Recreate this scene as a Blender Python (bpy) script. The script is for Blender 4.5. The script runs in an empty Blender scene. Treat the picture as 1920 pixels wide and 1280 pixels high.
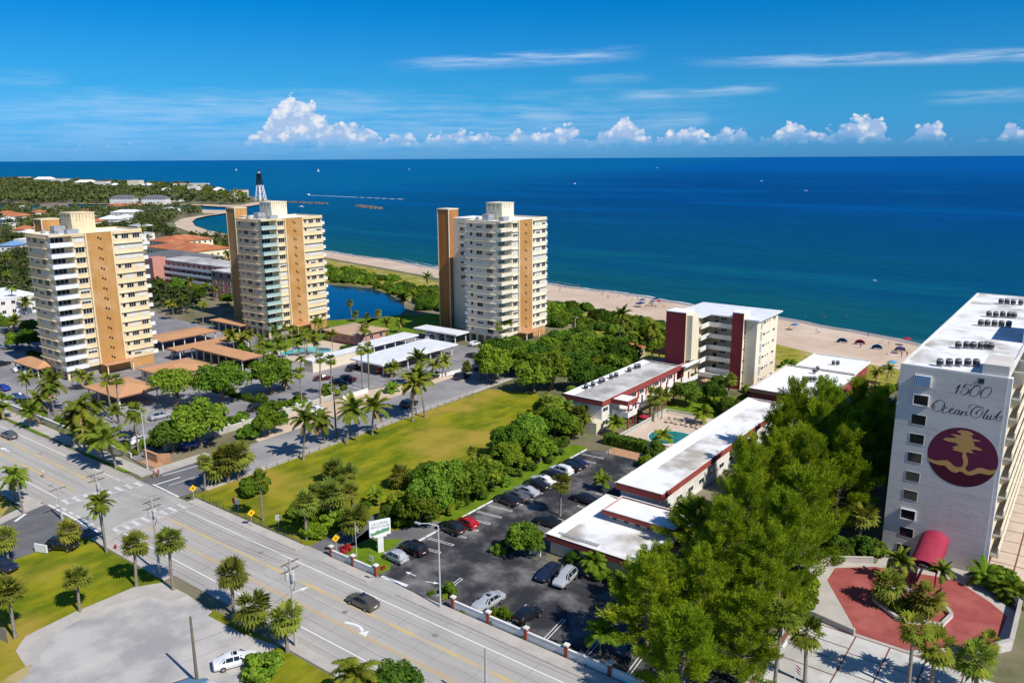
import bpy, math, random
import numpy as np
from mathutils import Vector, Matrix
R = math.radians
sc = bpy.context.scene
# ---------------------------------------------------------------- camera (X = south along the avenue, Y = east to the sea)
F_PX = 1493.0; CAM_H = 55.0; PITCH = math.atan(343/F_PX); ROLL = math.atan(11/1920); YAW = R(37)
cam = bpy.data.cameras.new('camera'); camo = bpy.data.objects.new('camera', cam)
sc.collection.objects.link(camo); sc.camera = camo
cam.sensor_width = 36; cam.lens = 36*F_PX/1920; cam.clip_start = 1; cam.clip_end = 400000
_r = Vector((math.cos(YAW), math.sin(YAW), 0)); _f = Vector((-math.sin(YAW), math.cos(YAW), 0))
_F = _f*math.cos(PITCH) + Vector((0, 0, -math.sin(PITCH))); _U = _r.cross(_F)
_r2 = _r*math.cos(ROLL) - _U*math.sin(ROLL); _U2 = _U*math.cos(ROLL) + _r*math.sin(ROLL)
camo.matrix_world = Matrix(((_r2.x, _U2.x, -_F.x, 0), (_r2.y, _U2.y, -_F.y, 0), (_r2.z, _U2.z, -_F.z, CAM_H), (0, 0, 0, 1)))
def ray(px, py):
    x = (px-960)/F_PX; y = (py-640)/F_PX
    return _F + _r2*x - _U2*y
def P(px, py, z=0.0):
    d = ray(px, py); t = (z-CAM_H)/d.z
    return (d.x*t, d.y*t)
def onwall(px, py, v0):
    d = ray(px, py); t = v0/d.y
    return (d.x*t, CAM_H + d.z*t)
# ---------------------------------------------------------------- world, sun, exposure
SUN_EL = R(46); SUN_AZ = R(-6.5)
sdir = Vector((math.cos(SUN_EL)*math.cos(SUN_AZ), math.cos(SUN_EL)*math.sin(SUN_AZ), math.sin(SUN_EL)))
sl = bpy.data.lights.new('sun', 'SUN'); sl.energy = 4.6; sl.angle = R(0.5); sl.color = (1.0, 0.95, 0.87)
so = bpy.data.objects.new('sun', sl); sc.collection.objects.link(so); so.rotation_euler = sdir.to_track_quat('Z', 'Y').to_euler()
so.location = (0, 0, 300)
sc.view_settings.view_transform = 'Standard'; sc.view_settings.look = 'None'; sc.view_settings.exposure = 0.12; sc.view_settings.gamma = 1
sc.cycles.max_bounces = 6; sc.cycles.diffuse_bounces = 3; sc.cycles.glossy_bounces = 2; sc.cycles.transmission_bounces = 3; sc.cycles.caustics_reflective = False; sc.cycles.caustics_refractive = False
class NT:
    def __init__(s, tree): s.t = tree; s.n = tree.nodes; s.l = tree.links
    def new(s, ty, **kw):
        n = s.n.new(ty)
        for k, v in kw.items(): setattr(n, k, v)
        return n
    def put(s, sock, v):
        if hasattr(v, 'is_output') or isinstance(v, bpy.types.NodeSocket): s.l.new(v, sock)
        else: sock.default_value = v
    def m(s, op, a, b=None, c=None, clamp=False):
        n = s.new('ShaderNodeMath', operation=op); n.use_clamp = clamp
        s.put(n.inputs[0], a)
        if b is not None: s.put(n.inputs[1], b)
        if c is not None: s.put(n.inputs[2], c)
        return n.outputs[0]
    def ss(s, x, lo, hi):
        n = s.new('ShaderNodeMapRange', interpolation_type='SMOOTHSTEP')
        s.put(n.inputs[0], x); s.put(n.inputs[1], lo); s.put(n.inputs[2], hi)
        return n.outputs[0]
    def mix(s, f, a, b):
        n = s.new('ShaderNodeMix', data_type='RGBA'); s.put(n.inputs[0], f)
        for i, v in ((6, a), (7, b)): s.put(n.inputs[i], (*v, 1) if isinstance(v, tuple) and len(v) == 3 else v)
        return n.outputs[2]
    def noise(s, vec, scale, detail=4, rough=.55, dist=0):
        n = s.new('ShaderNodeTexNoise'); s.put(n.inputs['Vector'], vec)
        n.inputs['Scale'].default_value = scale; n.inputs['Detail'].default_value = detail
        n.inputs['Roughness'].default_value = rough; n.inputs['Distortion'].default_value = dist
        return n.outputs['Fac']
    def comb(s, x, y, z=0.0):
        n = s.new('ShaderNodeCombineXYZ')
        for i, v in enumerate((x, y, z)): s.put(n.inputs[i], v)
        return n.outputs[0]
def azel(px, py):
    d = ray(px, py); h = Vector((d.x, d.y, 0))
    return math.atan2(h.dot(_r), h.dot(_f)), math.atan2(d.z, h.length)
w = bpy.data.worlds.new('World'); sc.world = w; w.use_nodes = True
T = NT(w.node_tree); T.n.clear()
out = T.new('ShaderNodeOutputWorld'); bg = T.new('ShaderNodeBackground'); T.l.new(bg.outputs[0], out.inputs[0])
sky = T.new('ShaderNodeTexSky', sky_type='NISHITA'); sky.sun_disc = False; sky.sun_elevation = SUN_EL
sky.sun_rotation = math.atan2(sdir.x, sdir.y); sky.altitude = 50; sky.air_density = 1.0; sky.dust_density = 0.25; sky.ozone_density = 3.0
tc = T.new('ShaderNodeTexCoord'); sx = T.new('ShaderNodeSeparateXYZ'); T.l.new(tc.outputs['Generated'], sx.inputs[0])
dx, dy, dz = sx.outputs
rr = T.m('ADD', T.m('MULTIPLY', dx, math.cos(YAW)), T.m('MULTIPLY', dy, math.sin(YAW)))
ff = T.m('ADD', T.m('MULTIPLY', dx, -math.sin(YAW)), T.m('MULTIPLY', dy, math.cos(YAW)))
AZ = T.m('ARCTAN2', rr, ff); EL = T.m('ARCSINE', dz)
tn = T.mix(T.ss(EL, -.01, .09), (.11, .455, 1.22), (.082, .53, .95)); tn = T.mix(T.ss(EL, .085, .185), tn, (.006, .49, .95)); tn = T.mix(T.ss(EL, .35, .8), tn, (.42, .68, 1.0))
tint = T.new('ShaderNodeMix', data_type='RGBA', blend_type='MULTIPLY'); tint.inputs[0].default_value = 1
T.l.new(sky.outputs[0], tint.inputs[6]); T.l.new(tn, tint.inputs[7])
cv = T.comb(T.m('MULTIPLY', AZ, 1.0), T.m('MULTIPLY', EL, 1.25), 0.0)
vo = T.new('ShaderNodeTexVoronoi', feature='F1'); T.l.new(cv, vo.inputs['Vector']); vo.inputs['Scale'].default_value = 75; vo.inputs['Detail'].default_value = 1.5; vo.inputs['Roughness'].default_value = .55; vor = vo.outputs['Distance']
n1 = T.noise(cv, 55, 8, .62); n2 = T.noise(cv, 150, 6, .6); n3 = T.noise(cv, 30, 5, .6)
SPAN = R(68)
prof = [(0,272),(120,272),(160,268),(190,272),(225,270),(250,274),(430,272),(450,266),(478,245),(500,232),(508,196),(518,192),(526,186),(552,176),(568,188),(586,187),(600,203),(618,224),(640,231),(655,228),(672,221),(686,234),(706,241),(722,262),
 (730,254),(750,242),(774,248),(786,264),(797,256),(830,245),(862,237),(882,244),(920,243),(942,254),(962,243),(1000,241),(1030,243),(1060,231),(1074,229),(1084,258),(1106,260),(1130,240),(1150,231),(1172,208),(1186,227),(1216,244),(1232,256),(1244,248),
 (1282,233),(1320,239),(1333,256),(1345,240),(1362,230),(1400,238),(1414,258),(1446,252),(1470,230),(1500,223),(1516,240),(1560,238),(1590,219),(1628,209),(1656,218),(1670,250),(1692,262),(1714,238),(1742,219),(1766,233),(1780,262),(1826,262),(1852,240),(1866,262),(1880,238),(1892,216),(1920,232)]
fc = T.new('ShaderNodeFloatCurve'); cu = fc.mapping.curves[0]
pts = []
for px, py in prof:
    a, e = azel(px, py); pts.append(((a/SPAN+.5), max(0.0, e/0.1)))
pts = [(0.0, pts[-1][1])] + pts + [(1.0, pts[0][1])]
while len(cu.points) < len(pts): cu.points.new(.5, .5)
for pt, (x, y) in zip(cu.points, pts): pt.location = (x, y); pt.handle_type = 'VECTOR'
fc.mapping.update()
azw = T.m('ADD', AZ, T.m('MULTIPLY', T.m('SUBTRACT', n1, .5), .016))
T.put(fc.inputs[1], T.m('FRACT', T.m('ADD', T.m('DIVIDE', azw, SPAN), .5)))
top = T.m('MULTIPLY', fc.outputs[0], .1)
elw = T.m('ADD', EL, T.m('MULTIPLY', T.m('SUBTRACT', n1, .5), .013))
elw = T.m('ADD', elw, T.m('MULTIPLY', T.m('SUBTRACT', n2, .5), .008))
elw = T.m('ADD', elw, T.m('MULTIPLY', T.m('SUBTRACT', vor, .68), .014))
CB = azel(960, 270)[1]
thick = T.m('SUBTRACT', top, elw)
d1 = T.ss(thick, 0.0, .0035)
basefade = T.ss(T.m('ADD', EL, T.m('MULTIPLY', T.m('SUBTRACT', n1, .5), .022)), CB-.006, CB+.014)
ero = T.ss(n3, .30, .48)
dens = T.m('MULTIPLY', T.m('MULTIPLY', d1, basefade), T.m('MULTIPLY_ADD', ero, .6, .38))
lit = T.m('MULTIPLY_ADD', T.m('SUBTRACT', T.m('MULTIPLY_ADD', vor, -.75, T.m('MULTIPLY_ADD', n1, .9, .30)), .30), 2.4, T.m('MULTIPLY_ADD', T.m('SUBTRACT', EL, CB), 14.0, .42), clamp=True)
ccol = T.mix(lit, (3.3, 4.7, 7.3), (8.2, 8.2, 8.3))
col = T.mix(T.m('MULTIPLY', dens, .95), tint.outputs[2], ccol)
# thin cirrus streaks
def streak(col, a, b, thk, strength):
    (a0, e0), (a1, e1) = azel(*a), azel(*b); L = a1-a0
    t = T.m('DIVIDE', T.m('SUBTRACT', AZ, a0), L)
    line = T.m('MULTIPLY_ADD', t, e1-e0, e0)
    sn = T.noise(T.comb(T.m('MULTIPLY', AZ, 14.0), T.m('MULTIPLY', EL, 160.0), a0*50), 1.0, 6, .6)
    off = T.m('DIVIDE', T.m('ABSOLUTE', T.m('SUBTRACT', EL, T.m('MULTIPLY_ADD', T.m('SUBTRACT', sn, .5), thk*.8, line))), thk)
    prof_ = T.m('MULTIPLY', T.ss(t, 0.0, .35), T.m('SUBTRACT', 1.0, T.ss(t, .75, 1.0)))
    dd = T.m('MULTIPLY', T.m('MULTIPLY', T.m('SUBTRACT', 1.0, T.ss(off, .0, 1.0)), prof_), T.m('MULTIPLY', T.ss(sn, .25, .75), strength*.8))
    return T.mix(dd, col, (6.2, 7.4, 9.0))
for a, b, th, st in (((700,124),(1230,98),.011,.75), ((1240,118),(2300,86),.009,.95), ((1110,184),(1480,164),.008,.7), ((1050,152),(1240,144),.008,.3), ((-150,205),(800,188),.022,.38), ((-700,240),(1500,225),.055,.34), ((960,215),(1080,214),.010,.35),
                     ((1700,188),(2100,168),.010,.5), ((-200,140),(150,150),.014,.3), ((1180,228),(1340,226),.012,.45)):
    col = streak(col, a, b, th, st)
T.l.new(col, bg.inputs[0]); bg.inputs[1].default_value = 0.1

# ---------------------------------------------------------------- helpers
C = sc.collection
rng = random.Random(7); nr = np.random.RandomState(11)
def tag(o, label=None, cat=None, group=None, kind=None):
    if label: o['label'] = label
    if cat: o['category'] = cat
    if group: o['group'] = group
    if kind: o['kind'] = kind
    return o
def thing(name, label, cat, loc=(0, 0, 0), rz=0, group=None):
    o = bpy.data.objects.new(name, None); o.empty_display_size = .3; C.objects.link(o)
    o.location = loc; o.rotation_euler = (0, 0, rz); return tag(o, label, cat, group)
def link(name, me, parent=None, loc=(0, 0, 0), rz=0, color=None):
    o = bpy.data.objects.new(name, me); C.objects.link(o); o.location = loc; o.rotation_euler = (0, 0, rz)
    if parent: o.parent = parent
    if color: o.color = (*color, 1)
    return o
class MB:
    def __init__(s): s.v = []; s.f = []; s.m = []
    def add(s, vs, fs, m=0):
        n = len(s.v); s.v += [tuple(p) for p in vs]
        for f in fs: s.f.append([i+n for i in f]); s.m.append(m)
        return s
    def box(s, x0, x1, y0, y1, z0, z1, m=0):
        x0, x1 = min(x0, x1), max(x0, x1); y0, y1 = min(y0, y1), max(y0, y1)
        return s.add([(x0,y0,z0),(x1,y0,z0),(x1,y1,z0),(x0,y1,z0),(x0,y0,z1),(x1,y0,z1),(x1,y1,z1),(x0,y1,z1)],
                     [(0,3,2,1),(4,5,6,7),(0,1,5,4),(1,2,6,5),(2,3,7,6),(3,0,4,7)], m)
    def prism(s, poly, z0, z1, m=0, mt=None):
        a = sum(poly[i][0]*poly[(i+1) % len(poly)][1]-poly[(i+1) % len(poly)][0]*poly[i][1] for i in range(len(poly)))
        if a < 0: poly = poly[::-1]
        n = len(poly)
        s.add([(x, y, z0) for x, y in poly]+[(x, y, z1) for x, y in poly], [tuple(range(n))[::-1]]+[(i, (i+1) % n, (i+1) % n+n, i+n) for i in range(n)], m)
        k = len(s.v); s.f.append(list(range(k-n, k))); s.m.append(m if mt is None else mt); return s
    def sheet(s, poly, z, m=0):
        a = sum(poly[i][0]*poly[(i+1) % len(poly)][1]-poly[(i+1) % len(poly)][0]*poly[i][1] for i in range(len(poly)))
        if a < 0: poly = poly[::-1]
        return s.add([(x, y, z) for x, y in poly], [tuple(range(len(poly)))], m)
    def path(s, pts, rad, n=6, m=0, cap=True):
        pts = [Vector(p) for p in pts]; base = len(s.v)
        for i, p in enumerate(pts):
            d = (pts[min(i+1, len(pts)-1)]-pts[max(i-1, 0)]).normalized()
            a = Vector((1, 0, 0)) if abs(d.x) < .8 else Vector((0, 1, 0))
            u = d.cross(a).normalized(); v = d.cross(u); r = rad[i] if hasattr(rad, '__len__') else rad
            for k in range(n):
                t = 2*math.pi*k/n; s.v.append(tuple(p+u*(r*math.cos(t))+v*(r*math.sin(t))))
        for i in range(len(pts)-1):
            for k in range(n):
                a = base+i*n+k; b = base+i*n+(k+1) % n
                s.f.append([a, b, b+n, a+n]); s.m.append(m)
        if cap:
            s.f.append([base+k for k in range(n)][::-1]); s.m.append(m)
            s.f.append([base+(len(pts)-1)*n+k for k in range(n)]); s.m.append(m)
        return s
    def lathe(s, prof, n=12, m=0, c=(0, 0)):
        base = len(s.v)
        for r, z in prof:
            for k in range(n):
                t = 2*math.pi*k/n; s.v.append((c[0]+r*math.cos(t), c[1]+r*math.sin(t), z))
        for i in range(len(prof)-1):
            for k in range(n):
                a = base+i*n+k; b = base+i*n+(k+1) % n; s.f.append([a, b, b+n, a+n]); s.m.append(m)
        s.f.append([base+k for k in range(n)][::-1]); s.m.append(m)
        s.f.append([base+(len(prof)-1)*n+k for k in range(n)]); s.m.append(m)
        return s
    def hip(s, x0, x1, y0, y1, z0, z1, m=0, over=.0, eave=.18):
        x0 -= over; x1 += over; y0 -= over; y1 += over; s.box(x0, x1, y0, y1, z0-eave, z0, m)
        w_ = min(x1-x0, y1-y0)/2
        if x1-x0 > y1-y0: r = [(x0+w_, (y0+y1)/2), (x1-w_, (y0+y1)/2)]
        else: r = [((x0+x1)/2, y0+w_), ((x0+x1)/2, y1-w_)]
        if abs(r[0][0]-r[1][0])+abs(r[0][1]-r[1][1]) < .2: r = [(r[0][0]-.1, r[0][1]), (r[0][0]+.1, r[0][1])]
        z0 += .004
        vs = [(x0,y0,z0),(x1,y0,z0),(x1,y1,z0),(x0,y1,z0),(*r[0],z1),(*r[1],z1)]
        fs = [(0,1,5,4),(1,2,5),(2,3,4,5),(3,0,4)] if x1-x0 > y1-y0 else [(0,1,4),(1,2,5,4),(2,3,5),(3,0,4,5)]
        return s.add(vs, fs, m)
    def mesh(s, name, mats, smooth=None):
        me = bpy.data.meshes.new(name); me.from_pydata(s.v, [], s.f)
        for m_ in (mats if isinstance(mats, (list, tuple)) else [mats]): me.materials.append(M[m_])
        if len(me.materials) > 1: me.polygons.foreach_set('material_index', s.m)
        if smooth is not None:
            me.polygons.foreach_set('use_smooth', [True]*len(me.polygons)); me.set_sharp_from_angle(angle=R(smooth))
        me.update(); return me
    def obj(s, name, mats, parent=None, loc=(0, 0, 0), rz=0, smooth=None):
        return link(name, s.mesh(name, mats, smooth), parent, loc, rz)
def copy_tree(o, parent=None):
    c = o.copy(); C.objects.link(c); c.parent = parent
    if parent: c.matrix_parent_inverse = o.matrix_parent_inverse
    if o.name not in KIDS: KIDS[o.name] = list(o.children)
    KIDS[c.name] = [copy_tree(ch, c) for ch in KIDS[o.name]]
    return c
KIDS = {}
def dup(o, loc, rz=0, label=None, scale=None, group=None):
    c = copy_tree(o); c.location = loc; c.rotation_euler = (0, 0, rz)
    if scale: c.scale = scale if hasattr(scale, '__len__') else (scale,)*3
    if label: c['label'] = label
    if group: c['group'] = group
    return c
# ---------------------------------------------------------------- materials
M = {}
def mat(name, c, c2=None, sc_=.5, rough=.85, spec=.25, bump=0, bsc=8, lo=.38, hi=.62, metal=0, detail=6, stretch=None, c3=None, sc3=.05, objcol=False, coat=0):
    m = bpy.data.materials.new(name); m.use_nodes = True; t = NT(m.node_tree); b = t.n['Principled BSDF']; M[name] = m
    b.inputs['Roughness'].default_value = rough; b.inputs['Specular IOR Level'].default_value = spec; b.inputs['Metallic'].default_value = metal
    if coat: b.inputs['Coat Weight'].default_value = coat; b.inputs['Coat Roughness'].default_value = .06
    col = (*c, 1); g = t.new('ShaderNodeNewGeometry'); pos = g.outputs['Position']
    if objcol: col = t.new('ShaderNodeObjectInfo').outputs['Color']
    if stretch:
        mp = t.new('ShaderNodeMapping'); mp.inputs['Scale'].default_value = stretch; t.l.new(pos, mp.inputs[0]); pos = mp.outputs[0]
    if c2: col = t.mix(t.ss(t.noise(pos, sc_, detail, .6), lo, hi), col, c2)
    if c3: col = t.mix(t.ss(t.noise(g.outputs['Position'], sc3, 4, .6), .45, .68), col, c3)
    t.put(b.inputs['Base Color'], col)
    if bump:
        bn = t.new('ShaderNodeBump'); bn.inputs['Strength'].default_value = bump; bn.inputs['Distance'].default_value = .1
        t.l.new(t.noise(g.outputs['Position'], bsc, 5, .6), bn.inputs['Height']); t.l.new(bn.outputs[0], b.inputs['Normal'])
    return m
def leafmat(name, a, b_, yel, trans=.35, sc_=.55, var=1.0):
    m = bpy.data.materials.new(name); m.use_nodes = True; t = NT(m.node_tree); t.n.clear(); M[name] = m
    o = t.new('ShaderNodeOutputMaterial'); g = t.new('ShaderNodeNewGeometry'); oi = t.new('ShaderNodeObjectInfo')
    n = t.noise(g.outputs['Position'], sc_, 4, .65)
    col = t.mix(t.ss(n, .36, .64), a, b_)
    n2_ = t.noise(g.outputs['Position'], 2.6, 3, .6)
    k = t.m('MULTIPLY', t.ss(n2_, .52, .72), t.m('MULTIPLY_ADD', oi.outputs['Random'], .6, .2))
    col = t.mix(k, col, yel)
    hsv = t.new('ShaderNodeHueSaturation'); t.l.new(col, hsv.inputs['Color'])
    t.put(hsv.inputs['Value'], t.m('MULTIPLY_ADD', oi.outputs['Random'], .62*var, .93-.31*var)); t.put(hsv.inputs['Hue'], t.m('MULTIPLY_ADD', t.m('FRACT', t.m('MULTIPLY', oi.outputs['Random'], 7.3)), .04*var, .493-.023*var)); hsv.inputs['Saturation'].default_value = 1.0
    d = t.new('ShaderNodeBsdfDiffuse'); tr = t.new('ShaderNodeBsdfTranslucent'); mx = t.new('ShaderNodeMixShader'); mx.inputs[0].default_value = trans
    t.l.new(hsv.outputs[0], d.inputs[0]); t.l.new(hsv.outputs[0], tr.inputs[0]); t.l.new(d.outputs[0], mx.inputs[1]); t.l.new(tr.outputs[0], mx.inputs[2])
    t.l.new(mx.outputs[0], o.inputs[0]); return m
mat('land', (.20,.17,.10), (.09,.11,.035), .12, c3=(.26,.22,.15), sc3=.03)
mat('grass', (.275,.262,.014), (.105,.150,.008), .30, bump=.9, bsc=2.2, spec=.04, c3=(.36,.265,.045), sc3=.055, stretch=(1.0,.45,1), detail=9, lo=.32, hi=.66)
mat('lawn', (.15,.23,.014), (.105,.175,.012), .4, spec=.05, bump=.4, bsc=4)
mat('drygrass', (.34,.29,.045), (.20,.21,.022), .3, spec=.05, bump=.5, bsc=3, c3=(.44,.35,.16), sc3=.12)
mat('sand', (.60,.455,.33), (.54,.40,.285), .15, bump=.3, bsc=1.2, c3=(.66,.52,.39), sc3=.05)
mat('wetsand', (.36,.28,.20), (.42,.32,.23), .1, rough=.35, spec=.5)
mat('foam', (.85,.87,.87), (.55,.66,.66), .5)
mat('concrete', (.42,.40,.365), (.36,.345,.315), .25, bump=.15, bsc=6, c3=(.47,.445,.40), sc3=.06)
mat('sidewalk', (.50,.455,.40), (.43,.40,.36), .4, bump=.15, bsc=6)
mat('roadconc', (.455,.425,.385), (.385,.362,.33), .5, bump=.12, bsc=9, stretch=(.06,1.6,1), c3=(.37,.345,.315), sc3=.09)
mat('asphalt', (.165,.16,.165), (.125,.122,.128), .2, bump=.2, bsc=10, c3=(.22,.215,.21), sc3=.07)
mat('lotgrey', (.275,.262,.265), (.205,.197,.205), .13, bump=.15, bsc=8, c3=(.34,.32,.305), sc3=.05)
mat('blacktop', (.032,.032,.036), (.23,.22,.21), .17, bump=.2, bsc=10, lo=.40, hi=.72, detail=9)
mat('streetgrey', (.29,.28,.275), (.235,.228,.226), .2, bump=.2, bsc=10, c3=(.35,.335,.32), sc3=.07)
mat('gravel', (.49,.465,.435), (.33,.32,.31), .16, bump=.3, bsc=7, c3=(.55,.51,.45), sc3=.09, detail=9)
mat('deck', (.62,.50,.38), (.56,.45,.35), .5)
mat('redplaza', (.355,.085,.072), (.30,.07,.06), .5, bump=.1, bsc=7, c3=(.40,.115,.095), sc3=.2)
mat('slab', (.58,.565,.53), (.48,.465,.43), .35, bump=.1, bsc=6, c3=(.42,.40,.36), sc3=.16)
mat('joint', (.20,.075,.055))
mat('white_paint', (.80,.80,.78), (.62,.61,.58), 1.5, lo=.5, hi=.75)
mat('faded_paint', (.66,.64,.61), (.46,.44,.415), 1.2, lo=.42, hi=.7)
mat('seam', (.20,.19,.18), (.27,.255,.24), .5)
mat('yellow_paint', (.62,.40,.07), (.56,.42,.20), .8)
mat('pale_yellow', (.60,.44,.18), (.47,.40,.28), .25, lo=.35, hi=.6)
mat('kerb', (.50,.47,.42), (.40,.375,.34), .8)
mat('white_wall', (.80,.785,.74), (.72,.70,.655), .5, c3=(.66,.63,.57), sc3=.2)
mat('cream', (.77,.615,.375), (.70,.555,.34), .35, stretch=(1,1,.25), c3=(.78,.65,.43), sc3=.1)
mat('creamwhite', (.80,.715,.535), (.75,.665,.50), .35, c3=(.78,.68,.48), sc3=.1)
mat('orange_stucco', (.52,.27,.085), (.46,.235,.075), .5, stretch=(1,1,.12), c3=(.56,.33,.15), sc3=.12)
mat('brown_stucco', (.43,.185,.055), (.37,.155,.048), .5, stretch=(1,1,.12))
mat('balcony_white', (.82,.81,.78), (.74,.73,.70), .8)
mat('stain', (.20,.16,.10), (.45,.36,.20), 2)
mat('roofwhite', (.83,.83,.82), (.70,.69,.665), .22, lo=.46, hi=.72, c3=(.40,.36,.30), sc3=.11)
mat('roofclean', (.86,.86,.855), (.80,.80,.79), .3)
mat('roofgrey', (.52,.505,.475), (.33,.31,.28), .18, c3=(.66,.65,.62), sc3=.11)
mat('tan_roof', (.58,.31,.155), (.53,.275,.135), .3, bump=.2, bsc=5)
mat('tan_roof2', (.52,.36,.25), (.47,.32,.22), .3, bump=.2, bsc=5)
mat('tile_roof', (.50,.165,.07), (.40,.125,.055), .6, bump=.5, bsc=4, c3=(.55,.23,.11), sc3=.15)
mat('brown_roof', (.30,.16,.11), (.25,.13,.09), .5)
mat('grey_roof', (.17,.165,.17), (.135,.13,.14), .5, bump=.2)
mat('metal_white', (.82,.825,.83), (.74,.745,.75), .4, rough=.5, spec=.4)
mat('maroon', (.235,.035,.045), (.20,.03,.038), .4)
mat('redtrim', (.33,.070,.058), (.29,.058,.05), .5)
mat('pink', (.58,.27,.21), (.52,.24,.19), .4)
mat('stone_lilac', (.68,.625,.56), (.60,.55,.50), .55, stretch=(.22,1,1.6), bump=.18, bsc=1.6, c3=(.70,.645,.58), sc3=.13)
mat('medallion', (.150,.022,.055)); mat('medallion_dark', (.085,.010,.024)); mat('gold', (.66,.36,.13), (.60,.36,.10), 1.0)
mat('letter', (.065,.016,.032))
mat('awning', (.37,.036,.070), (.33,.03,.06), .8, rough=.6)
mat('glass', (.012,.016,.022), rough=.08, spec=.6)
mat('tint_glass', (.03,.14,.14), (.05,.19,.18), .8, rough=.1, spec=.6)
mat('rail_glass', (.36,.50,.44), (.42,.55,.48), .8, rough=.15, spec=.5)
mat('frame', (.72,.71,.68)); mat('blind', (.70,.68,.62), (.62,.60,.55), 1)
mat('dark', (.02,.02,.022)); mat('greybrown_shade', (.33,.29,.24)); mat('grey_metal', (.34,.35,.36), rough=.45, metal=.5, spec=.5)  # grey-brown: shade of recessed ground floors put into colour; fence and house plain
mat('ac_metal', (.36,.37,.38), (.28,.29,.30), 2, rough=.5, spec=.4); mat('ac_dark', (.045,.047,.05))
mat('galv', (.50,.50,.49), rough=.5, spec=.4); mat('wood_pole', (.20,.155,.115), (.15,.115,.085), 3); mat('concpole', (.46,.45,.42), (.40,.39,.37), 2)
mat('brick', (.36,.10,.065), (.29,.08,.05), 6, bump=.4, bsc=12)
mat('paint', (1,1,1), rough=.28, spec=.5, objcol=True, coat=.8)
mat('carglass', (.012,.018,.022), rough=.05, spec=.8); mat('tyre', (.018,.018,.018)); mat('rim', (.42,.43,.44), rough=.3, metal=.8)
mat('taillight', (.35,.012,.012), rough=.2); mat('headlight', (.75,.76,.76), rough=.1, spec=.8); mat('plate', (.75,.75,.72))
mat('bark', (.22,.175,.135), (.15,.12,.09), 3, bump=.5, bsc=9); mat('palmtrunk', (.29,.245,.20), (.21,.175,.14), 4, bump=.4, bsc=6)
mat('deadfrond', (.36,.245,.10), (.27,.17,.07), 2)
mat('sign_yellow', (.80,.48,.01)); mat('sign_white', (.80,.80,.78)); mat('sign_green', (.16,.30,.10)); mat('sign_teal', (.10,.28,.28)); mat('black', (.012,.012,.014))
mat('signgrey', (.42,.43,.44), rough=.4); mat('hydrant', (.42,.03,.02)); mat('orange', (.50,.29,.165), (.44,.24,.13), 1.5); mat('thatch', (.50,.34,.19), (.40,.26,.14), 2)
mat('blue_fabric', (.015,.13,.38)); mat('red_fabric', (.36,.02,.045)); mat('teal_fabric', (.06,.34,.52)); mat('canvas', (.78,.78,.76)); mat('navy_fabric', (.02,.045,.14))
mat('bluetarp', (.17,.33,.55), (.15,.29,.49), .6); mat('skin', (.42,.25,.17)); mat('cloth', (.5,.5,.5), objcol=True)
mat('lightcream', (.74,.66,.50), (.69,.61,.46), .5); mat('rock', (.20,.175,.14), (.12,.11,.09), .3, bump=.6, bsc=1); mat('boat', (.85,.85,.85))
mat('iron_black', (.015,.016,.02)); mat('iron_white', (.78,.78,.76)); mat('wood_deck', (.30,.22,.16), (.24,.18,.13), 2)
leafmat('leaf', (.085,.185,.018), (.21,.345,.034), (.40,.39,.055))
leafmat('leaf_dark', (.055,.130,.018), (.125,.230,.027), (.22,.27,.045))
leafmat('leaf_bright', (.115,.220,.016), (.22,.33,.030), (.38,.36,.045))
leafmat('leaf_sabal', (.165,.225,.036), (.29,.33,.050), (.52,.42,.07))
leafmat('leaf_coco', (.130,.205,.024), (.25,.31,.036), (.55,.43,.055))
leafmat('leaf_pine', (.175,.29,.016), (.375,.495,.026), (.50,.52,.035), trans=.5, sc_=.4, var=.4)
leafmat('leaf_far', (.050,.095,.030), (.135,.175,.055), (.28,.26,.11), trans=.25, sc_=.035)
def watermat(name, build, rough=.12, bsc=.35, bstr=.4, spec=.35):
    m = bpy.data.materials.new(name); m.use_nodes = True; t = NT(m.node_tree); b = t.n['Principled BSDF']; M[name] = m
    g = t.new('ShaderNodeNewGeometry'); t.put(b.inputs['Base Color'], build(t, g.outputs['Position'])); b.inputs['Roughness'].default_value = rough
    b.inputs['IOR'].default_value = 1.33; b.inputs['Specular IOR Level'].default_value = spec
    mp = t.new('ShaderNodeMapping'); mp.inputs['Rotation'].default_value = (0, 0, R(-12)); mp.inputs['Scale'].default_value = (.35, 1, 1); t.l.new(g.outputs['Position'], mp.inputs[0])
    h = t.m('ADD', t.noise(mp.outputs[0], bsc, 5, .6), t.m('MULTIPLY', t.noise(mp.outputs[0], bsc*.12, 3, .5), 2.0))
    if name == 'sea':
        wv = t.new('ShaderNodeTexWave', wave_type='BANDS', bands_direction='Y'); wv.inputs['Scale'].default_value = .045; wv.inputs['Distortion'].default_value = 9; wv.inputs['Detail'].default_value = 4; wv.inputs['Detail Scale'].default_value = 1.6; t.l.new(mp.outputs[0], wv.inputs[0])
        h = t.m('ADD', h, t.m('MULTIPLY', wv.outputs['Fac'], .9))
    bn = t.new('ShaderNodeBump'); bn.inputs['Strength'].default_value = bstr; bn.inputs['Distance'].default_value = .8
    t.l.new(h, bn.inputs['Height']); t.l.new(bn.outputs[0], b.inputs['Normal'])
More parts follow.
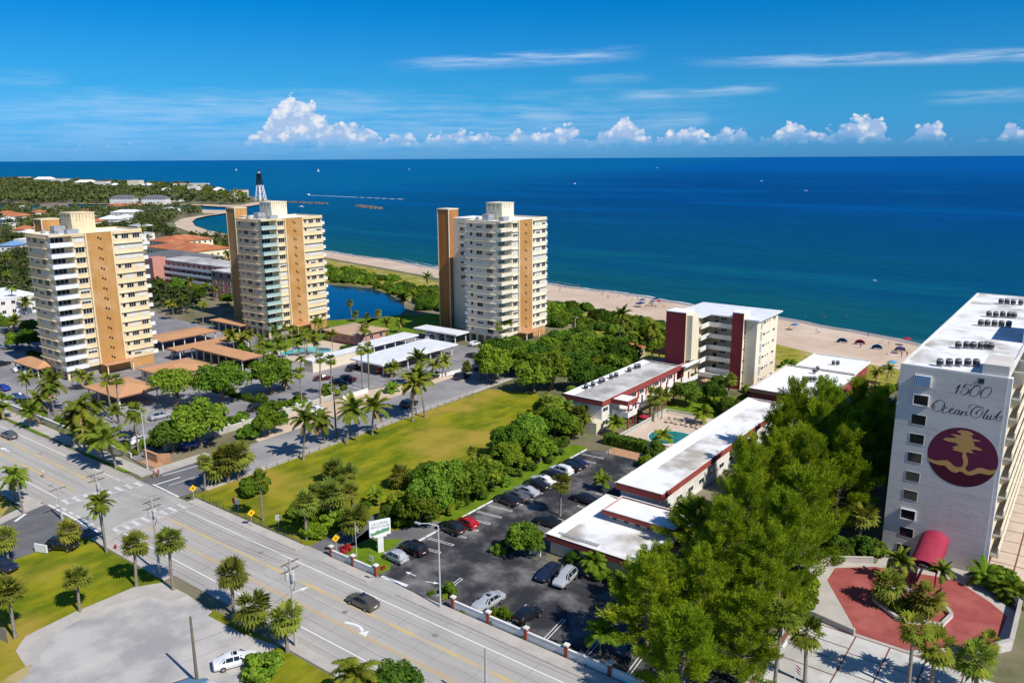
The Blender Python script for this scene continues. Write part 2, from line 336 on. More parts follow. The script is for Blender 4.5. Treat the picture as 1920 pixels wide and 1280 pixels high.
def sea(t, pos):
    s_ = t.new('ShaderNodeSeparateXYZ'); t.l.new(pos, s_.inputs[0]); u, v = s_.outputs[0], s_.outputs[1]
    # distance off the beach: shore runs v = 262 - .165*(u+43)
    d = t.m('SUBTRACT', v, t.m('MULTIPLY_ADD', u, -.165, 255.0))
    mp = t.new('ShaderNodeMapping'); mp.inputs['Scale'].default_value = (.25, 1, 1); mp.inputs['Rotation'].default_value = (0, 0, R(-10)); t.l.new(pos, mp.inputs[0])
    n = t.noise(mp.outputs[0], .02, 5, .6); dd = t.m('ADD', d, t.m('MULTIPLY', t.m('SUBTRACT', n, .5), 70.0))
    c = t.mix(t.ss(dd, 0.0, 26.0), (.060,.200,.175), (.005,.095,.115))
    c = t.mix(t.ss(dd, 18.0, 105.0), c, (.0012,.070,.160))
    c = t.mix(t.ss(dd, 150.0, 700.0), c, (.0003,.058,.20)); c = t.mix(t.ss(dd, 900.0, 4000.0), c, (.0002,.100,.35))
    c = t.mix(t.ss(t.noise(mp.outputs[0], .006, 4, .6), .47, .62), c, t.mix(t.ss(d, 60., 500.), (.002,.075,.120), (.0004,.078,.26)))
    band = t.m('MULTIPLY', t.m('SUBTRACT', 1.0, t.ss(t.m('ABSOLUTE', t.m('SUBTRACT', dd, 115.0)), 0.0, 38.0)), t.ss(t.noise(mp.outputs[0], .03, 4, .6), .35, .6)); c = t.mix(t.m('MULTIPLY', band, .6), c, (.004,.115,.165))
    # clear turquoise shoals round the northern point
    north = t.m('MULTIPLY', t.ss(t.m('ADD', u, t.m('MULTIPLY', v, .35)), -150.0, -1100.0), t.m('SUBTRACT', 1.0, t.m('MULTIPLY', t.ss(v, 900.0, 6000.0), .35)))
    c = t.mix(t.m('MULTIPLY', north, .75), c, (.001,.140,.300))
    rip = t.ss(t.noise(mp.outputs[0], .16, 7, .7), .44, .62); c = t.mix(t.m('MULTIPLY', rip, .30), c, (.001,.040,.085))  # shading of ripple faces put into the water colour as darker flecks
    streaks = t.ss(t.noise(mp.outputs[0], .05, 6, .65), .5, .72)
    return t.mix(t.m('MULTIPLY', streaks, .4), c, (.002,.088,.200))
watermat('sea', sea, rough=.30, bsc=.22, bstr=.6, spec=.06)
_t = NT(M['sea'].node_tree); _b = _t.n['Principled BSDF']; _d = _t.new('ShaderNodeBsdfDiffuse'); _g = _t.new('ShaderNodeBsdfGlossy'); _g.inputs['Roughness'].default_value = .25; _m = _t.new('ShaderNodeMixShader'); _m.inputs[0].default_value = .035
_t.l.new(_b.inputs['Base Color'].links[0].from_socket, _d.inputs[0])
for _s in (_d, _g): _t.l.new(_b.inputs['Normal'].links[0].from_socket, _s.inputs['Normal'])
_t.l.new(_d.outputs[0], _m.inputs[1]); _t.l.new(_g.outputs[0], _m.inputs[2]); _t.l.new(_m.outputs[0], _t.n['Material Output'].inputs[0]); _t.n.remove(_b)
watermat('lagoon', lambda t, p: t.mix(t.ss(t.noise(p, .03, 3), .4, .6), (.002,.020,.060), (.002,.032,.095)), rough=.06, bsc=.5, bstr=.05, spec=.5)
watermat('poolwater', lambda t, p: t.mix(t.ss(t.noise(p, .5, 3), .4, .6), (.03,.42,.46), (.06,.50,.52)), rough=.05, bsc=2, bstr=.1, spec=.5)
watermat('poolgreen', lambda t, p: t.mix(t.ss(t.noise(p, .5, 3), .4, .6), (.01,.16,.16), (.01,.22,.22)), rough=.05, bsc=2, bstr=.1, spec=.5)
# ================================================================ THE SETTING
def ground(name, poly, z, m, kind='structure', parent=None):
    o = MB().sheet(poly, z).obj(name, m, parent)
    if not parent: tag(o, kind=kind)
    return o
def rect(u0, u1, v0, v1): return [(u0, v0), (u1, v0), (u1, v1), (u0, v1)]
SEA = -1.4
ground('ocean', [(-150000, -4000), (150000, -4000), (150000, 200000), (-150000, 200000)], SEA, 'sea')
dune = [(600, 150), (100, 192), (-40, 230), (-63, 233), (-79, 241), (-120, 249), (-157, 261), (-200, 268), (-261, 286), (-355, 306), (-450, 322), (-536, 344)]
shore = [(600, 205), (100, 235), (-20, 258), (-43.6, 264), (-58, 272), (-72, 276), (-90, 281.5), (-128, 288.5), (-170, 297), (-200, 299.5), (-278, 310), (-338, 323), (-378, 327), (-450, 340), (-536, 357)]
bay = [(-578, 366), (-630, 386), (-677, 412), (-712, 438), (-737, 466), (-752, 494), (-800, 531)]
south = dune + bay + [(-835, 522), (-900, 482), (-995, 437), (-1087, 409), (-1300, 330), (-2600, 250), (-2600, -3000), (600, -3000)]
ground('terrain', south, 0, 'land')
head = [(-5000, 150), (-2600, 330), (-1204, 454), (-1114, 490), (-947, 566), (-870, 566), (-838, 578), (-880, 640), (-925, 690), (-973, 712), (-1130, 781), (-1562, 987), (-2322, 1042), (-2624, 1050), (-5000, 1400)]
ground('headland', head, 0, 'land')
def strip(name, rows, m, n=160, smooth=True):
    us = np.linspace(400, -536, n); mb = MB(); vs = []
    for pl, off, z in rows:
        p = np.array(pl)[::-1]; vs.append([(u, np.interp(u, p[:, 0], p[:, 1])+off+ .9*math.sin(u*.11)*(z < -.5)+.6*math.sin(u*.37+1)*(z < -.5), z) for u in us])
    for r in vs: mb.v += r
    for i in range(len(vs)-1):
        for k in range(n-1): a = i*n+k; mb.f.append([a, a+1, a+1+n, a+n]); mb.m.append(0)
    return tag(mb.obj(name, m, smooth=40), kind='structure')
strip('beach_sand', [(dune, -6, .02), (dune, 3, .05), (shore, -7, -.9), (shore, -2.5, -1.25)], 'sand')
strip('wet_sand', [(shore, -3.2, -1.19), (shore, 2, SEA+.03), (shore, 14, -3)], 'wetsand')
def foam(name, off, wid, u0, u1, seed, z):
    r_ = random.Random(seed); mb = MB(); p = np.array(shore)[::-1]; us = np.arange(u0, u1, 1.5); prev = None
    for u in us:
        v = np.interp(u, p[:, 0], p[:, 1])+off+.9*math.sin(u*.11)+.6*math.sin(u*.37+1)
        w_ = wid*(.35+r_.random())*(.6+.4*math.sin(u*.05+seed))
        cur = [(u, v-w_*.5, z), (u, v+w_*.5, z)]
        if prev: mb.add(prev+cur, [(0, 2, 3, 1)])
        prev = cur
    return tag(mb.obj(name, 'foam'), kind='structure')
foam('surf_foam', 1.6, 1.5, -536, -95, 3, SEA+.05); foam('surf_foam', 1.0, .8, -95, 60, 5, SEA+.05); foam('surf_foam', 6.5, .7, -330, -190, 9, SEA+.05)
# bay beach, sand spit and inlet bank
def offs(pl, d):
    o = []
    for i, p in enumerate(pl):
        a = np.array(pl[max(i-1, 0)]); b = np.array(pl[min(i+1, len(pl)-1)]); t = (b-a)/np.hypot(*(b-a)); o.append((p[0]-t[1]*d[i], p[1]+t[0]*d[i]))
    return o
bl = [(-500, 346), (-536, 356)] + bay
ground('bay_beach', bl + offs(bl, [10, 13, 15, 15, 15, 13, 10, 7, 5])[::-1], .06, 'sand')
ground('bay_beach', [(-752, 498), (-800, 531), (-835, 522), (-850, 512), (-815, 508), (-775, 486)], .08, 'sand')
hs_ = [(-1114, 492), (-1020, 534), (-947, 568), (-870, 568), (-838, 580), (-880, 640), (-925, 690), (-940, 690), (-910, 640), (-872, 598), (-950, 578), (-1110, 497)]
ground('point_beach', hs_, .06, 'sand')
ground('lagoon', [(-290, 214), (-285, 232), (-270, 236), (-257, 238), (-240, 232), (-222, 222), (-208, 210), (-203, 202), (-206, 194), (-216, 181), (-235, 181), (-262, 190), (-290, 200)], .03, 'lagoon')
ground('dune_grass', [(-536, 330), (-355, 296), (-262, 276), (-215, 256), (-205, 240), (-222, 226), (-262, 242), (-300, 238), (-420, 250), (-536, 300)], .03, 'drygrass')
ground('dune_grass', [(-150, 252), (-120, 244), (-80, 236), (-62, 228), (-40, 224), (-38, 205), (-62, 196), (-66, 200), (-100, 205), (-150, 225)], .03, 'drygrass')
ground('lawn', [(-216, 180), (-205, 194), (-202, 202), (-190, 214), (-165, 215), (-150, 209), (-172, 194), (-178, 176), (-200, 172), (-206, 140), (-194, 140), (-190, 158), (-196, 170), (-216, 176)], .02, 'lawn')
ground('lawn', rect(-141, -122, 209, 216), .02, 'lawn'); ground('lawn', rect(-206, -200, 112, 116), .03, 'lawn')
ground('vacant_field', [(-118.2, 67.5), (-90, 67.5), (-88, 80), (-80, 96), (-90, 112), (-95, 130), (-100, 146), (-106, 150), (-117.5, 146)], .02, 'grass')
ground('verge', [(-90, 67.2), (-88.5, 90), (-78, 96), (-78, 68)], .024, 'grass')
ground('corner_lawn', [(-119, 20), (-60, 20), (-60, 49.2), (-119, 49.2)], .02, 'grass')
ground('corner_lawn', [(-140, 10), (-240, 10), (-240, 49), (-140, 48), (-134.6, 44), (-134.6, 30)], .02, 'drygrass')
ground('gravel_lot', [(-96.8, 45), (-95.2, 48.2), (-93.5, 48.9), (-90.4, 49.2), (-84, 48.9), (-83.6, 48.0), (-77, 48.2), (-71.2, 49.2), (-71.5, 46), (-69.5, 43), (-66, 42), (-60, 38), (-60, 20.2), (-89, 20.2), (-90.5, 30.7), (-94, 31.2), (-96.2, 33), (-96.8, 38.5)], .04, 'gravel')
ground('lot_fringe', [(-97.6, 46), (-95.6, 49.0), (-90, 49.25), (-90, 47), (-94, 46), (-95.6, 42), (-95.2, 35), (-92.5, 32.2), (-90, 31.2), (-91, 30), (-95, 30.6), (-97.2, 32.6), (-97.8, 38.5)], .043, 'sidewalk')
ground('dirt_verge', [(-89, 20.4), (-86.5, 20.4), (-89, 29.5), (-91, 30.5)], .045, 'drygrass')
ground('car_park', [(-260, 70), (-141.5, 70), (-141.5, 128), (-132.5, 150), (-132, 178), (-178, 178), (-178, 134), (-194, 134), (-194, 118), (-340, 118), (-340, 70)], .03, 'lotgrey')
ground('car_park', rect(-345, -205, 114, 150), .026, 'lotgrey')
ground('sand_verge', [(-141.5, 92), (-131.5, 90), (-131.5, 150), (-133, 150), (-141, 128)], .035, 'sand')
lc_lot = ground('condo_car_park', [(-76, 67.2), (-26, 67.2), (-26, 84), (-57.5, 84), (-59.5, 87), (-59.5, 127), (-72.5, 127), (-76, 124)], .04, 'blacktop')
ground('access_drive', [(-88, 65.6), (-83.4, 65.6), (-82.5, 76), (-79, 84), (-76, 86), (-76, 78), (-78, 75), (-80, 72), (-82, 69), (-83, 69), (-83, 90), (-88, 86)], .036, 'asphalt')
ground('grass_verge', [(-78.5, 78.5), (-76.2, 78.5), (-76.2, 126), (-80, 126)], .03, 'lawn')
ground('entry_lawn', [(-82.4, 67.6), (-73.8, 67.6), (-73.6, 69.6), (-75.0, 71.0), (-77.4, 72.2), (-78.5, 77), (-82.5, 74)], .05, 'lawn')
ground('paved_apron', rect(-72.5, -62, 125.6, 129), .05, 'orange'); 
ground('pool_terrace', [(-74.2, 131), (-60, 131), (-60, 157), (-74, 156)], .03, 'deck')
ground('courtyard_lawn', [(-76, 156), (-58, 158), (-58, 172), (-76, 178)], .02, 'lawn')
ground('pool_terrace', [(-193, 136), (-172, 136), (-172, 158), (-193, 158)], .032, 'deck')
ground('picnic_ground', rect(-125, -92, 178, 205), .02, 'drygrass')
# roads
road = ground('avenue', rect(-900, 300, 50.9, 65.4), .05, 'roadconc')
side = ground('beach_street', [(-131.5, 65.5), (-119.4, 65.5), (-119.4, 174), (-131.5, 174)], .046, 'streetgrey')
ground('street_mouth', [(-131.5, 65.45), (-119.4, 65.45), (-119.4, 80), (-131.5, 84)], .05, 'asphalt')
ground('painted_hatch', [P(888, 673), P(907, 654), P(936, 672), P(900, 678)], .045, 'pink')
sidew = ground('west_street', [(-134.6, 50.8), (-133.5, 46), (-131.5, 41), (-131.5, -60), (-118.5, -60), (-118.5, 44), (-117.6, 49), (-116.8, 50.8)], .044, 'asphalt')
ground('intersection', rect(-129.8, -117.6, 51.2, 65.2), .054, 'concrete')
def pave(name, u0, u1, v0, v1, m='sidewalk', step=1.8, z=.16, along='u'):
    base = MB().box(u0, u1, v0, v1, 0, z-.03).obj(name, 'kerb'); tag(base, kind='structure')
    n = max(1, int(round(((u1-u0) if along == 'u' else (v1-v0))/step))); me = None
    L = ((u1-u0) if along == 'u' else (v1-v0))/n; W_ = (v1-v0) if along == 'u' else (u1-u0)
    mb = MB()
    if along == 'u': mb.box(-L/2+.02, L/2-.02, -W_/2+.02, W_/2-.02, 0, .03)
    else: mb.box(-W_/2+.02, W_/2-.02, -L/2+.02, L/2-.02, 0, .03)
    me = mb.mesh('paving_slab', m)
    for i in range(n):
        link('paving_slab', me, base, (u0+(i+.5)*L if along == 'u' else (u0+u1)/2, (v0+v1)/2 if along == 'u' else v0+(i+.5)*L, z-.03+.0015*(i % 3)))
    return base
pave('pavement', -116.5, -88.4, 65.4, 66.9); pave('pavement', -83.2, -73.6, 65.4, 66.8); pave('pavement', -68.2, -20, 65.4, 67.0)
for u0, u1 in ((-73.6, -68.2), (-88.4, -83.2)): tag(MB().box(u0, u1, 65.4, 67.2, 0, .07).obj('driveway', 'concrete'), kind='structure')
pave('pavement', -215, -133, 66.4, 68.9); pave('pavement', -134.6, -131.6, 69, 80, along='v')
pave('pavement', -116, -96, 49.3, 50.8); pave('pavement', -72, -40, 49.4, 50.8); pave('pavement', -200, -136, 48.2, 50.7)
pave('pavement', -119.4, -118.1, 70, 172, along='v')
MBk = MB(); MBk.box(-130.6, -128.6, 65.5, 69, 0, .12)
# kerb strips with grass between kerb and pavement north of the corner
for u0, u1 in ((-205, -190), (-186, -171), (-153, -138)): ground('kerbside_lawn', [(u0, 65.6), (u1, 65.6), (u1+2, 66.4), (u0, 66.4)], .17, 'lawn')
for u0, u1 in ((-215, -133.5), (-116.5, -88.4), (-83.2, -73.6), (-68.2, -20)): tag(MB().box(u0, u1, 65.15, 65.42, 0, .15).obj('kerb', 'kerb'), kind='structure')
for u0, u1 in ((-200, -136), (-116, -96), (-72, -40)): tag(MB().box(u0, u1, 50.72, 50.95, 0, .15).obj('kerb', 'kerb'), kind='structure')
crv = [(-134.6+.02, 50.8), (-133.6, 46.2), (-131.6, 41), (-131.6, 10), (-133.4, 10), (-133.4, 40), (-135.6, 46), (-137, 50.2)]
tag(MB().prism(crv, 0, .14).obj('kerb', 'sidewalk'), kind='structure')
# markings
ZM = .062
def mark(name, poly, m='white_paint', z=ZM, parent=road): return MB().sheet(poly, z).obj(name, m, parent)
def bar(a, b, w_, m='white_paint', z=ZM, parent=road, name='lane_line'):
    a = np.array(a, float); b = np.array(b, float); t = (b-a)/np.hypot(*(b-a)); n = np.array([-t[1], t[0]])*w_/2
    return mark(name, [tuple(a-n), tuple(b-n), tuple(b+n), tuple(a+n)], m, z, parent)
for u0, u1 in ((-114, 150), (-600, -134.5)):
    bar((u0, 63.3), (u1, 63.3), .16); bar((u0, 53.3), (u1, 53.3), .16)
    bar((u0, 60.1), (u1, 60.1), .55, 'pale_yellow'); pass
for u0, u1 in ((-98, 150),):
    bar((u0, 56.30), (u1, 56.30), .13, 'yellow_paint'); bar((u0, 56.62), (u1, 56.62), .13, 'yellow_paint')
bar((-113, 56.5), (-98, 56.4), .55, 'pale_yellow'); bar((-600, 56.4), (-136, 56.4), .55, 'pale_yellow')
for v_ in (51.7, 54.9, 58.25, 61.7, 64.5):
    for u0, u1 in ((-114, 120), (-400, -136)): bar((u0, v_), (u1, v_+.02), .07, 'seam', ZM-.006, name='road_seam')
for k in range(26): u_ = -113+k*4.9+rng.uniform(-1, 1); bar((u_, 51.2), (u_+rng.uniform(-.3, .3), 65.1), .05, 'seam', ZM-.004, name='road_joint')
for u_, v_ in ((-70.5, 58.6), (-92, 61.9), (-142, 55), (-104, 57.4), (-58, 61.6), (-160, 61)): MB().lathe([(.38, 0), (.36, .01)], 14, 0, (u_, v_)).obj('manhole_cover', 'seam', road, (0, 0, ZM))
for (x, y, a, b, rz) in ((520, 1075, 3.4, 1.1, .1), (240, 905, 2.6, 1.4, .2), (800, 1200, 4.2, 1.0, 0), (130, 860, 3, 1.2, 0)):
    u_, v_ = P(x, y); mark('road_patch', [(u_-a, v_-b), (u_+a, v_-b*.9), (u_+a*.95, v_+b), (u_-a, v_+b*.95)], 'concrete', ZM-.007)
def crosswalk(a, b, wid):
    a = np.array(a, float); b = np.array(b, float); L = np.hypot(*(b-a)); t = (b-a)/L
    for s_ in (-1, 1): bar(a+np.array([s_*wid/2, 0]), b+np.array([s_*wid/2, 0]), .18, 'faded_paint', name='crosswalk_line')
    n = int(L/1.45)
    for i in range(n):
        c = a+t*(L*(i+.5)/n); mark('crosswalk_bar', [(c[0]-wid/2+.15, c[1]-.32), (c[0]+wid/2-.15, c[1]-.32+.0), (c[0]+wid/2-.15, c[1]+.32), (c[0]-wid/2+.15, c[1]+.32)], 'faded_paint', z=ZM+.003)
crosswalk((-133.2, 52.6), (-130.0, 65.2), 2.6); crosswalk((-115.8, 52.3), (-115.9, 64.6), 2.4)
bar((-128.2, 65.9), (-119.6, 65.6), .3, parent=side, z=.064); bar((-125.4, 67.2), (-125.0, 79), .14, parent=side, z=.062); bar((-130.4, 69), (-129.6, 77), .25, parent=side, z=.062); bar((-127.6, 66.2),(-127.3,70.5),.3,parent=side,z=.062)
bar((-134, 51.2), (-117.2, 51.1), .3, z=.066, name='stop_line')
for i in range(7): bar((-133.0+i*2.3, 51.9), (-131.8+i*2.3, 51.9), .22, z=.066, name='guide_dash')
bar((-133.4, 47.4), (-131.8, 45.2), .5, parent=sidew, z=.056)
def arrow(u, v, rz, s=1.0, turn=False, parent=road, z=ZM+.004):
    mb = MB()
    if turn:
        pts = [(1.5, .0), (.6, .05), (.0, .25), (-.5, .75)]
        for a, b in zip(pts, pts[1:]): 
            t = np.array(b)-np.array(a); n = np.array([-t[1], t[0]])/np.hypot(*t)*.13; mb.add([(a[0]-n[0],a[1]-n[1],0),(b[0]-n[0],b[1]-n[1],0),(b[0]+n[0],b[1]+n[1],0),(a[0]+n[0],a[1]+n[1],0)], [(0,1,2,3)])
        mb.add([(-.95,.55,.001),(-.25,1.05,.001),(-1.05,1.35,.001)], [(0,1,2)])
    else: mb.add([(-1.2,-.09,0),(.3,-.09,0),(.3,.09,0),(-1.2,.09,0),(.3,-.4,0),(1.3,0,0),(.3,.4,0)], [(0,1,2,3),(4,5,6)])
    o = mb.obj('turn_arrow' if turn else 'arrow', 'white_paint', parent, (u, v, z), rz); o.scale = (s,)*3
arrow(*P(*(678, 1172)), R(200), 1.5, True); arrow(*P(560, 1107), R(75), 1.1)
arrow(*P(771, 1076), R(180), .8, parent=lc_lot, z=.055); arrow(*P(810, 1092), R(20), .8, parent=lc_lot, z=.055); arrow(*P(10, 843), R(180), 1.5); 
# condo car park stalls: hairpin lines
def hairpin(a, b, gap=.42):
    a = np.array(a, float); b = np.array(b, float); t = (b-a)/np.hypot(*(b-a)); n = np.array([-t[1], t[0]])*gap/2
    bar(a+n, b+n, .1, parent=lc_lot, z=.052, name='stall_line'); bar(a-n, b-n, .1, parent=lc_lot, z=.052, name='stall_line'); bar(b+n*1.1, b-n*1.1, .1, parent=lc_lot, z=.054, name='stall_line')
for i in range(17): v = 76.6+i*2.85; hairpin((-75.6, v), (-71.2, v+.5))
for i in range(8): u = -63.6+i*5.5; hairpin((u, 68.2), (u-.5, 73.4))
for i in range(6): hairpin((-59.8, 90+i*6), (-63.8, 90.2+i*6))
bar((-73.2, 67.45), (-68.6, 67.75), .55, parent=lc_lot, z=.054, name='stop_line')
for i in range(20): MB().box(-76.25, -76.0, 77+i*2.4, 79.2+i*2.4, .03, .17).obj('wheel_stop', 'white_paint', lc_lot)
lot2 = [o for o in C.objects if o.name.startswith('car_park')][0]
for i in range(14): bar((-168+i*2.6, 130.5), (-168+i*2.6, 126.3), .1, parent=lot2, z=.042, name='stall_line')
for i in range(12): bar((-146.0, 131+i*3), (-141.8, 131+i*3), .1, parent=lot2, z=.042, name='stall_line')
for i in range(20): bar((-222+i*2.8, 74.5), (-222+i*2.8, 79), .1, parent=lot2, z=.042, name='stall_line')
for i in range(16): bar((-215+i*2.8, 98), (-215+i*2.8, 102.5), .1, parent=lot2, z=.042, name='stall_line')
# 1500 forecourt: red plaza, parking deck of concrete panels, side drive
ground('forecourt', [(-26.8, 107), (-20.4, 110.6), (-20.4, 115.7), (-8.3, 115.7), (-6, 110), (-3.4, 107.8), (-3.4, 98.5), (-4.6, 97.2), (-12, 90.8), (-24.6, 90.8), (-26.2, 96), (-28, 100)], .04, 'sidewalk')
ground('red_plaza', [(-24.6, 106), (-20.3, 109.6), (-13.3, 111.6), (-10.6, 112), (-6.4, 108.6), (-4.3, 106.2), (-4.7, 98.9), (-12.6, 91.5), (-18.2, 91.5), (-19.2, 93.4), (-24.5, 102)], .06, 'redplaza')
pdk = tag(MB().box(-25, -3, 40, 90.9, .0, .10).obj('parking_deck', 'joint'), kind='structure')
cols = [-24.6, -18.05, -14.35, -10.6, -6.8, -3.2]
for ci in range(5):
    vs_ = [90.7-(3.0 if ci == 0 else 3.9)*k for k in range(17 if ci == 0 else 13)]
    for b_, a_ in zip(vs_, vs_[1:]):
        MB().box(cols[ci]+.09, cols[ci+1]-.09, a_+.09, b_-.09, .08, .16).obj('concrete_panel', 'slab', pdk)
for k in range(12): MB().box(-24.3, -24.1, 60.8+k*3+.5-8, 62.4+k*3-8+.4, .16, .30).obj('wheel_stop', 'white_paint', pdk)
drv = tag(MB().box(-8.0, -1.2, 116.6, 190, 0, .05).obj('side_drive', 'joint'), kind='structure')
for k in range(18): 
    MB().box(-7.8, -5.0, 117+k*4, 120.8+k*4, .04, .10).obj('concrete_panel', 'deck', drv); MB().box(-4.8, -1.4, 117+k*4, 120.8+k*4, .04, .10).obj('concrete_panel', 'deck', drv)
ground('rear_yard', rect(-1.2, 30, 70, 190), .02, 'concrete')
# pools
def pool(name, poly, m, label):
    t = thing(name, label, 'pool', (0, 0, 0)); cx = sum(p[0] for p in poly)/len(poly); cy = sum(p[1] for p in poly)/len(poly)
    MB().prism([(cx+(x-cx)*1.07, cy+(y-cy)*1.07) for x, y in poly], 0, .09).obj('coping', 'white_wall', t)
    MB().sheet(poly, .11).obj('water', m, t)
def blob(cx, cy, a, b, rot=0, n=20, wob=.15):
    o = []
    for i in range(n):
        t = 2*math.pi*i/n; r = 1+wob*math.sin(2*t+.6)+wob*.6*math.sin(3*t); x, y = a*r*math.cos(t), b*r*math.sin(t)
        o.append((cx+x*math.cos(rot)-y*math.sin(rot), cy+x*math.sin(rot)+y*math.cos(rot)))
    return o
pool('swimming_pool', blob(-185.6, 145.6, 4.6, 7.6, R(-18)), 'poolwater', 'turquoise kidney shaped swimming pool among palms below the tan pool house')
pool('swimming_pool', blob(-66.2, 140.6, 4.0, 4.4, 0, wob=.1), 'poolgreen', 'small dark teal pool in the condo courtyard beside the long white roof')
# ================================================================ BUILDINGS
S90 = R(90)
_wc = {}
def winmesh(w_, h_, panes=2, kind='glass', fr=.07, proud=.07):
    k = (w_, h_, panes, kind, fr, proud)
    if k in _wc: return _wc[k]
    mb = MB(); a = w_/2; b = h_/2
    mb.box(-a, a, -proud, .02, -b-fr, -b, 0); mb.box(-a, a, -proud, .02, b, b+fr, 0); mb.box(-a-fr, -a, -proud, .02, -b-fr, b+fr, 0); mb.box(a, a+fr, -proud, .02, -b-fr, b+fr, 0)
    mb.box(-a, a, -.03, .01, -b, b, 1)
    for i in range(1, panes): x = -a+w_*i/panes; mb.box(x-.03, x+.03, -proud*.8, -.03, -b, b, 0)
    if kind == 'half': mb.box(-a+.02, a-.02, -.045, -.031, -.05, b, 2)
    _wc[k] = mb.mesh('window', ['frame', 'glass' if kind in ('glass', 'half') else kind, 'blind']); return _wc[k]
def win(parent, me, x, y, z, south=False, rz=None, name='window'): return link(name, me, parent, (x, y, z), rz if rz is not None else (S90 if south else 0))
def balc(du, dv, h, m, thick=.12, slab='balcony_white'):
    # open tray, origin at its inner lower corner, running du along x and dv along y
    mb = MB(); mb.box(0, du, 0, dv, 0, .16, 1); x0, x1 = min(0, du), max(0, du); y0, y1 = min(0, dv), max(0, dv)
    mb.box(x0, x1, y0, y0+thick, .16, h, 0); mb.box(x0, x1, y1-thick, y1, .16, h, 0); mb.box(x0, x0+thick, y0+thick, y1-thick, .16, h, 0); mb.box(x1-thick, x1, y0+thick, y1-thick, .16, h, 0)
    return mb.mesh('balcony', [m, slab])
def tower(u, v, label, wall, panel, slabm, pent, bal, door, seed):
    r_ = random.Random(seed); t = thing('apartment_tower', label, 'tower', (u, v, 0), 0, 'twin style apartment towers by the lagoon'); H = 36.75; G = 2.7; FP = 2.617
    MB().prism([(-13, 0), (-1.6, 0), (-1.6, 5.4), (0, 5.4), (0, 23.5), (-13, 23.5)], G, H-.05).obj('wall', wall, t)
    MB().box(-29.8, -13.01, 13, 23.4, 0, H-.4).obj('north_wing', wall, t)
    sl_ = MB().box(-34.6, -29.81, 11.2, 16, 0, 39).obj('stair_shaft', slabm, t)
    MB().box(-34.7, -34.45, 11.1, 11.35, 0, 39.05).box(-30.0, -29.75, 11.1, 11.35, 0, 39.05).box(-34.75, -29.7, 11.05, 16.05, 38.95, 39.25).obj('corner_trim', wall, sl_)
    rf = MB().box(-12.7, -.3, .3, 23.2, H-.05, H+.02).obj('roof', 'roofclean', t)
    MB().box(-13.1, .12, -.1, .25, H-.06, H+.45).box(-13.1, .12, 23.25, 23.6, H-.06, H+.45).box(-13.1, -12.75, .25, 23.25, H-.06, H+.45).box(-.25, .12, .25, 23.25, H-.06, H+.45).obj('parapet', wall, rf)
    MB().box(-29.7, -13.1, 13.1, 23.3, H-.4, H-.3).obj('wing_roof', 'roofclean', t)
    ph = MB().box(-12, -6, 8.5, 14.5, H, 41.7).obj('penthouse', pent, t); MB().box(-12.1, -5.9, 8.4, 14.6, 41.7, 41.95).obj('cap', pent, ph)
    for i in range(7):
        y = 8.9+i*.85; h = r_.uniform(.5, 1.9); MB().box(-5.985, -5.98, y, y+.16, 41.5-h, 41.6).obj('stain', 'stain', ph)
    for i in range(3): MB().box(-11+i*1.7, -10.7+i*1.7, 8.478, 8.482, 39.9, 41.5).obj('stain', 'stain', ph)
    for b_ in ((-11, -8.5, 5.2, 8.0, 1.9), (-5.2, -3.5, 6, 9, 1.2), (-12, -11.2, 3.4, 4.2, 1.1)): MB().box(b_[0], b_[1], b_[2], b_[3], H, H+b_[4]).obj('roof_plant', 'ac_metal', t)
    rl = MB()
    for k in range(9): rl.box(-6.0+k*.6, -5.95+k*.6, 2.8, 2.85, H, H+1.1)
    rl.box(-6, -1.2, 2.8, 2.86, H+1.05, H+1.12).box(-6, -1.2, 2.8, 2.86, H+.55, H+.6).obj('roof_railing', 'ac_dark', t)
    pn = MB().box(.002, .45, 8.75, 15.05, 3.1, H+.3).obj('stair_panel', panel, t)
    MB().box(.002, .55, 8.35, 8.74, 2.9, H+.35).box(.002, .55, 15.06, 15.45, 2.9, H+.35).box(.002, .55, 8.74, 15.06, H+.3, H+.36).obj('pilaster', wall, pn)
    # ground floor
    MB().box(-11.4, -1.6, 1.8, 22.5, 0, G-.003).obj('lobby', 'greybrown_shade', t)
    MB().box(-1.2, -.2, 9, 23.3, .0, G-.004).obj('plinth', panel, t)
    for k in range(6):
        MB().box(-12.8, -12.2, .4+k*4.4, 1.0+k*4.4, 0, G-.002).obj('column', wall, t)
        if k < 4: MB().box(-10+k*3, -9.4+k*3, .3, .9, 0, G-.002).obj('column', wall, t)
    cn = MB().box(.46, 3.2, 8.4, 16.4, 2.75, 3.05).obj('entrance_canopy', 'tan_roof', t); MB().box(2.6, 2.9, 8.9, 9.2, 0, 2.74).obj('post', wall, cn); MB().box(2.6, 2.9, 15.6, 15.9, 0, 2.74).obj('post', wall, cn)
    w1 = winmesh(.75, .95, 1); w2 = [winmesh(2.1, 1.15, 2), winmesh(2.1, 1.15, 2, 'half'), winmesh(2.1, 1.15, 2, 'blind')]; w3 = [winmesh(1.8, 1.15, 3), winmesh(1.8, 1.15, 3, 'half'), winmesh(1.8, 1.15, 3, 'blind')]
    wm = [winmesh(2.2, 1.2, 3), winmesh(2.2, 1.2, 3, 'half'), winmesh(2.2, 1.2, 3, 'blind')]; sq = MB().box(-.21, .21, -.02, .02, -.27, .27).mesh('window', 'glass'); dr = winmesh(3.0, 2.0, 3, door, .06); strip_ = winmesh(6.4, 1.1, 5, 'blind')
    b1 = balc(1.95, 5.6, 1.05, bal); b2 = balc(-5.2, 1.6, 1.0, 'balcony_white'); b3 = balc(-2.4, 4.2, 1.0, 'balcony_white')
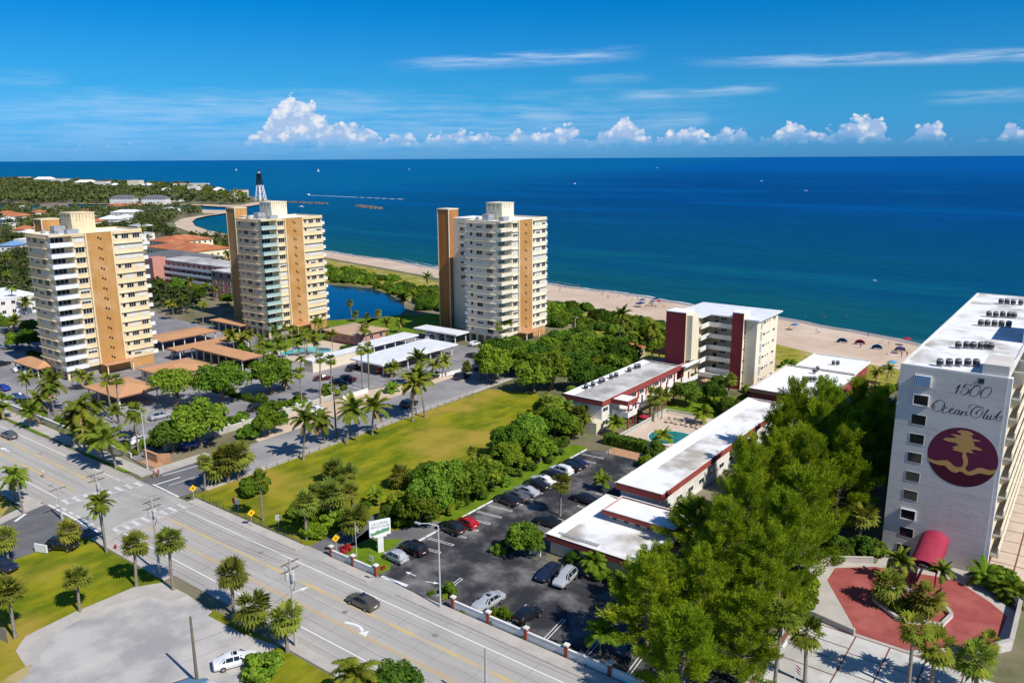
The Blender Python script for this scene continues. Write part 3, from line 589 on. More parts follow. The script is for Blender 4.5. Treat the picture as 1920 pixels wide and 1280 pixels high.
    ew = MB().box(-13.25, -1.7, -.5, -.002, 0, .14).mesh('window_ledge', wall); es = MB().box(.003, .5, 15.7, 23.5, 0, .14).mesh('window_ledge', wall); el_ = MB().box(.003, .42, 5.5, 8.3, 0, .14).mesh('window_ledge', wall)
    for k in range(13):
        z = G+k*FP; zc = z+1.5; pk = lambda L: L[0 if r_.random() < .62 else r_.randint(1, 2)]
        win(t, w1, -11.1, 0, zc+.1); win(t, pk(w2), -8.0, 0, zc); win(t, pk(w2), -4.2, 0, zc)
        link('window_ledge', ew, t, (0, 0, z+2.25)); link('window_ledge', es, t, (0, 0, z+2.25)); link('window_ledge', el_, t, (0, 0, z+2.25))
        win(t, pk(wm), 0, 7.0, zc, True)
        if r_.random() < .18: win(t, strip_, 0, 19.8, zc, True)
        else: win(t, w1, 0, 16.6, zc+.1, True); win(t, pk(w3), 0, 18.9, zc, True); win(t, pk(w3), 0, 21.9, zc, True)
        for q in (0, 1): win(t, sq, .45, 11.65+q*.62, zc+.15-q*.35, True)
        if door == 'tint_glass' and k == 12: pass
        win(t, dr, -1.6, 2.4, z+1.2, True, name='balcony_door')
        bo = link('balcony', b1, t, (-1.58, -.12, z-.05))
        link('balcony', b2, t, (-.7, 23.5, z)); link('balcony', b3, t, (-13.02, 1.6, z))
        win(t, pk(w2), -16.5, 13, zc); win(t, pk(w2), -20.5, 13, zc); win(t, pk(w2), -25.5, 13, zc)
    return t
tower(-208.9, 88.5, 'cream apartment tower with orange stair panel and white balconies, leftmost and nearest', 'cream', 'orange_stucco', 'orange_stucco', 'cream', 'balcony_white', 'glass', 1)
tower(-208.4, 149.7, 'cream apartment tower with green glass balconies, middle one beside the lagoon', 'cream', 'orange_stucco', 'orange_stucco', 'creamwhite', 'rail_glass', 'glass', 2)
tower(-142.3, 183.6, 'whitish apartment tower with brown stair shaft, closest to the beach', 'creamwhite', 'orange_stucco', 'brown_stucco', 'creamwhite', 'creamwhite', 'tint_glass', 3)
# ---- six storey maroon and cream condo on the beach
t = thing('beach_condo', 'six storey cream condominium with two tall maroon stair towers and open walkways', 'condo', (0, 0, 0))
HZ = 17.4
MB().box(-84.4, -64.7, 186.4, 197, 0, HZ-.3).obj('wall', 'creamwhite', t)
MB().box(-84.4, -79.2, 178.8, 186.39, 0, HZ-.32).obj('north_arm', 'creamwhite', t)
MB().box(-67.5, -64.72, 182.6, 186.39, 0, HZ-.32).obj('south_arm', 'creamwhite', t)
rf = MB().prism([(-85.2, 178), (-76.9, 178), (-76.9, 183.2), (-70.2, 183.2), (-70.2, 181.8), (-64.0, 181.8), (-63.9, 198), (-85.2, 198)], HZ-.3, HZ).obj('roof', 'metal_white', t)
def stair(u0, u1, v0, v1, h):
    s_ = MB().box(u0, u1, v0, v1, 0, h).obj('stair_tower', 'creamwhite', t); MB().box(u0-.05, u1+.03, v0-.12, v0-.003, 0, h+.02).obj('maroon_face', 'maroon', s_); MB().box(u0-.1, u1+.1, v0-.15, v1+.1, h+.02, h+.2).obj('cap', 'roofclean', s_)
stair(-84.2, -79.1, 174.2, 178.7, 18.7); stair(-70.4, -67.7, 181.5, 185.6, 18.7)
MB().box(-79.1, -77.6, 174.6, 178.6, 7.2, 18.2).obj('landing_wall', 'creamwhite', t)
rail = MB()
wk = MB().prism([(-79.1, 178.8), (-77.1, 178.8), (-77.1, 183.3), (-70.3, 183.3), (-70.3, 186.3), (-79.1, 186.3)], 0, .2).mesh('walkway', 'creamwhite')
wp = MB().box(-77.25, -77.1, 178.8, 183.45, .2, 1.15).box(-77.1, -70.3, 183.3, 183.45, .2, 1.15).mesh('walkway_parapet', 'white_wall')
rw = MB()
for k in range(9): rw.box(-79.0+k*.22, -78.96+k*.22, 178.8, 178.84, .2, 1.15)
rw.box(-79.1, -77.1, 178.78, 178.86, 1.1, 1.17); rw = rw.mesh('railing', 'balcony_white')
ws = winmesh(1.5, .6, 2); wq = winmesh(.5, .6, 1); wd = winmesh(.9, 2.0, 1); lou = winmesh(.9, 2.3, 1, 'ac_metal'); wn = winmesh(.5, .9, 1)
bb = balc(-3.2, 1.4, 1.0, 'balcony_white')
for k in range(6):
    z = k*2.85+.1
    if k:
        w_ = link('walkway', wk, t, (0, 0, z-.1)); link('walkway_parapet', wp, w_); link('railing', rw, w_)
    win(t, ws, -74.5, 186.4, z+1.7); win(t, wq, -72.2, 186.4, z+1.6); win(t, wd, -76.5, 186.4, z+1.1, name='door')
    win(t, ws, -64.7, 187.4, z+1.7, True); win(t, wq, -64.7, 189.4, z+1.7, True); win(t, wq, -64.7, 190.9, z+1.7, True); win(t, ws, -64.7, 194.2, z+1.7, True)
    win(t, lou, -64.72, 185.5, z+1.4, True, name='louvre'); win(t, wq, -67.7, 182.3, z+1.3, True)
    for q in range(2): link('balcony', bb, t, (-66-q*9, 197, z))
MB().box(-78.5, -71.0, 178.9, 186.3, 2.55, 2.8).obj('terrace', 'white_wall', t); MB().box(-78.5, -71.0, 178.9, 179.1, 2.8, 3.6).obj('terrace_parapet', 'white_wall', t)
MB().box(-78.2, -71.4, 179.6, 186.2, 0, 2.5).obj('ground_floor', 'greybrown_shade', t)
# ---- AC unit
def acunit(name, s=1.0):
    t = thing(name, 'x', 'air conditioner'); 
    MB().lathe([(.47*s, .2*s), (.5*s, .25*s), (.5*s, 1.08*s), (.44*s, 1.15*s)], 10).obj('casing', 'ac_metal', t)
    MB().lathe([(.36*s, 1.152*s), (.36*s, 1.2*s), (.1*s, 1.21*s)], 10).obj('fan_grille', 'ac_dark', t)
    MB().lathe([(.503*s, .34*s), (.506*s, .36*s), (.506*s, .92*s), (.503*s, .94*s)], 10).obj('coil', 'ac_dark', t); MB().box(-.5*s, .5*s, -.5*s, .5*s, 0, .08*s).box(-.4*s, -.3*s, -.4*s, .4*s, .08*s, .2*s).box(.3*s, .4*s, -.4*s, .4*s, .08*s, .2*s).obj('stand', 'galv', t)
    return t
AC = acunit('air_conditioner'); AC_used = [False]
def put_ac(u, v, z, label, group, rz=0, s=1):
    o = AC if not AC_used[0] else copy_tree(AC); AC_used[0] = True
    o.location = (u, v, z); o.rotation_euler = (0, 0, rz); o.scale = (s,)*3; o['label'] = label; o['group'] = group; return o
def flatroof(parent, u0, u1, v0, v1, z, m='roofwhite', fascia='redtrim', fh=1.1, slope=0, inner=.25, name='roof'):
    # flat roof, fascia ring, and on the north (u0) side a white sloped band that rises to the edge
    r_ = MB().box(u0+.12, u1-.12, v0+.12, v1-.12, z-.5, z-.25).obj(name, m, parent)
    fb = MB().box(u0, u1, v0, v0+.12, z-fh, z).box(u0, u1, v1-.12, v1, z-fh, z).box(u0, u0+.12, v0+.12, v1-.12, z-fh, z).box(u1-.12, u1, v0+.12, v1-.12, z-fh, z).obj('fascia', fascia, r_)
    MB().box(u0-.03, u1+.03, v0-.03, v0+.18, z+.002, z+.06).box(u0-.03, u1+.03, v1-.18, v1+.03, z+.002, z+.06).box(u1-.18, u1+.03, v0+.18, v1-.18, z+.002, z+.06).box(u0-.03, u0+.18, v0+.18, v1-.18, z+.002, z+.06).obj('coping', 'white_wall', r_)
    if slope:
        MB().add([(u0+.13, v0+.2, z+.05), (u0+.13, v1-.2, z+.05), (u0+slope, v1-.2, z-.22), (u0+slope, v0+.2, z-.22)], [(0, 3, 2, 1)]).obj('sloped_band', 'roofclean', r_)
    return r_
# ---- two storey court building with red fascia
t = thing('court_building', 'low two storey white building with red fascia and grey stained flat roof', 'building', (0, 0, 0))
MB().box(-88.2, -79.4, 135.9, 171, 0, 6.2).obj('wall', 'white_wall', t); flatroof(t, -88.6, -79.0, 135.5, 171.2, 6.55, 'roofgrey', slope=2.0)
MB().box(-79.0, -78.6, 139, 178, 5.5, 6.58).obj('fascia', 'redtrim', t); MB().box(-79.3, -77.2, 171.2, 178.6, 6.2, 6.5).obj('walkway_roof', 'roofclean', t)
pr = MB().box(-78.98, -75.0, 138.9, 143.0, 5.9, 6.3).obj('porch_roof', 'roofclean', t); MB().box(-79, -74.95, 138.78, 138.9, 5.4, 6.4).box(-75.07, -74.95, 138.9, 143.1, 5.4, 6.4).obj('fascia', 'redtrim', pr)
MB().box(-79.35, -76.2, 143.2, 176, 2.75, 2.95).obj('walkway', 'white_wall', t)
MB().box(-76.35, -76.2, 143.2, 176, 2.95, 3.9).obj('walkway_parapet', 'balcony_white', t)
MB().box(-79.0, -75.1, 139.2, 143.1, 2.7, 2.95).box(-75.25, -75.1, 139.2, 143.1, 2.95, 3.9).box(-78.9, -75.25, 139.2, 139.35, 2.95, 3.9).obj('porch_balcony', 'white_wall', t)
for k in range(9): MB().box(-76.5, -76.25, 143.6+k*3.9, 143.85+k*3.9, 0, 5.5).obj('post', 'redtrim', t)
for v in (139.5, 142.7): MB().box(-75.4, -75.15, v, v+.25, 0, 5.9).obj('post', 'redtrim', t)
wa = winmesh(1.9, .8, 2)
for z in (1.6, 4.4):
    win(t, wa, -83.6, 135.9, z); win(t, wa, -79.4, 137.3, z, True)
    for k in range(7): win(t, wa, -79.4, 146+k*3.6, z, True); win(t, winmesh(.9, 2.0, 1, 'redtrim'), -79.4, 148+k*3.6, z-.3, True, name='door')
MB().box(-84.7, -82.3, 134.9, 135.89, 2.1, 2.2).box(-82.3, -79.0, 133.2, 135.88, .02, 2.4).obj('entry_porch', 'lightcream', t)
for i, (x, y) in enumerate(((500,340),(615,300),(735,250),(775,235),(905,180),(985,150),(1195,65),(1300,15),(1345,5))):
    u_, v_ = P(1040+x*.1172, 690+y*.1172, 6.3); put_ac(u_, v_, 6.31, ['first air conditioner from the street end', 'second air conditioner from the street end', 'third air conditioner from the street end', 'air conditioner close beside the third one', 'air conditioner left of the middle pair', 'air conditioner right of the middle pair', 'lone air conditioner past the middle', 'air conditioner before the sea end', 'last air conditioner at the sea end'][i]+' on the grey stained roof', 'air conditioners on the court building', .1*i, 1.0)
# ---- long white roofed wing
t = thing('long_wing', 'long single storey wing with bright white roof and dark red fascia', 'building', (0, 0, 0))
MB().box(-57.3, -50.4, 104.5, 160, 0, 4.5).obj('wall', 'white_wall', t); flatroof(t, -57.9, -49.8, 103.9, 160.5, 5.0, 'roofwhite', slope=2.3)
for k in range(12): win(t, wa, -50.4, 107+k*4.3, 1.7, True); win(t, wa, -57.3, 107+k*4.3, 1.7, rz=-S90)
# ---- street-side office with stepped roof
t = thing('condo_office', 'white roofed office with red fascia and a raised roof block, behind the car park', 'building', (0, 0, 0))
MB().box(-58.5, -43.6, 86.5, 102.6, 0, 2.6).obj('wall', 'lightcream', t); flatroof(t, -59.0, -43.2, 86.0, 102.9, 3.05, 'roofwhite', slope=1.9, fh=.95)
up = MB().box(-54.5, -43.9, 96.0, 100.6, 2.8, 3.9).obj('upper_wall', 'lightcream', t); flatroof(t, -55.1, -43.5, 95.0, 100.9, 4.5, 'roofclean', fh=.75, name='upper_roof')
wo = winmesh(.7, .9, 2)
for k in range(5): win(up, wo, -53.5+k*1.9, 96.0, 3.35)
MB().box(-60.4, -59.0, 84.6, 84.85, 0, 2.1).obj('screen_wall', 'lightcream', t)
dv = MB()
for k in range(16): dv.box(-57.8+k*.42, -57.55+k*.42, 87.2, 87.9, 2.82, 2.98)
dv.obj('roof_debris', 'ac_metal', t)
# ---- beach club with white roof and tarp
t = thing('beach_club', 'flat white roofed beach club with red side walls beside the sand', 'building', (0, 0, 0))
MB().box(-58.5, -45.6, 196, 210.5, 0, 4).box(-61, -45, 170.3, 195.9, 0, 4.0).obj('wall', 'redtrim', t)
flatroof(t, -59, -45.2, 195.6, 211, 4.5, 'roofclean', 'roofclean', .7); flatroof(t, -61.3, -44.6, 170, 195.5, 4.3, 'roofclean', 'brown_roof', .8)
tag(MB().prism([(-44.4, 178), (-33.8, 182), (-31.5, 173.5), (-42.5, 170)], 3.8, 4.0).box(-44, -43.8, 172, 172.2, 0, 3.8).box(-33, -32.8, 176, 176.2, 0, 3.8).obj('shade_canopy', 'bluetarp'), 'flat blue shade canopy between the beach club and the lilac tower', 'canopy')
for i, (x, y) in enumerate(((395,715),(420,718),(445,716),(470,716),(600,605),(630,605),(470,660),(490,645))):
    u_, v_ = P(1400+x*.2708, 520+y*.2708, 4.3); put_ac(u_, v_, 4.32, 'small air conditioner on the white beach club roof', 'air conditioners on the beach club', 0, .9)
# ---- 1500 Ocean Club block
V0 = 115.8; U0, U1 = -20.9, -8.3; HT = 27.5
t = thing('sign_tower', 'lilac grey apartment slab with painted lettering and round maroon emblem', 'apartment block', (0, 0, 0))
MB().box(U0, U1, V0, 187, 0, HT-.3).obj('wall', 'stone_lilac', t)
rf = MB().box(U0+.3, U1-.3, V0+.3, 186.7, HT-.3, HT-.15).obj('roof', 'roofwhite', t)
MB().box(U0, U0+.3, V0, 187, HT-.3, HT).box(U1-.3, U1, V0, 187, HT-.3, HT).box(U0+.3, U1-.3, V0, V0+.3, HT-.3, HT).box(U0+.3, U1-.3, 186.7, 187, HT-.3, HT).obj('parapet', 'white_wall', rf)
MB().box(U1+.003, U1+.5, V0+.05, V0+1.2, 0, HT-.1).obj('end_pier', 'white_wall', t)
MB().box(-11.3, U1-.02, V0+.35, 122.5, HT-.15, HT+1.35).obj('roof_block', 'stone_lilac', t)
MB().box(-8.9, -3.5, 140, 152, HT-.2, HT+4.2).obj('lift_house', 'stone_lilac', t)
for k in range(1, 10): MB().box(U0-.01, U1+.01, V0-.007, V0-.001, k*2.72, k*2.72+.08).obj('floor_band', 'stone_lilac', t)
sb = MB().box(U1, U1+1.5, 117.2, 186, 0, .22).box(U1+1.35, U1+1.5, 117.2, 186, .22, 1.1).mesh('balcony', 'creamwhite'); sg = MB().box(U1+.003, U1+.05, 117.2, 186, 0, 2.3).mesh('glazing', 'glass')
for k in range(10):
    z = k*2.72
    if k: link('balcony', sb, t, (0, 0, z-.1))
    link('glazing', sg, t, (0, 0, z+.2))
    for q in range(9): MB().box(U1+.06, U1+1.3, 122+q*7.5, 122.25+q*7.5, z+.13, z+2.5).obj('divider', 'creamwhite', t)
wpx = [(310,412),(301,497),(290,585),(282,670),(272,753),(263,837),(253,920),(243,1005),(235,1085),(222,1160)]
for i, (x, y) in enumerate(wpx):
    u_, z_ = onwall(1600+x*.4216, 540+y*.4216, V0)
    if i == 0:
        b_ = MB().box(-1.05, 1.05, -.26, 0, -.75, .75, 0)
        for k in range(9): b_.box(-.98+k*.22, -.86+k*.22, -.30, -.26, -.72, .72, 1)
        b_.obj('window_shutter', ['balcony_white', 'bluetarp'], t, (u_, V0-.002, z_))
    else:
        big = i in (1, 7); win(t, winmesh(1.75, 1.35, 1, 'glass', .11 if big else .035, .26 if big else .04), u_, V0, z_)
lw = MB(); (ua, za), (ub, zb) = onwall(1834, 718, V0), onwall(1846, 712, V0)
MB().box(ua, ub, V0-.06, V0-.002, za, zb+.12).obj('wall_lamp', 'ac_dark', t)
def cat(pts, n=7, closed=False):
    pts = [np.array(p, float) for p in pts]; o = []; N = len(pts)
    for i in range(N-1):
        p0 = pts[max(i-1, 0)]; p1 = pts[i]; p2 = pts[i+1]; p3 = pts[min(i+2, N-1)]
        if closed and i == 0: p0 = pts[-2]
        if closed and i == N-2: p3 = pts[1]
        for k in range(n):
            s_ = k/n; o.append(.5*((2*p1)+(-p0+p2)*s_+(2*p0-5*p1+4*p2-p3)*s_**2+(-p0+3*p1-3*p2+p3)*s_**3))
    o.append(pts[-1]); return o
nought = [(1190,215),(1120,230),(1050,290),(1010,360),(1015,420),(1060,450),(1120,445),(1190,395),(1240,320),(1245,255),(1220,220),(1190,215)]
STROKES = [('1', [[(690,275),(740,228),(785,185)], [(785,185),(748,268),(712,340),(682,388)]]),
 ('5', [[(1050,182),(1000,202),(950,180),(922,172)], [(922,172),(885,220),(862,260)], [(862,262),(900,250),(950,265),(975,300),(970,350),(930,395),(880,412),(830,405),(805,370),(810,335),(838,322)]]),
 ('0', [nought]), ('0', [[(x+245, y+33) for x, y in nought]]),
 ('O', [[(250,722),(214,716),(204,680),(240,660)], [(428,700),(442,625),(410,560),(340,537),(260,560),(190,620),(165,690),(185,750),(240,787),(310,780),(380,730),(425,660),(436,600)]]),
 ('c', [[(505,720),(478,698),(425,728),(388,775),(392,815),(432,826),(500,795)]]),
 ('e', [[(500,795),(580,785),(632,752),(640,720),(608,716),(565,752),(545,797),(562,835),(612,840),(665,808)]]),
 ('a', [[(772,775),(725,760),(682,790),(660,832),(682,856),(725,838),(772,780)], [(780,765),(752,820),(748,857),(778,857),(815,825)]]),
 ('n', [[(838,785),(818,835),(800,880)], [(808,860),(858,806),(912,786),(938,800)], [(938,800),(916,850),(924,888),(968,872)]]),
 ('C', [[(1300,742),(1302,700),(1250,680),(1170,686),(1090,730),(1037,800),(1030,870),(1080,916),(1160,932),(1240,892),(1290,822),(1292,772),(1240,752),(1180,782),(1150,832),(1166,875)], [(1010,720),(980,700),(1000,660),(1070,640),(1150,650),(1230,690),(1295,722)]]),
 ('l', [[(1290,930),(1340,870),(1395,800),(1425,742)], [(1425,742),(1370,820),(1318,905),(1318,955),(1372,940)]]),
 ('u', [[(1420,868),(1390,928),(1388,966),(1425,962),(1475,915),(1495,880)], [(1495,878),(1462,940),(1468,976),(1520,962)]]),
 ('b', [[(1520,962),(1620,870),(1702,782)], [(1706,778),(1655,845),(1608,922),(1600,970),(1640,1006),(1702,982),(1736,930),(1712,905),(1662,926)]])]
def lettering(parent, fn, scale=1.0, m='letter', thin=8, fat=19):
    for ch, strokes in STROKES:
        mb = MB()
        for si, st in enumerate(strokes):
            pts = cat(st, 6); rows = []
            for i, p in enumerate(pts):
                d = pts[min(i+1, len(pts)-1)]-pts[max(i-1, 0)]; d = d/(np.hypot(*d)+1e-6); wd_ = thin+fat*max(0, d@np.array([-.40, .92]))**2+fat*.4*max(0, -(d@np.array([-.40, .92])))**2
                n_ = np.array([-d[1], d[0]])*wd_/2; rows.append((fn(*(p-n_), si), fn(*(p+n_), si)))
            for (a, b), (c, d) in zip(rows, rows[1:]): mb.add([a, b, d, c], [(0, 1, 2, 3)])
        mb.obj('letter', m, parent)
def wallpt(x, y, k): u_, z_ = onwall(1735+x/12, 705+y/12, V0); return (u_, V0-.015-.003*k, z_)
lettering(t, wallpt)
def mpt(x, y, off): u_, z_ = onwall(1725+x*160/1575, 790+y*130/1280, V0); return (u_, V0-off, z_)
a_, b_ = mpt(130, 640, 0), mpt(1455, 690, 0); c1, c2 = mpt(735, 103, 0), mpt(870, 1221, 0)
cu_ = (a_[0]+b_[0])/2; cz_ = (c1[2]+c2[2])/2; ru, rz_ = (b_[0]-a_[0])/2, (c1[2]-c2[2])/2
em = MB().add([(cu_+ru*math.cos(i*math.pi/36), V0-.012, cz_+rz_*math.sin(i*math.pi/36)) for i in range(72)], [tuple(range(72))]).obj('emblem', 'medallion', t)
low = [(136,660),(165,725),(250,770),(360,800),(460,810),(530,880),(590,925),(660,945),(730,915),(780,925),(840,975),(930,995),(1000,980),(1090,950),(1180,965),(1250,985),(1330,975),(1400,930),(1432,872)]
def circ_pt(p):
    q = mpt(*p, 0); a = math.atan2((q[2]-cz_)/rz_, (q[0]-cu_)/ru); return a
a0, a1 = circ_pt(low[-1]), circ_pt(low[0]); a1 = a1-2*math.pi if a1 > a0 else a1
arc = [(cu_+ru*.995*math.cos(a0+(a1-a0)*i/20), V0-.018, cz_+rz_*.995*math.sin(a0+(a1-a0)*i/20)) for i in range(21)]
MB().add([mpt(*p, .018) for p in low[1:-1]]+arc, [tuple(range(len(low)-2+21))]).obj('emblem_dark_part', 'medallion_dark', em)  # darker printed lower part of the emblem, below the wave
goldp = [(680,180),(760,155),(880,170),(950,200),(995,235),(970,255),(930,262),(970,285),(960,315),(1040,335),(1125,350),(1090,368),(965,365),(1010,410),(990,445),(1060,470),(1155,525),(1120,540),(1010,515),(930,515),(995,578),(950,582),(860,560),(855,600),(885,700),(885,780),(840,850),(850,900),(900,920),(960,905),(1050,860),(1130,850),(1220,875),(1300,900),(1370,890),(1425,868),(1400,930),(1330,975),(1250,985),(1180,965),(1090,950),(1000,980),(930,995),(840,975),(780,925),(730,915),(660,945),(590,925),(530,880),(460,810),(360,800),(250,770),(165,725),(140,655),(200,690),(290,720),(400,715),(500,710),(560,750),(620,810),(690,840),(760,840),(795,800),(800,720),(775,640),(790,575),(700,545),(590,520),(640,495),(590,470),(720,430),(650,390),(480,355),(425,325),(480,295),(600,300),(690,295),(560,228),(650,235),(750,255),(760,220),(690,190)]
MB().add([mpt(*p, .026) for p in goldp], [tuple(range(len(goldp)))]).obj('emblem_tree', 'gold', em)
# entrance awning: barrel vault on posts
(fu0, fv0), (fu1, fv1) = P(1704.6, 1055, 2.6), P(1755, 1080, 2.6); fv = (fv0+fv1)/2
aw = thing('entrance_awning', 'bright crimson barrel awning over the lilac tower entrance', 'awning', (0, 0, 0)); nA = 16; mb = MB(); rA = (fu1-fu0)/2; cA = (fu0+fu1)/2
for i in range(nA+1):
    a = math.pi*i/nA; mb.v += [(cA-rA*math.cos(a), fv, 2.6+rA*.72*math.sin(a)), (cA-rA*math.cos(a), V0-.05, 2.6+rA*.72*math.sin(a)+.9)]
for i in range(nA): mb.f.append([2*i, 2*i+1, 2*i+3, 2*i+2]); mb.m.append(0)
mb.obj('vault', 'awning', aw, smooth=60)
mb = MB(); mb.v = [(cA-rA*math.cos(math.pi*i/nA), fv+.1, 2.6+rA*.72*math.sin(math.pi*i/nA)) for i in range(nA+1)]; mb.f = [list(range(nA+1))]; mb.m = [0]; mb.obj('front_panel', 'medallion_dark', aw)
mb = MB()
for i in range(nA):
    a, b = math.pi*i/nA, math.pi*(i+1)/nA; mb.path([(cA-rA*1.02*math.cos(a), fv-.02, 2.62+rA*.73*math.sin(a)), (cA-rA*1.02*math.cos(b), fv-.02, 2.62+rA*.73*math.sin(b))], .06, 5)
mb.obj('front_rim', 'awning', aw)
for q in range(1, 5):
    mb = MB(); vq = fv+(V0-.05-fv)*q/5; zq = .9*q/5
    for i in range(nA):
        a, b = math.pi*i/nA, math.pi*(i+1)/nA; mb.path([(cA-rA*1.004*math.cos(a), vq, 2.6+zq+rA*.724*math.sin(a)), (cA-rA*1.004*math.cos(b), vq, 2.6+zq+rA*.724*math.sin(b))], .022, 4)
    mb.obj('seam_rib', 'awning', aw)
for u_ in (fu0+.15, fu1-.15): MB().box(u_-.09, u_+.09, fv+.15, fv+.33, 0, 2.6).obj('post', 'awning', aw); MB().box(u_-.06, u_+.06, fv+.4, V0-.1, 2.4, 2.6).obj('side_beam', 'awning', aw)
lettering(aw, lambda x, y, k: (cA-rA*.72+(x-160+(460 if y < 470 and x > 600 else 0)*0)*rA*1.44/1580, fv-.04-.003*k, 3.35-(y-160)*.00085), m='canvas', thin=16, fat=30)
for i, (x, y) in enumerate([(185,1165),(335,1165),(480,1165),(630,1165),(765,1170),(480,880),(610,880),(720,885),(840,890),(920,890),(1000,900),(840,520),(945,525),(1060,530),(1170,535),(1285,540),(970,375),(1080,385),(1190,380),(1300,390),(1370,395),(1165,170),(1260,175),(1360,185),(1480,190)]):
    u_, v_ = P(1740+x*.1172, 550+y*.1172, HT-.15); row = 0 if i < 5 else 1 if i < 11 else 2 if i < 16 else 3 if i < 21 else 4; pos = i-(0, 5, 11, 16, 21)[row]
    put_ac(u_, v_, HT-.14, '%s air conditioner from the roof edge in the %s row on the lilac tower roof' % (('first', 'second', 'third', 'fourth', 'fifth', 'sixth')[pos], ('front', 'second', 'middle', 'fourth', 'rearmost')[row]), 'rooftop air conditioners on the lilac tower', R(rng.uniform(-12, 12)), .88)
# ---- carports
def carport(name, label, u0, u1, v0, v1, h, m, posts='u', nposts=5, hipz=0, th=.28, pm='white_wall', slope=0):
    t = thing(name, label, 'carport', ((u0+u1)/2, (v0+v1)/2, 0)); a, b = (u1-u0)/2, (v1-v0)/2; mb = MB()
    if hipz: mb.hip(-a, a, -b, b, h, h+hipz)
    else: mb.add([(-a,-b,h-slope),(a,-b,h+slope),(a,b,h+slope),(-a,b,h-slope),(-a,-b,h+th-slope),(a,-b,h+th+slope),(a,b,h+th+slope),(-a,b,h+th-slope)], [(0,3,2,1),(4,5,6,7),(0,1,5,4),(1,2,6,5),(2,3,7,6),(3,0,4,7)])
    rf = mb.obj('roof', m, t)
    MB().box(-a-.03, a+.03, -b-.05, -b-.003, h-.12, h+.12).box(a+.003, a+.05, -b, b, h-.12, h+.12).obj('fascia', 'brown_roof' if 'tan' in m else 'white_wall', rf)
    for k in range(nposts):
        f = -1+2*(k+.15)/(nposts-.7) if nposts > 1 else 0
        for s_ in (-1, 1):
            x, y = (f*a*.95, s_*b*.82) if posts == 'u' else (s_*a*.82, f*b*.95)
            MB().box(x-.13, x+.13, y-.13, y+.13, 0, h-.005-abs(slope)).obj('post', pm, t)
    return t
carport('carport', 'tan roofed carport behind the nearest tower, farthest of three', -231, -219.5, 120, 139.5, 3, 'tan_roof', 'v', 6, .5)
carport('carport', 'long tan carport arm running toward the middle tower', -210, -204.8, 116.2, 140.7, 3, 'tan_roof', 'v', 7)
carport('carport', 'tan carport joined at right angles to the long arm', -204.6, -180.8, 120.8, 127.2, 3.02, 'tan_roof', 'u', 7)
carport('carport', 'square tan hipped pavilion roof in front of the nearest tower', -190.5, -174, 83.5, 94.5, 3, 'tan_roof', 'u', 4, 1.5)
carport('carport', 'small tan carport half in shade left of the nearest tower', -232, -216.8, 84.6, 91, 2.8, 'tan_roof', 'u', 5, 1.2)
carport('carport', 'shaded tan carport behind the middle tower', -237, -220, 147, 152.6, 3, 'tan_roof', 'u', 5)
carport('carport', 'big white metal carport nearest the street, red car under its corner', -158.6, -146.4, 138.6, 168.4, 3, 'metal_white', 'v', 7)
carport('carport', 'narrow white carport next to the pool house', -170.3, -164.2, 152, 171, 3, 'metal_white', 'v', 5)
carport('carport', 'white carport in front of the whitish tower', -172.4, -154.5, 177.2, 183.2, 3, 'metal_white', 'u', 5, 0, .28, 'white_wall', 0)
def shed(name, label, cat_, u0, u1, v0, v1, h, wallm, roofm, hipz=0, over=.6, wins=True, group=None, rz=0):
    t = thing(name, label, cat_, ((u0+u1)/2, (v0+v1)/2, 0), rz, group); a, b = (u1-u0)/2, (v1-v0)/2
    MB().box(-a, a, -b, b, 0, h-.25 if hipz else h).obj('wall', wallm, t); mb = MB()
    if hipz: mb.hip(-a, a, -b, b, h, h+hipz, over=over, eave=.22)
    else: mb.box(-a-.15, a+.15, -b-.15, b+.15, h+.003, h+.3)
    mb.obj('roof', roofm, t)
    if wins:
        nf = max(1, int((h-.3)//2.9)); wv = winmesh(1.3, 1.2, 2)
        for k in range(nf):
            z = h*(k+.5)/nf+.1
            for i in range(max(1, int(2*a//3.4))): win(t, wv, -a+(i+.5)*2*a/max(1, int(2*a//3.4)), -b, z)
            for i in range(max(1, int(2*b//3.4))): win(t, wv, a, -b+(i+.5)*2*b/max(1, int(2*b//3.4)), z, True)
    return t
shed('white_storage', 'long white flat topped store with blank cream wall next to the pool', 'shed', -168, -164.5, 130.8, 151.9, 3, 'lightcream', 'metal_white', wins=False)
shed('entry_block', 'low tan hipped building at the foot of the nearest tower', 'building', -195, -183, 100.5, 113, 3.1, 'cream', 'tan_roof', .9)
shed('pool_house', 'pool house with wide tan hipped roof in front of the lagoon', 'pool house', -193, -178.5, 159, 171, 3.3, 'pink', 'tan_roof2', 1.1, .8)
shed('gatehouse_shed', 'small white hut beside the dark trees at the whitish tower', 'shed', -139.5, -136, 182, 185, 2.6, 'white_wall', 'metal_white', wins=False)
shed('service_hut', 'white flat hut between the whitish tower and the dune hedge', 'shed', -126.5, -122.5, 202, 205, 2.4, 'concrete', 'metal_white')
for u_, v_, s_, lb in ((-105.5, 195.7, 3.2, 'open picnic shelter with orange tiled hip roof left of the maroon tower'), (-95.4, 196, 2.6, 'smaller tiled picnic shelter partly behind the maroon tower')):
    t = thing('picnic_shelter', lb, 'shelter', (u_, v_, 0)); MB().hip(-s_, s_, -s_, s_, 2.7, 4.0).obj('roof', 'tile_roof', t); MB().box(-s_+.1, s_-.1, -s_+.1, s_-.1, 0, .12).obj('floor', 'concrete', t)
    for a in (-1, 1):
        for b in (-1, 1): MB().box(a*(s_-.4)-.15, a*(s_-.4)+.15, b*(s_-.4)-.15, b*(s_-.4)+.15, .12, 2.5).obj('post', 'white_wall', t)
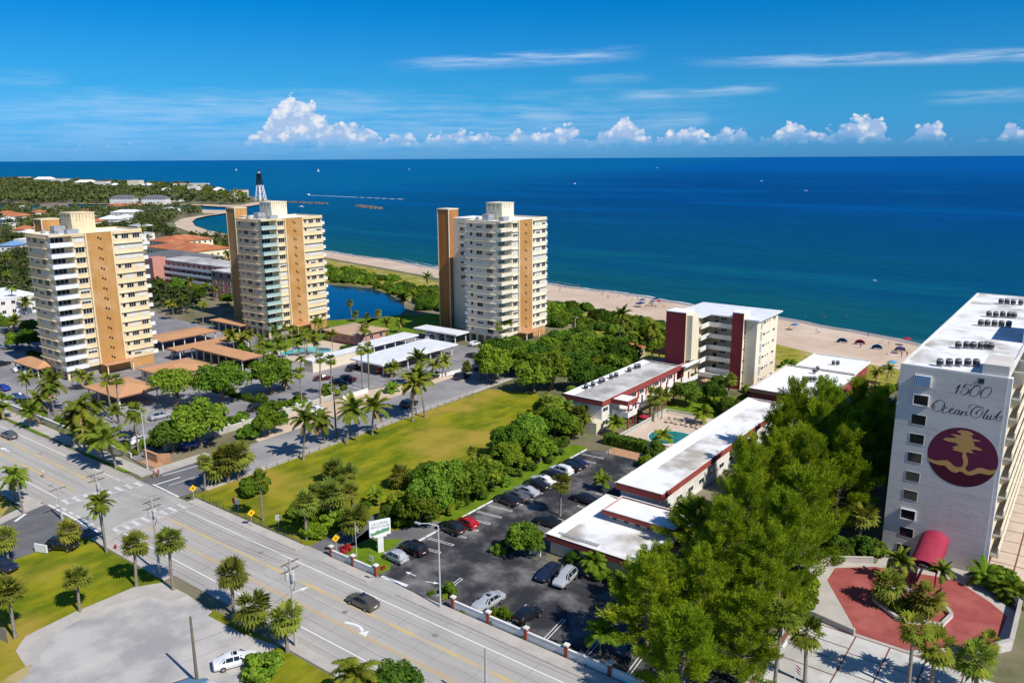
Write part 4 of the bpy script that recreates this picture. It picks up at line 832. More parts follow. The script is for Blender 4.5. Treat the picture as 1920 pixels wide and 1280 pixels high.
# ---- pink condominium behind the towers
t = thing('pink_condo', 'pink low rise condominium with white balconies seen between two towers', 'condo', (0, 0, 0))
MB().box(-345, -292.1, 193, 206, 0, 11).obj('wall', 'pink', t); MB().box(-292, -262, 184, 204, 0, 11).obj('south_block', 'pink', t); MB().box(-347, -341, 186.5, 192.9, 0, 12.6).obj('stair_tower', 'pink', t)
MB().box(-345.4, -292, 192.4, 206.4, 11.003, 11.4).box(-292, -261.6, 183.6, 204.4, 11.004, 11.42).obj('roof', 'roofgrey', t)
bp = MB().box(-340.9, -292.2, 191.4, 192.99, 0, .2).box(-340.9, -292.2, 191.4, 191.55, .2, 1.1).mesh('balcony', 'balcony_white')
for k in range(4):
    if k: link('balcony', bp, t, (0, 0, k*2.75))
    for q in range(12): win(t, winmesh(1.8, 1.6, 2), -339+q*4, 193, k*2.75+1.4)
    for q in range(6): win(t, winmesh(1.8, 1.6, 2), -290+q*5, 184, k*2.75+1.4)
# ---- houses beyond
shed('villa', 'white house with dark grey hipped roof behind the pink condominium', 'house', -412, -372, 216, 242, 5.8, 'white_wall', 'grey_roof', 3.2)
shed('villa', 'villa with large orange tiled roof nearest the curved bay beach', 'house', -455, -408, 246, 272, 5.5, 'creamwhite', 'tile_roof', 3.0)
shed('villa', 'back wing with darker red tiled roof behind the orange tiled villa', 'house', -480, -458, 262, 292, 6.5, 'creamwhite', 'tile_roof', 3.0)
shed('villa', 'brown roofed house left of the orange tiled villa', 'house', -520, -470, 205, 232, 5.0, 'white_wall', 'brown_roof', 2.2)
shed('villa', 'flat white modern house below the curved bay beach', 'house', -560, -520, 235, 285, 5.5, 'white_wall', 'roofclean')
shed('condo_block', 'long white two storey block left of the nearest tower', 'building', -345, -318, 60, 128, 6.5, 'white_wall', 'roofclean')
shed('condo_block', 'low beige block below the long white one at the left edge', 'building', -300, -284, 62, 92, 5, 'lightcream', 'roofclean')
def far(name, label, x0, x1, yb, yt, wallm, roofm, hip=0, depth=14, wins=True):
    (ua, va), (ub, vb) = P(x0, yb), P(x1, yb); cu, cv_ = (ua+ub)/2, (va+vb)/2; wd_ = math.hypot(ub-ua, vb-va); D = math.hypot(cu, cv_)
    h = (yb-yt)*D/F_PX*1.0+(4 if 'seafront' in name else 0); rz = math.atan2(vb-va, ub-ua)
    t = shed(name, label, 'house', -wd_/2, wd_/2, -depth/2, depth/2, max(3, h*(.72 if hip else 1)), wallm, roofm, hip and h*.35, wins=wins); t.location = (cu-math.sin(rz)*depth/2, cv_+math.cos(rz)*depth/2, 0); t.rotation_euler = (0, 0, rz)
far('white_house', 'white three storey house on the far inlet bank, left of the pair', 206, 250, 382, 369, 'white_wall', 'grey_roof', 1)
far('white_house', 'white three storey house on the far inlet bank, right of the pair', 266, 311, 383, 369, 'white_wall', 'grey_roof', 1)
far('white_house', 'grey roofed white house right of the white pair across the inlet', 313, 338, 378, 368, 'white_wall', 'grey_roof', 1)
far('tiled_house', 'long terracotta roofed house below the white pair', 200, 268, 394, 384, 'lightcream', 'tile_roof', 1)
far('white_house', 'house with pale blue grey roof among palms below the terracotta one', 208, 262, 408, 396, 'white_wall', 'metal_white', 1)
far('white_house', 'white hipped roof house right above the nearest tower', 184, 222, 424, 408, 'white_wall', 'metal_white', 1)
far('tiled_house', 'orange tiled house at the left edge above the trees', 4, 44, 416, 403, 'lightcream', 'tile_roof', 1)
far('tiled_house', 'small orange tiled house beside the brown shaft of the nearest tower', 25, 48, 442, 428, 'cream', 'tile_roof', 1)
far('bridge_house', 'grey brown flat building on the inlet shore', 76, 114, 396, 384, 'greybrown_shade', 'brown_roof')
far('white_house', 'pale house on a lawn in the woods across the inlet', 86, 106, 371, 363, 'white_wall', 'metal_white', 1)
for i, (a, b, yb, yt) in enumerate(((30,52,338,335),(64,98,344,337),(100,126,346,340),(140,176,350,343),(178,200,352,345),(204,220,355,349),(240,262,354,344),(264,284,356,349),(325,352,354,348.5),(354,386,355,349),(352,372,362,355),(396,416,368,358),(440,458,374,363),(300,316,364,358))):
    far('seafront_house', 'pale seafront mansion %s' % ('first from the left on the far point', 'second from the left on the far point', 'third from the left on the far point', 'fourth from the left on the far point', 'fifth from the left on the far point', 'sixth from the left on the far point', 'seventh from the left on the far point', 'eighth from the left on the far point', 'at the left half of the long flat white range', 'at the right half of the long flat white range', 'below the long flat white range', 'among palms left of the lighthouse', 'closest to the lighthouse', 'set back among trees mid headland')[i], a, b, yb, yt, 'white_wall' if i % 3 else 'lightcream', 'roofclean' if i % 4 else 'tile_roof', 0 if i in (8, 9) else i % 2, 16, False)
far('white_house', 'white building with blue roof at the left edge by the trees', 0, 26, 474, 458, 'white_wall', 'bluetarp', 1)
far('white_house', 'white two window house left of the nearest tower', 28, 52, 466, 452, 'white_wall', 'roofclean')
# ---- lighthouse
lu, lv = P(489, 376.5); t = thing('lighthouse', 'skeletal iron lighthouse, white below and black above, on the far point', 'lighthouse', (lu, lv, 0))
for nm, z0, z1, r0, r1, m_ in (('lower_frame', 0, 21, 8.2, 4.6, 'iron_white'), ('upper_frame', 21, 35, 4.6, 2.6, 'iron_black')):
    mb = MB()
    for k in range(8):
        a = k*math.pi/4; b = (k+1)*math.pi/4; p0 = (r0*math.cos(a), r0*math.sin(a), z0); p1 = (r1*math.cos(a), r1*math.sin(a), z1); mb.path([p0, p1], .42, 5)
        for j in range(1, 4):
            f = j/3; ra = r0+(r1-r0)*f; z = z0+(z1-z0)*f; mb.path([(ra*math.cos(a), ra*math.sin(a), z), (ra*math.cos(b), ra*math.sin(b), z)], .22, 4)
            f2 = (j-1)/3; rb = r0+(r1-r0)*f2; mb.path([(rb*math.cos(a), rb*math.sin(a), z0+(z1-z0)*f2), (ra*math.cos(b), ra*math.sin(b), z)], .16, 4)
    mb.obj(nm, m_, t)
MB().lathe([(1.5, 0), (1.4, 21)], 10).obj('stair_cylinder', 'iron_white', t); MB().lathe([(1.4, 21), (1.4, 35)], 10).obj('upper_cylinder', 'iron_black', t)
MB().lathe([(3.6, 35), (3.8, 36.2), (3.2, 36.3), (2.2, 36.4), (2.2, 37)], 12).obj('gallery', 'iron_black', t); MB().lathe([(1.7, 37), (1.7, 40)], 12).obj('lantern', 'signgrey', t); MB().lathe([(2.0, 40), (1.2, 41.4), (.3, 42.4)], 12).obj('dome', 'iron_black', t)
# ---- jetty rocks
def rocks(name, label, a, b, n, wid, hmax, seed):
    r_ = random.Random(seed); mb = MB()
    for i in range(n):
        f = r_.random(); x = a[0]+(b[0]-a[0])*f+r_.uniform(-wid, wid); y = a[1]+(b[1]-a[1])*f+r_.uniform(-wid, wid); s_ = r_.uniform(1.2, 2.6)
        base = len(mb.v); ps = [(x+s_*r_.uniform(.7, 1.2)*dx_, y+s_*r_.uniform(.7, 1.2)*dy_, SEA-.6+(hmax*r_.uniform(.5, 1) if k > 3 else 0)) for k, (dx_, dy_) in enumerate(((-1,-1),(1,-1),(1,1),(-1,1),(-.6,-.6),(.6,-.6),(.6,.6),(-.6,.6)))]
        mb.add(ps, [(0,3,2,1),(4,5,6,7),(0,1,5,4),(1,2,6,5),(2,3,7,6),(3,0,4,7)])
    tag(mb.obj(name, 'rock'), label, kind='stuff')
rocks('jetty_rocks', 'low rock jetty running out from the lighthouse point', (-925, 690), (-826, 692), 130, 3.5, 2.6, 1)
rocks('breakwater_rocks', 'small dark rock outcrop off the lighthouse point', (-745, 678), (-688, 656), 110, 6, 2.8, 2)
# ================================================================ VEGETATION
def leafmesh(name, pts, nrm, size, m, aspect=1.6, seed=0):
    r_ = np.random.RandomState(seed); n = len(pts); nrm = nrm/(np.linalg.norm(nrm, axis=1)[:, None]+1e-9)
    a = r_.normal(size=(n, 3)); t1 = np.cross(nrm, a); t1 /= np.linalg.norm(t1, axis=1)[:, None]+1e-9; t2 = np.cross(nrm, t1)
    s = (size*r_.uniform(.6, 1.35, n))[:, None]; L = t1*s*aspect*.5; W_ = t2*s*.5
    v = np.stack([pts-L, pts-W_+nrm*s*.08, pts+L, pts+W_+nrm*s*.08], 1).reshape(-1, 3)
    me = bpy.data.meshes.new(name); me.vertices.add(4*n); me.vertices.foreach_set('co', v.ravel().astype(np.float32))
    me.loops.add(4*n); me.loops.foreach_set('vertex_index', np.arange(4*n, dtype=np.int32)); me.polygons.add(n)
    me.polygons.foreach_set('loop_start', np.arange(0, 4*n, 4, dtype=np.int32)); me.update(calc_edges=True); me.materials.append(M[m]); return me
def blobpts(blobs, n, seed, rag=.25):
    r_ = np.random.RandomState(seed); w_ = np.array([b[3]*b[3] for b in blobs], float); k = r_.choice(len(blobs), n, p=w_/w_.sum())
    d = r_.normal(size=(n, 3)); d /= np.linalg.norm(d, axis=1)[:, None]; d[:, 2] = np.where(d[:, 2] < -.5, -d[:, 2], d[:, 2])
    rad = 1-np.abs(r_.normal(0, rag, n)); rad = np.clip(rad+r_.uniform(0, .12, n), .25, 1.2)
    B = np.array(blobs, float)[k]; pts = B[:, :3]+d*(B[:, 3]*rad)[:, None]*np.array([1, 1, .85])
    nr_ = d+r_.normal(0, .55, (n, 3))+np.array([0, 0, .25]); pts[:, 2] = np.maximum(pts[:, 2], .06); return pts, nr_
def crownblobs(rad, h0, h1, n, seed, dome=.9):
    r_ = random.Random(seed); o = []
    for i in range(n):
        a = r_.uniform(0, 2*math.pi); f = math.sqrt(r_.random()); x, y = rad*f*math.cos(a)*.78, rad*f*math.sin(a)*.78
        z = h0+(h1-h0)*(r_.uniform(.15, 1)*(1-dome*f*f*.75)); o.append((x, y, z, rad*r_.choice((.15, .20, .25, .31, .38))))
    return o
PROTO = {}
def broadtree(key, name, rad, h, n, size, m, seed, trunk=.28, vase=False, nblob=16):
    t = thing(name, 'x', 'tree'); r_ = random.Random(seed); h0 = h*(.5 if vase else .34); bl = crownblobs(rad, h0, h-.2*rad, nblob, seed, .75 if not vase else .45)
    p, nn = blobpts(bl, n, seed); link('crown', leafmesh('crown', p, nn, size, m, seed=seed), t)
    mb = MB(); z1 = h*.28; mb.path([(0, 0, -.05), (.05*h*.2, 0, z1*.6), (0, .04, z1)], [trunk*1.3, trunk, trunk*.8], 7)
    for b in sorted(bl, key=lambda b: -b[3])[:9]: mb.path([(0, 0, z1*.8), (b[0]*.45, b[1]*.45, z1+(b[2]-z1)*.55), (b[0]*.95, b[1]*.95, b[2])], [trunk*.55, trunk*.36, .04], 5)
    mb.obj('trunk', 'bark', t, smooth=60); PROTO[key] = t; return t
def bush(key, name, rad, h, n, size, m, seed, nblob=20, cat_='bush'):
    t = thing(name, 'x', cat_); bl = crownblobs(rad, .12*h, h-.28*rad, nblob, seed, .85)
    p, nn = blobpts(bl, n, seed); link('foliage', leafmesh('foliage', p, nn, size, m, seed=seed), t)
    mb = MB()
    for b in bl[:6]: mb.path([(b[0]*.2, b[1]*.2, 0), (b[0]*.8, b[1]*.8, b[2]*.8)], [.09, .03], 4)
    mb.obj('stems', 'bark', t); PROTO[key] = t; return t
def fan(mb, o, d, L, rad, r_, m=0, n=9, petiole=True, droop=.25):
    d = Vector(d).normalized(); side = d.cross(Vector((0, 0, 1)));
    if side.length < .1: side = Vector((1, 0, 0))
    side.normalize(); up = side.cross(d); c = Vector(o)+d*L
    if petiole: mb.add([Vector(o)+side*.025, c+side*.02, c-side*.02, Vector(o)-side*.025], [(0, 1, 2, 3)], m)
    i0 = len(mb.v); tip = []
    for k in range(n):
        a = R(-125+250*k/(n-1)); rr_ = rad*(.75+.25*math.cos(a))*r_.uniform(.88, 1.1); q = c+d*(math.cos(a)*rr_)+side*(math.sin(a)*rr_)-Vector((0, 0, 1))*(rr_*droop*(.6+abs(math.sin(a))*.5))+up*.05; tip.append((a, q))
    for a, q in tip:
        w_ = (q-c).cross(up).normalized()*(rad*.115); mid = c+(q-c)*.5
        mb.add([c, mid+w_, q, mid-w_+up*(.03*rad)], [(0, 1, 2, 3)], m)
def fanpalm(key, name, h, rad, nl, seed, m='leaf_sabal', tr=.17, skirt=8, lean=.0, pet=.9):
    r_ = random.Random(seed); t = thing(name, 'x', 'palm'); mb = MB(); lx, ly = lean*r_.uniform(-1, 1), lean*r_.uniform(-1, 1)
    for i in range(nl):
        e = math.asin(r_.uniform(-.84, .98)); a = i*2.39996+r_.uniform(-.2, .2); d = (math.cos(e)*math.cos(a), math.cos(e)*math.sin(a), math.sin(e))
        fan(mb, (lx, ly, h), d, rad*pet*r_.uniform(.5, .72), rad*r_.uniform(.42, .55), r_, 0, droop=.22+.25*(e < 0))
    mb.obj('crown', m, t)
    if skirt:
        mb = MB()
        for i in range(skirt):
            a = i*2.4; d = (math.cos(a)*.55, math.sin(a)*.55, -.8); fan(mb, (lx, ly, h-.15), d, rad*.35, rad*.4, r_, 0, 7)
        mb.obj('dead_fronds', 'deadfrond', t)
    mb = MB(); k = 7; mb.path([(lx*(i/k)**1.6, ly*(i/k)**1.6, -.05+(h+.05)*i/k) for i in range(k+1)], [tr*(1.25 if i == 0 else 1.0-.15*i/k) for i in range(k+1)], 7); mb.obj('trunk', 'palmtrunk', t, smooth=60)
    PROTO[key] = t; return t
def feather(mb, o, a, e, L, r_, nseg=8, per=3, ll=.85, droopk=1.0, m=0):
    d = Vector((math.cos(a)*math.cos(e), math.sin(a)*math.cos(e), math.sin(e))); p = Vector(o); pts = [p.copy()]; dirs = [d.copy()]; st = L/nseg; side = Vector((-math.sin(a), math.cos(a), 0))
    for i in range(nseg):
        p = p+d*st; pts.append(p.copy()); dirs.append(d.copy()); d = (d+Vector((0, 0, -.20*droopk*(.6+i/nseg)))).normalized()
    for i in range(nseg): mb.add([pts[i]+side*.03, pts[i+1]+side*.02, pts[i+1]-side*.02, pts[i]-side*.03], [(0, 1, 2, 3)], m)
    for i in range(1, nseg+1):
        for j in range(per):
            f = (i-1+(j+.5)/per)/nseg; q = pts[i-1].lerp(pts[i], (j+.5)/per); l = ll*(math.sin(math.pi*min(1, .18+f*.78))**.7)*r_.uniform(.85, 1.1); dd = dirs[i]
            for s_ in (-1, 1):
                tip = q+side*(s_*l*.72)+dd*(l*.5)+Vector((0, 0, -l*r_.uniform(.22, .5))); w_ = dd*(.085*st*8*.92)
                mb.add([q-w_*.6, q+w_*.6, tip], [(0, 1, 2)], m)
def cocopalm(key, name, h, L, nf, seed, m='leaf_coco', tr=.15, lean=.8, droop=1.0, dead=2, ll=.85):
    r_ = random.Random(seed); t = thing(name, 'x', 'palm'); a0 = r_.uniform(0, 6.3); lx, ly = lean*math.cos(a0), lean*math.sin(a0); mb = MB(); md = MB()
    for i in range(nf): feather(mb, (lx, ly, h), i*2.39996+r_.uniform(-.25, .25), R(r_.uniform(-12, 78)), L*r_.uniform(.8, 1.08), r_, droopk=droop, ll=ll)
    mb.obj('crown', m, t)
    for i in range(dead): feather(md, (lx, ly, h-.1), r_.uniform(0, 6.3), R(-45), L*.75, r_, droopk=.8, ll=ll*.8)
    if dead: md.obj('dead_fronds', 'deadfrond', t)
    mb = MB(); k = 7; mb.path([(lx*(i/k)**1.7, ly*(i/k)**1.7, -.05+(h+.05)*i/k) for i in range(k+1)], [tr*(1.5 if i == 0 else 1.05-.35*i/k) for i in range(k+1)], 7); mb.obj('trunk', 'palmtrunk', t, smooth=60)
    PROTO[key] = t; return t
def pine(key, h, rad, seed, nb=60):
    r_ = random.Random(seed); t = thing('she_oak_tree', 'x', 'tree'); mb = MB(); rs = np.random.RandomState(seed); tip = Vector((r_.uniform(-.8, .8), r_.uniform(-.8, .8), h*.98))
    trk = [Vector((0, 0, -.05)), Vector((r_.uniform(-.3, .3), r_.uniform(-.3, .3), h*.4)), Vector((tip.x*.6, tip.y*.6, h*.75)), tip]; mb.path(trk, [.36, .27, .15, .03], 7); pl = []
    for i in range(nb):
        f = .07+.92*(i/nb)**.9; z = h*f; a = i*2.39996+r_.uniform(-.5, .5); L = rad*(1.04-.86*f**1.6)*(.55+.45*min(1, f*5))*r_.choice((.55, .8, .95, 1.1, 1.25)); e = R(r_.uniform(0, 28)+34*f)
        d = Vector((math.cos(a)*math.cos(e), math.sin(a)*math.cos(e), math.sin(e))); o = Vector((tip.x*f*f, tip.y*f*f, z)); q = o+d*L+Vector((0, 0, .18*L)); mb.path([o, o+d*L*.55, q], [.07, .045, .015], 4)
        for k in range(int(2+L*1.25)):
            g = .35+.65*(k+r_.random()*.8)/int(2+L*1.25); p = o.lerp(q, g)+Vector((r_.gauss(0, .22), r_.gauss(0, .22), r_.gauss(0, .15))); ax = (d*.75+Vector((r_.gauss(0, .35), r_.gauss(0, .35), .75))).normalized(); pl.append((p, ax, r_.uniform(.75, 1.35)*(.75+.35*L/rad)))
    mb.obj('trunk', 'bark', t, smooth=60); vs = []
    for p, ax, s_ in pl:
        n = int(72*s_); A_ = np.array(ax); f = rs.beta(1.3, 1.5, n)[:, None]; rad_ = .40*s_*np.sin(np.pi*np.clip(.15+f*.85, 0, 1))+.05; off = rs.normal(size=(n, 3)); off -= (off@A_)[:, None]*A_; off /= np.linalg.norm(off, axis=1)[:, None]+1e-6
        c = np.array(p)+A_*f*1.7*s_+off*rad_*np.sqrt(rs.uniform(.05, 1, n))[:, None]; d = A_+off*.55+rs.normal(0, .28, (n, 3)); d /= np.linalg.norm(d, axis=1)[:, None]; L = rs.uniform(.28, .6, n)[:, None]
        sd = np.cross(d, rs.normal(size=(n, 3))); sd /= np.linalg.norm(sd, axis=1)[:, None]; w_ = rs.uniform(.045, .085, n)[:, None]; vs.append(np.stack([c-sd*w_, c+sd*w_, c+d*L], 1).reshape(-1, 3))
    v = np.concatenate(vs); n = len(v)//3
    me = bpy.data.meshes.new('crown'); me.vertices.add(3*n); me.vertices.foreach_set('co', v.ravel().astype(np.float32)); me.loops.add(3*n); me.loops.foreach_set('vertex_index', np.arange(3*n, dtype=np.int32)); me.polygons.add(n); me.polygons.foreach_set('loop_start', np.arange(0, 3*n, 3, dtype=np.int32)); me.update(calc_edges=True); me.materials.append(M['leaf_pine'])
    link('crown', me, t); PROTO[key] = t
USED = {}
HP = {'sabal': 4.8, 'wash': 11., 'coco': 7., 'cocoY': 6., 'royal': 9., 'areca': 2.2}
def plant(key, u, v, label, s=1.0, sz=None, rz=None, group=None):
    p = PROTO[key]; first = key not in USED; USED[key] = 1
    o = p if first else copy_tree(p)
    hp = HP.get(key.rstrip('0123456789')); zs = sz or s
    o.location = (u, v, 0); o.rotation_euler = (rng.gauss(0, .035) if hp else 0, rng.gauss(0, .035) if hp else 0, rng.uniform(0, 6.28) if rz is None else rz); o.scale = (s, s, s if hp else zs); o['label'] = label
    if hp:
        if o.name not in KIDS: KIDS[o.name] = list(o.children)
        f_ = zs/s
        for ch in KIDS[o.name]:
            if ch.name.startswith('trunk'): ch.scale = (1, 1, f_)
            else: ch.location = (0, 0, hp*(f_-1))
    if group: o['group'] = group
    elif 'group' in o.keys(): del o['group']
    return o
for k in range(3): fanpalm('sabal%d' % k, 'sabal_palm', 4.8, 2.0, 74, 20+k, skirt=9, lean=.25, tr=.2)
for k in range(2): fanpalm('wash%d' % k, 'fan_palm', 11.0, 1.55, 44, 30+k, 'leaf_coco', .16, 10, .3)
for k in range(3): cocopalm('coco%d' % k, 'coconut_palm', 7.0, 3.0, 24, 40+k)
cocopalm('cocoY', 'coconut_palm', 6.0, 2.8, 22, 50, dead=5, droop=1.4)
for k in range(2): cocopalm('royal%d' % k, 'feather_palm', 9.0, 2.3, 18, 55+k, lean=.3, tr=.17, droop=1.2, dead=1, ll=.7)
cocopalm('areca', 'areca_palm', 2.2, 2.2, 22, 60, m='leaf_bright', lean=.2, tr=.1, dead=0)
for k in range(3): broadtree('tree%d' % k, 'broadleaf_tree', 4.2, 7.2, 6400, .34, ('leaf', 'leaf_dark', 'leaf_bright')[k], 70+k, nblob=34)
for k in range(2): broadtree('vase%d' % k, 'spreading_tree', 5.0, 7.0, 4600, .32, 'leaf', 80+k, .2, True, 34)
for k in range(4): bush('bush%d' % k, 'leafy_bush', 2.4, 3.4, 3200, .31, ('leaf', 'leaf_dark', 'leaf_bright', 'leaf')[k], 90+k)
bush('shrub', 'round_shrub', 1.3, 1.7, 1500, .26, 'leaf_bright', 99, 8); bush('grape', 'sea_grape', 3.4, 3.6, 3200, .44, 'leaf', 101, 24); bush('grape2', 'sea_grape', 3.6, 3.0, 3200, .44, 'leaf_dark', 102, 24)
for k in range(4): pine('pine%d' % k, 16.5, 5.0, 110+k)
def crown_h(px, py, top): # height of a stem from its base and crown pixel
    u, v = P(px, py); best = min(range(10, 400), key=lambda q: abs(top-proj_y(u, v, q*.05))); return best*.05
def proj_y(u, v, z):
    d = Vector((u, v, z-CAM_H)); return 640-F_PX*d.dot(_U2)/d.dot(_F)
def palm(key, px, py, top, label, s=1.0, group=None):
    h0 = HP[key.rstrip('0123456789')]
    h = crown_h(px, py, top); u, v = P(px, py); s *= 1.32 if key.startswith('coco') else 1.18 if key.startswith('wash') else 1.12 if key.startswith('royal') else 1
    plant(key, u, v, label, s, max(.25*s, h/h0), group=group)
# ---- corner lot sabals (base x, base y, crown centre y)
g_ = 'sabal palms on the corner lot'
for i, (k, x, y, t_, s_, lb) in enumerate((
 ('sabal0', 18, 1063, 1008, 1, 'sabal palm at the left edge beside the dark parked car'), ('sabal1', 29, 1196, 1105, 1.05, 'sabal palm at the left edge by the grey fence'),
 ('sabal2', 150, 1146, 1080, .95, 'sabal palm standing alone in the middle of the corner lawn'), ('sabal0', 126, 1027, 994, 1, 'short sabal palm on the corner lawn near the white sign'),
 ('sabal1', 256, 1099, 1018, 1, 'sabal palm on the corner lawn left of the utility pole'), ('sabal2', 325, 1105, 1010, 1.08, 'sabal palm right beside the utility pole with transformers'),
 ('sabal0', 438, 1152, 1070, 1.08, 'sabal palm standing between gravel lot and avenue'), ('sabal1', 481, 1182, 1136, 1.25, 'fullest sabal palm beside the wooden pole at the gravel lot'), ('sabal2', 539, 1222, 1160, 1.1, 'sabal palm at the tip of the brown lawn by the pole'))):
    palm(k, x, y, t_, lb, s_, g_)
palm('coco0', 200, 1036, 944, 'tall thin coconut palm with drooping fronds on the corner lawn', .62); palm('coco1', 197, 1030, 950, 'second thin coconut stem leaning beside the tall one', .5)
palm('cocoY', 655, 1330, 1262, 'yellowish palm at the bottom edge beside the round tree', .95)
# ---- field edge
for k, x, y, t_, s_, lb in (('sabal0', 575, 1011, 942, 1.1, 'slim sabal palm by the dry patch near the entry'), ('sabal1', 622, 981, 925, 1.35, 'sabal palm with pale fronds at the field edge'), ('sabal2', 663, 1017, 972, 1.3, 'sabal palm beside the flagpole'), ('wash0', 493, 975, 892, .9, 'slender tall palm above the shrubs at the field corner'),
 ('sabal0', 385, 920, 866, .8, 'lone sabal palm by the side street corner'), ('sabal1', 412, 906, 872, 1.5, 'bushy sabal palm left in the corner clump'), ('sabal2', 428, 905, 858, 1.6, 'bushy sabal palm right in the corner clump'), ('sabal1', 448, 900, 850, 1.5, 'bushy sabal palm behind the corner clump'),
 ('sabal0', 750, 915, 890, 1.15, 'small sabal palm alone on the open field'), ('sabal1', 625, 905, 880, 1.3, 'sabal palm in the middle of the field clump'), ('sabal2', 648, 915, 890, 1.2, 'sabal palm right of the field clump'), ('sabal0', 885, 880, 845, .55, 'thin sapling palm at the thicket edge'),
 ('sabal1', 1050, 967, 904, .95, 'single yellow green palm standing inside the condo car park')): palm(k, x, y, t_, lb, s_)
# ---- coconuts along the side street
for i, (k, x, y, t_, s_) in enumerate((('coco0', 569, 862, 785, 1.05), ('cocoY', 609, 832, 790, .95), ('coco1', 650, 832, 770, 1.05), ('coco2', 698, 815, 762, 1.05), ('coco0', 774, 790, 720, 1.1), ('coco1', 797, 782, 710, 1.1))):
    palm(k, x, y, t_, '%s coconut palm from the avenue along the field fence' % ('first', 'second and most yellow', 'third', 'fourth', 'fifth', 'sixth')[i], s_, 'coconut palms along the side street')
for i, (k, x, y, t_, s_, lb) in enumerate((('wash0', 567, 765, 700, .9, 'tall fan palm left of the white cars'), ('wash1', 601, 757, 673, .95, 'tall fan palm left of a close pair in the car park'), ('wash0', 622, 747, 675, .95, 'tall fan palm right of a close pair in the car park'), ('wash1', 680, 735, 655, .9, 'left of two tall fan palms at the big white carport'), ('wash0', 692, 731, 650, .95, 'right of two tall fan palms at the big white carport'),
 ('royal0', 563, 700, 672, .8, 'feathery palm by the end of the white store'), ('coco2', 786, 725, 670, .9, 'coconut palm in front of the big white carport'), ('coco0', 820, 707, 684, .75, 'left palm of the pair beyond the white carport'), ('coco1', 829, 707, 678, .7, 'right palm of the pair beyond the white carport'), ('coco2', 739, 707, 693, .75, 'low coconut palm hiding the carport corner'), ('sabal0', 875, 697, 684, .75, 'small palm at the street end of the car park'),
 ('areca', 735, 735, 727, 1.1, 'bright clump palm beside the yellow wall'), ('coco1', 541, 730, 712, .7, 'low palm on the parking island'),
 ('royal1', 593, 665, 643, .7, 'pool palm on the left end of the turquoise pool'), ('royal0', 561, 668, 640, .7, 'pool palm behind the left end of the pool'), ('royal1', 535, 672, 652, .7, 'pool palm farthest left by the tan carport'), ('wash1', 689, 658, 610, .9, 'slim palm in front of the tan pool house'), ('royal0', 673, 640, 628, .6, 'palm leaning over the pool house roof'), ('coco2', 728, 630, 606, .7, 'palm right of the pool house'), ('coco0', 748, 625, 604, .6, 'palm behind the pool house by the lawn'),
 ('sabal0', 660, 598, 567, .75, 'round palm standing before the lagoon, tallest of four'), ('sabal1', 667, 602, 588, .8, 'round palm second of four before the lagoon'), ('sabal2', 687, 612, 592, .7, 'round palm third of four before the lagoon'), ('sabal0', 710, 600, 586, .8, 'round palm fourth of four before the lagoon'), ('coco1', 757, 590, 560, .8, 'coconut palm on the lawn at the lagoon end'), ('coco2', 779, 585, 557, .8, 'coconut palm right of the lagoon end'), ('coco0', 802, 540, 517, .8, 'single palm on the dune grass by the whitish tower'),
 ('wash0', 936, 657, 612, .9, 'left tall palm in front of the whitish tower'), ('wash1', 956, 645, 602, .9, 'right tall palm in front of the whitish tower'), ('sabal2', 947, 650, 637, .7, 'short palm between the two tall ones'),
 ('coco2', 1160, 665, 590, .95, 'tall palm beside the tiled shelter'), ('coco0', 1173, 650, 602, .9, 'leaning palm right of the tall one at the shelter'), ('cocoY', 1222, 648, 610, 1.1, 'yellowing palm left of the maroon stair tower'))): palm(k, x, y, t_, lb, s_)
for i, (k, x, y, t_, s_, lb) in enumerate((('coco0', 80, 779, 747, .95, 'coconut palm by the white car in the tower car park'), ('coco1', 92, 775, 720, 1.05, 'large coconut palm with yellow skirt left of the nearest tower'), ('coco2', 56, 802, 775, .85, 'coconut palm on the kerbside lawn by the yellow diamond sign'), ('coco0', 5, 784, 762, .8, 'coconut palm cut by the left edge'),
 ('coco1', 139, 838, 790, 1.05, 'left coconut palm in the row above the avenue pavement'), ('cocoY', 159, 846, 768, 1.2, 'yellow coconut palm in the row above the avenue pavement'), ('coco2', 195, 865, 812, 1.1, 'third coconut palm in the row above the avenue pavement'), ('coco0', 218, 878, 825, 1.15, 'rightmost coconut palm in the row above the avenue pavement'), ('coco1', 172, 830, 800, .9, 'low coconut palm behind the pavement row'),
 ('wash0', 213, 793, 711, .95, 'left of two tall slim palms before the hipped tan roof'), ('wash1', 225, 796, 712, .95, 'right of two tall slim palms before the hipped tan roof'), ('wash0', 260, 851, 768, 1, 'tall slim palm beside the street lamp'), ('coco2', 160, 730, 707, .7, 'short palm at the tower entrance'), ('coco0', 168, 727, 710, .65, 'second short palm at the tower entrance'),
 ('royal1', 426, 648, 625, .75, 'palm beside the middle tower carports'), ('cocoY', 460, 655, 634, .8, 'yellow palm beside the middle tower carports'), ('coco1', 436, 650, 632, .5, 'small palm behind the tan carport arm'), ('royal0', 25, 590, 540, 1.0, 'large palm at the left edge near the white block'), ('coco2', 26, 630, 605, .9, 'low palm above the parked cars at left'), ('royal1', 3, 590, 560, .9, 'palm cut by the left edge near the white block'), ('coco1', 55, 590, 566, .8, 'palm in front of the beige block'),
 ('royal0', 381, 610, 570, .9, 'palm in front of the pink condominium'), ('royal1', 345, 590, 556, .8, 'palm left of the pink condominium trees'), ('coco0', 328, 600, 570, .7, 'yellowing palm by the pink stair tower'))): palm(k, x, y, t_, lb, s_)
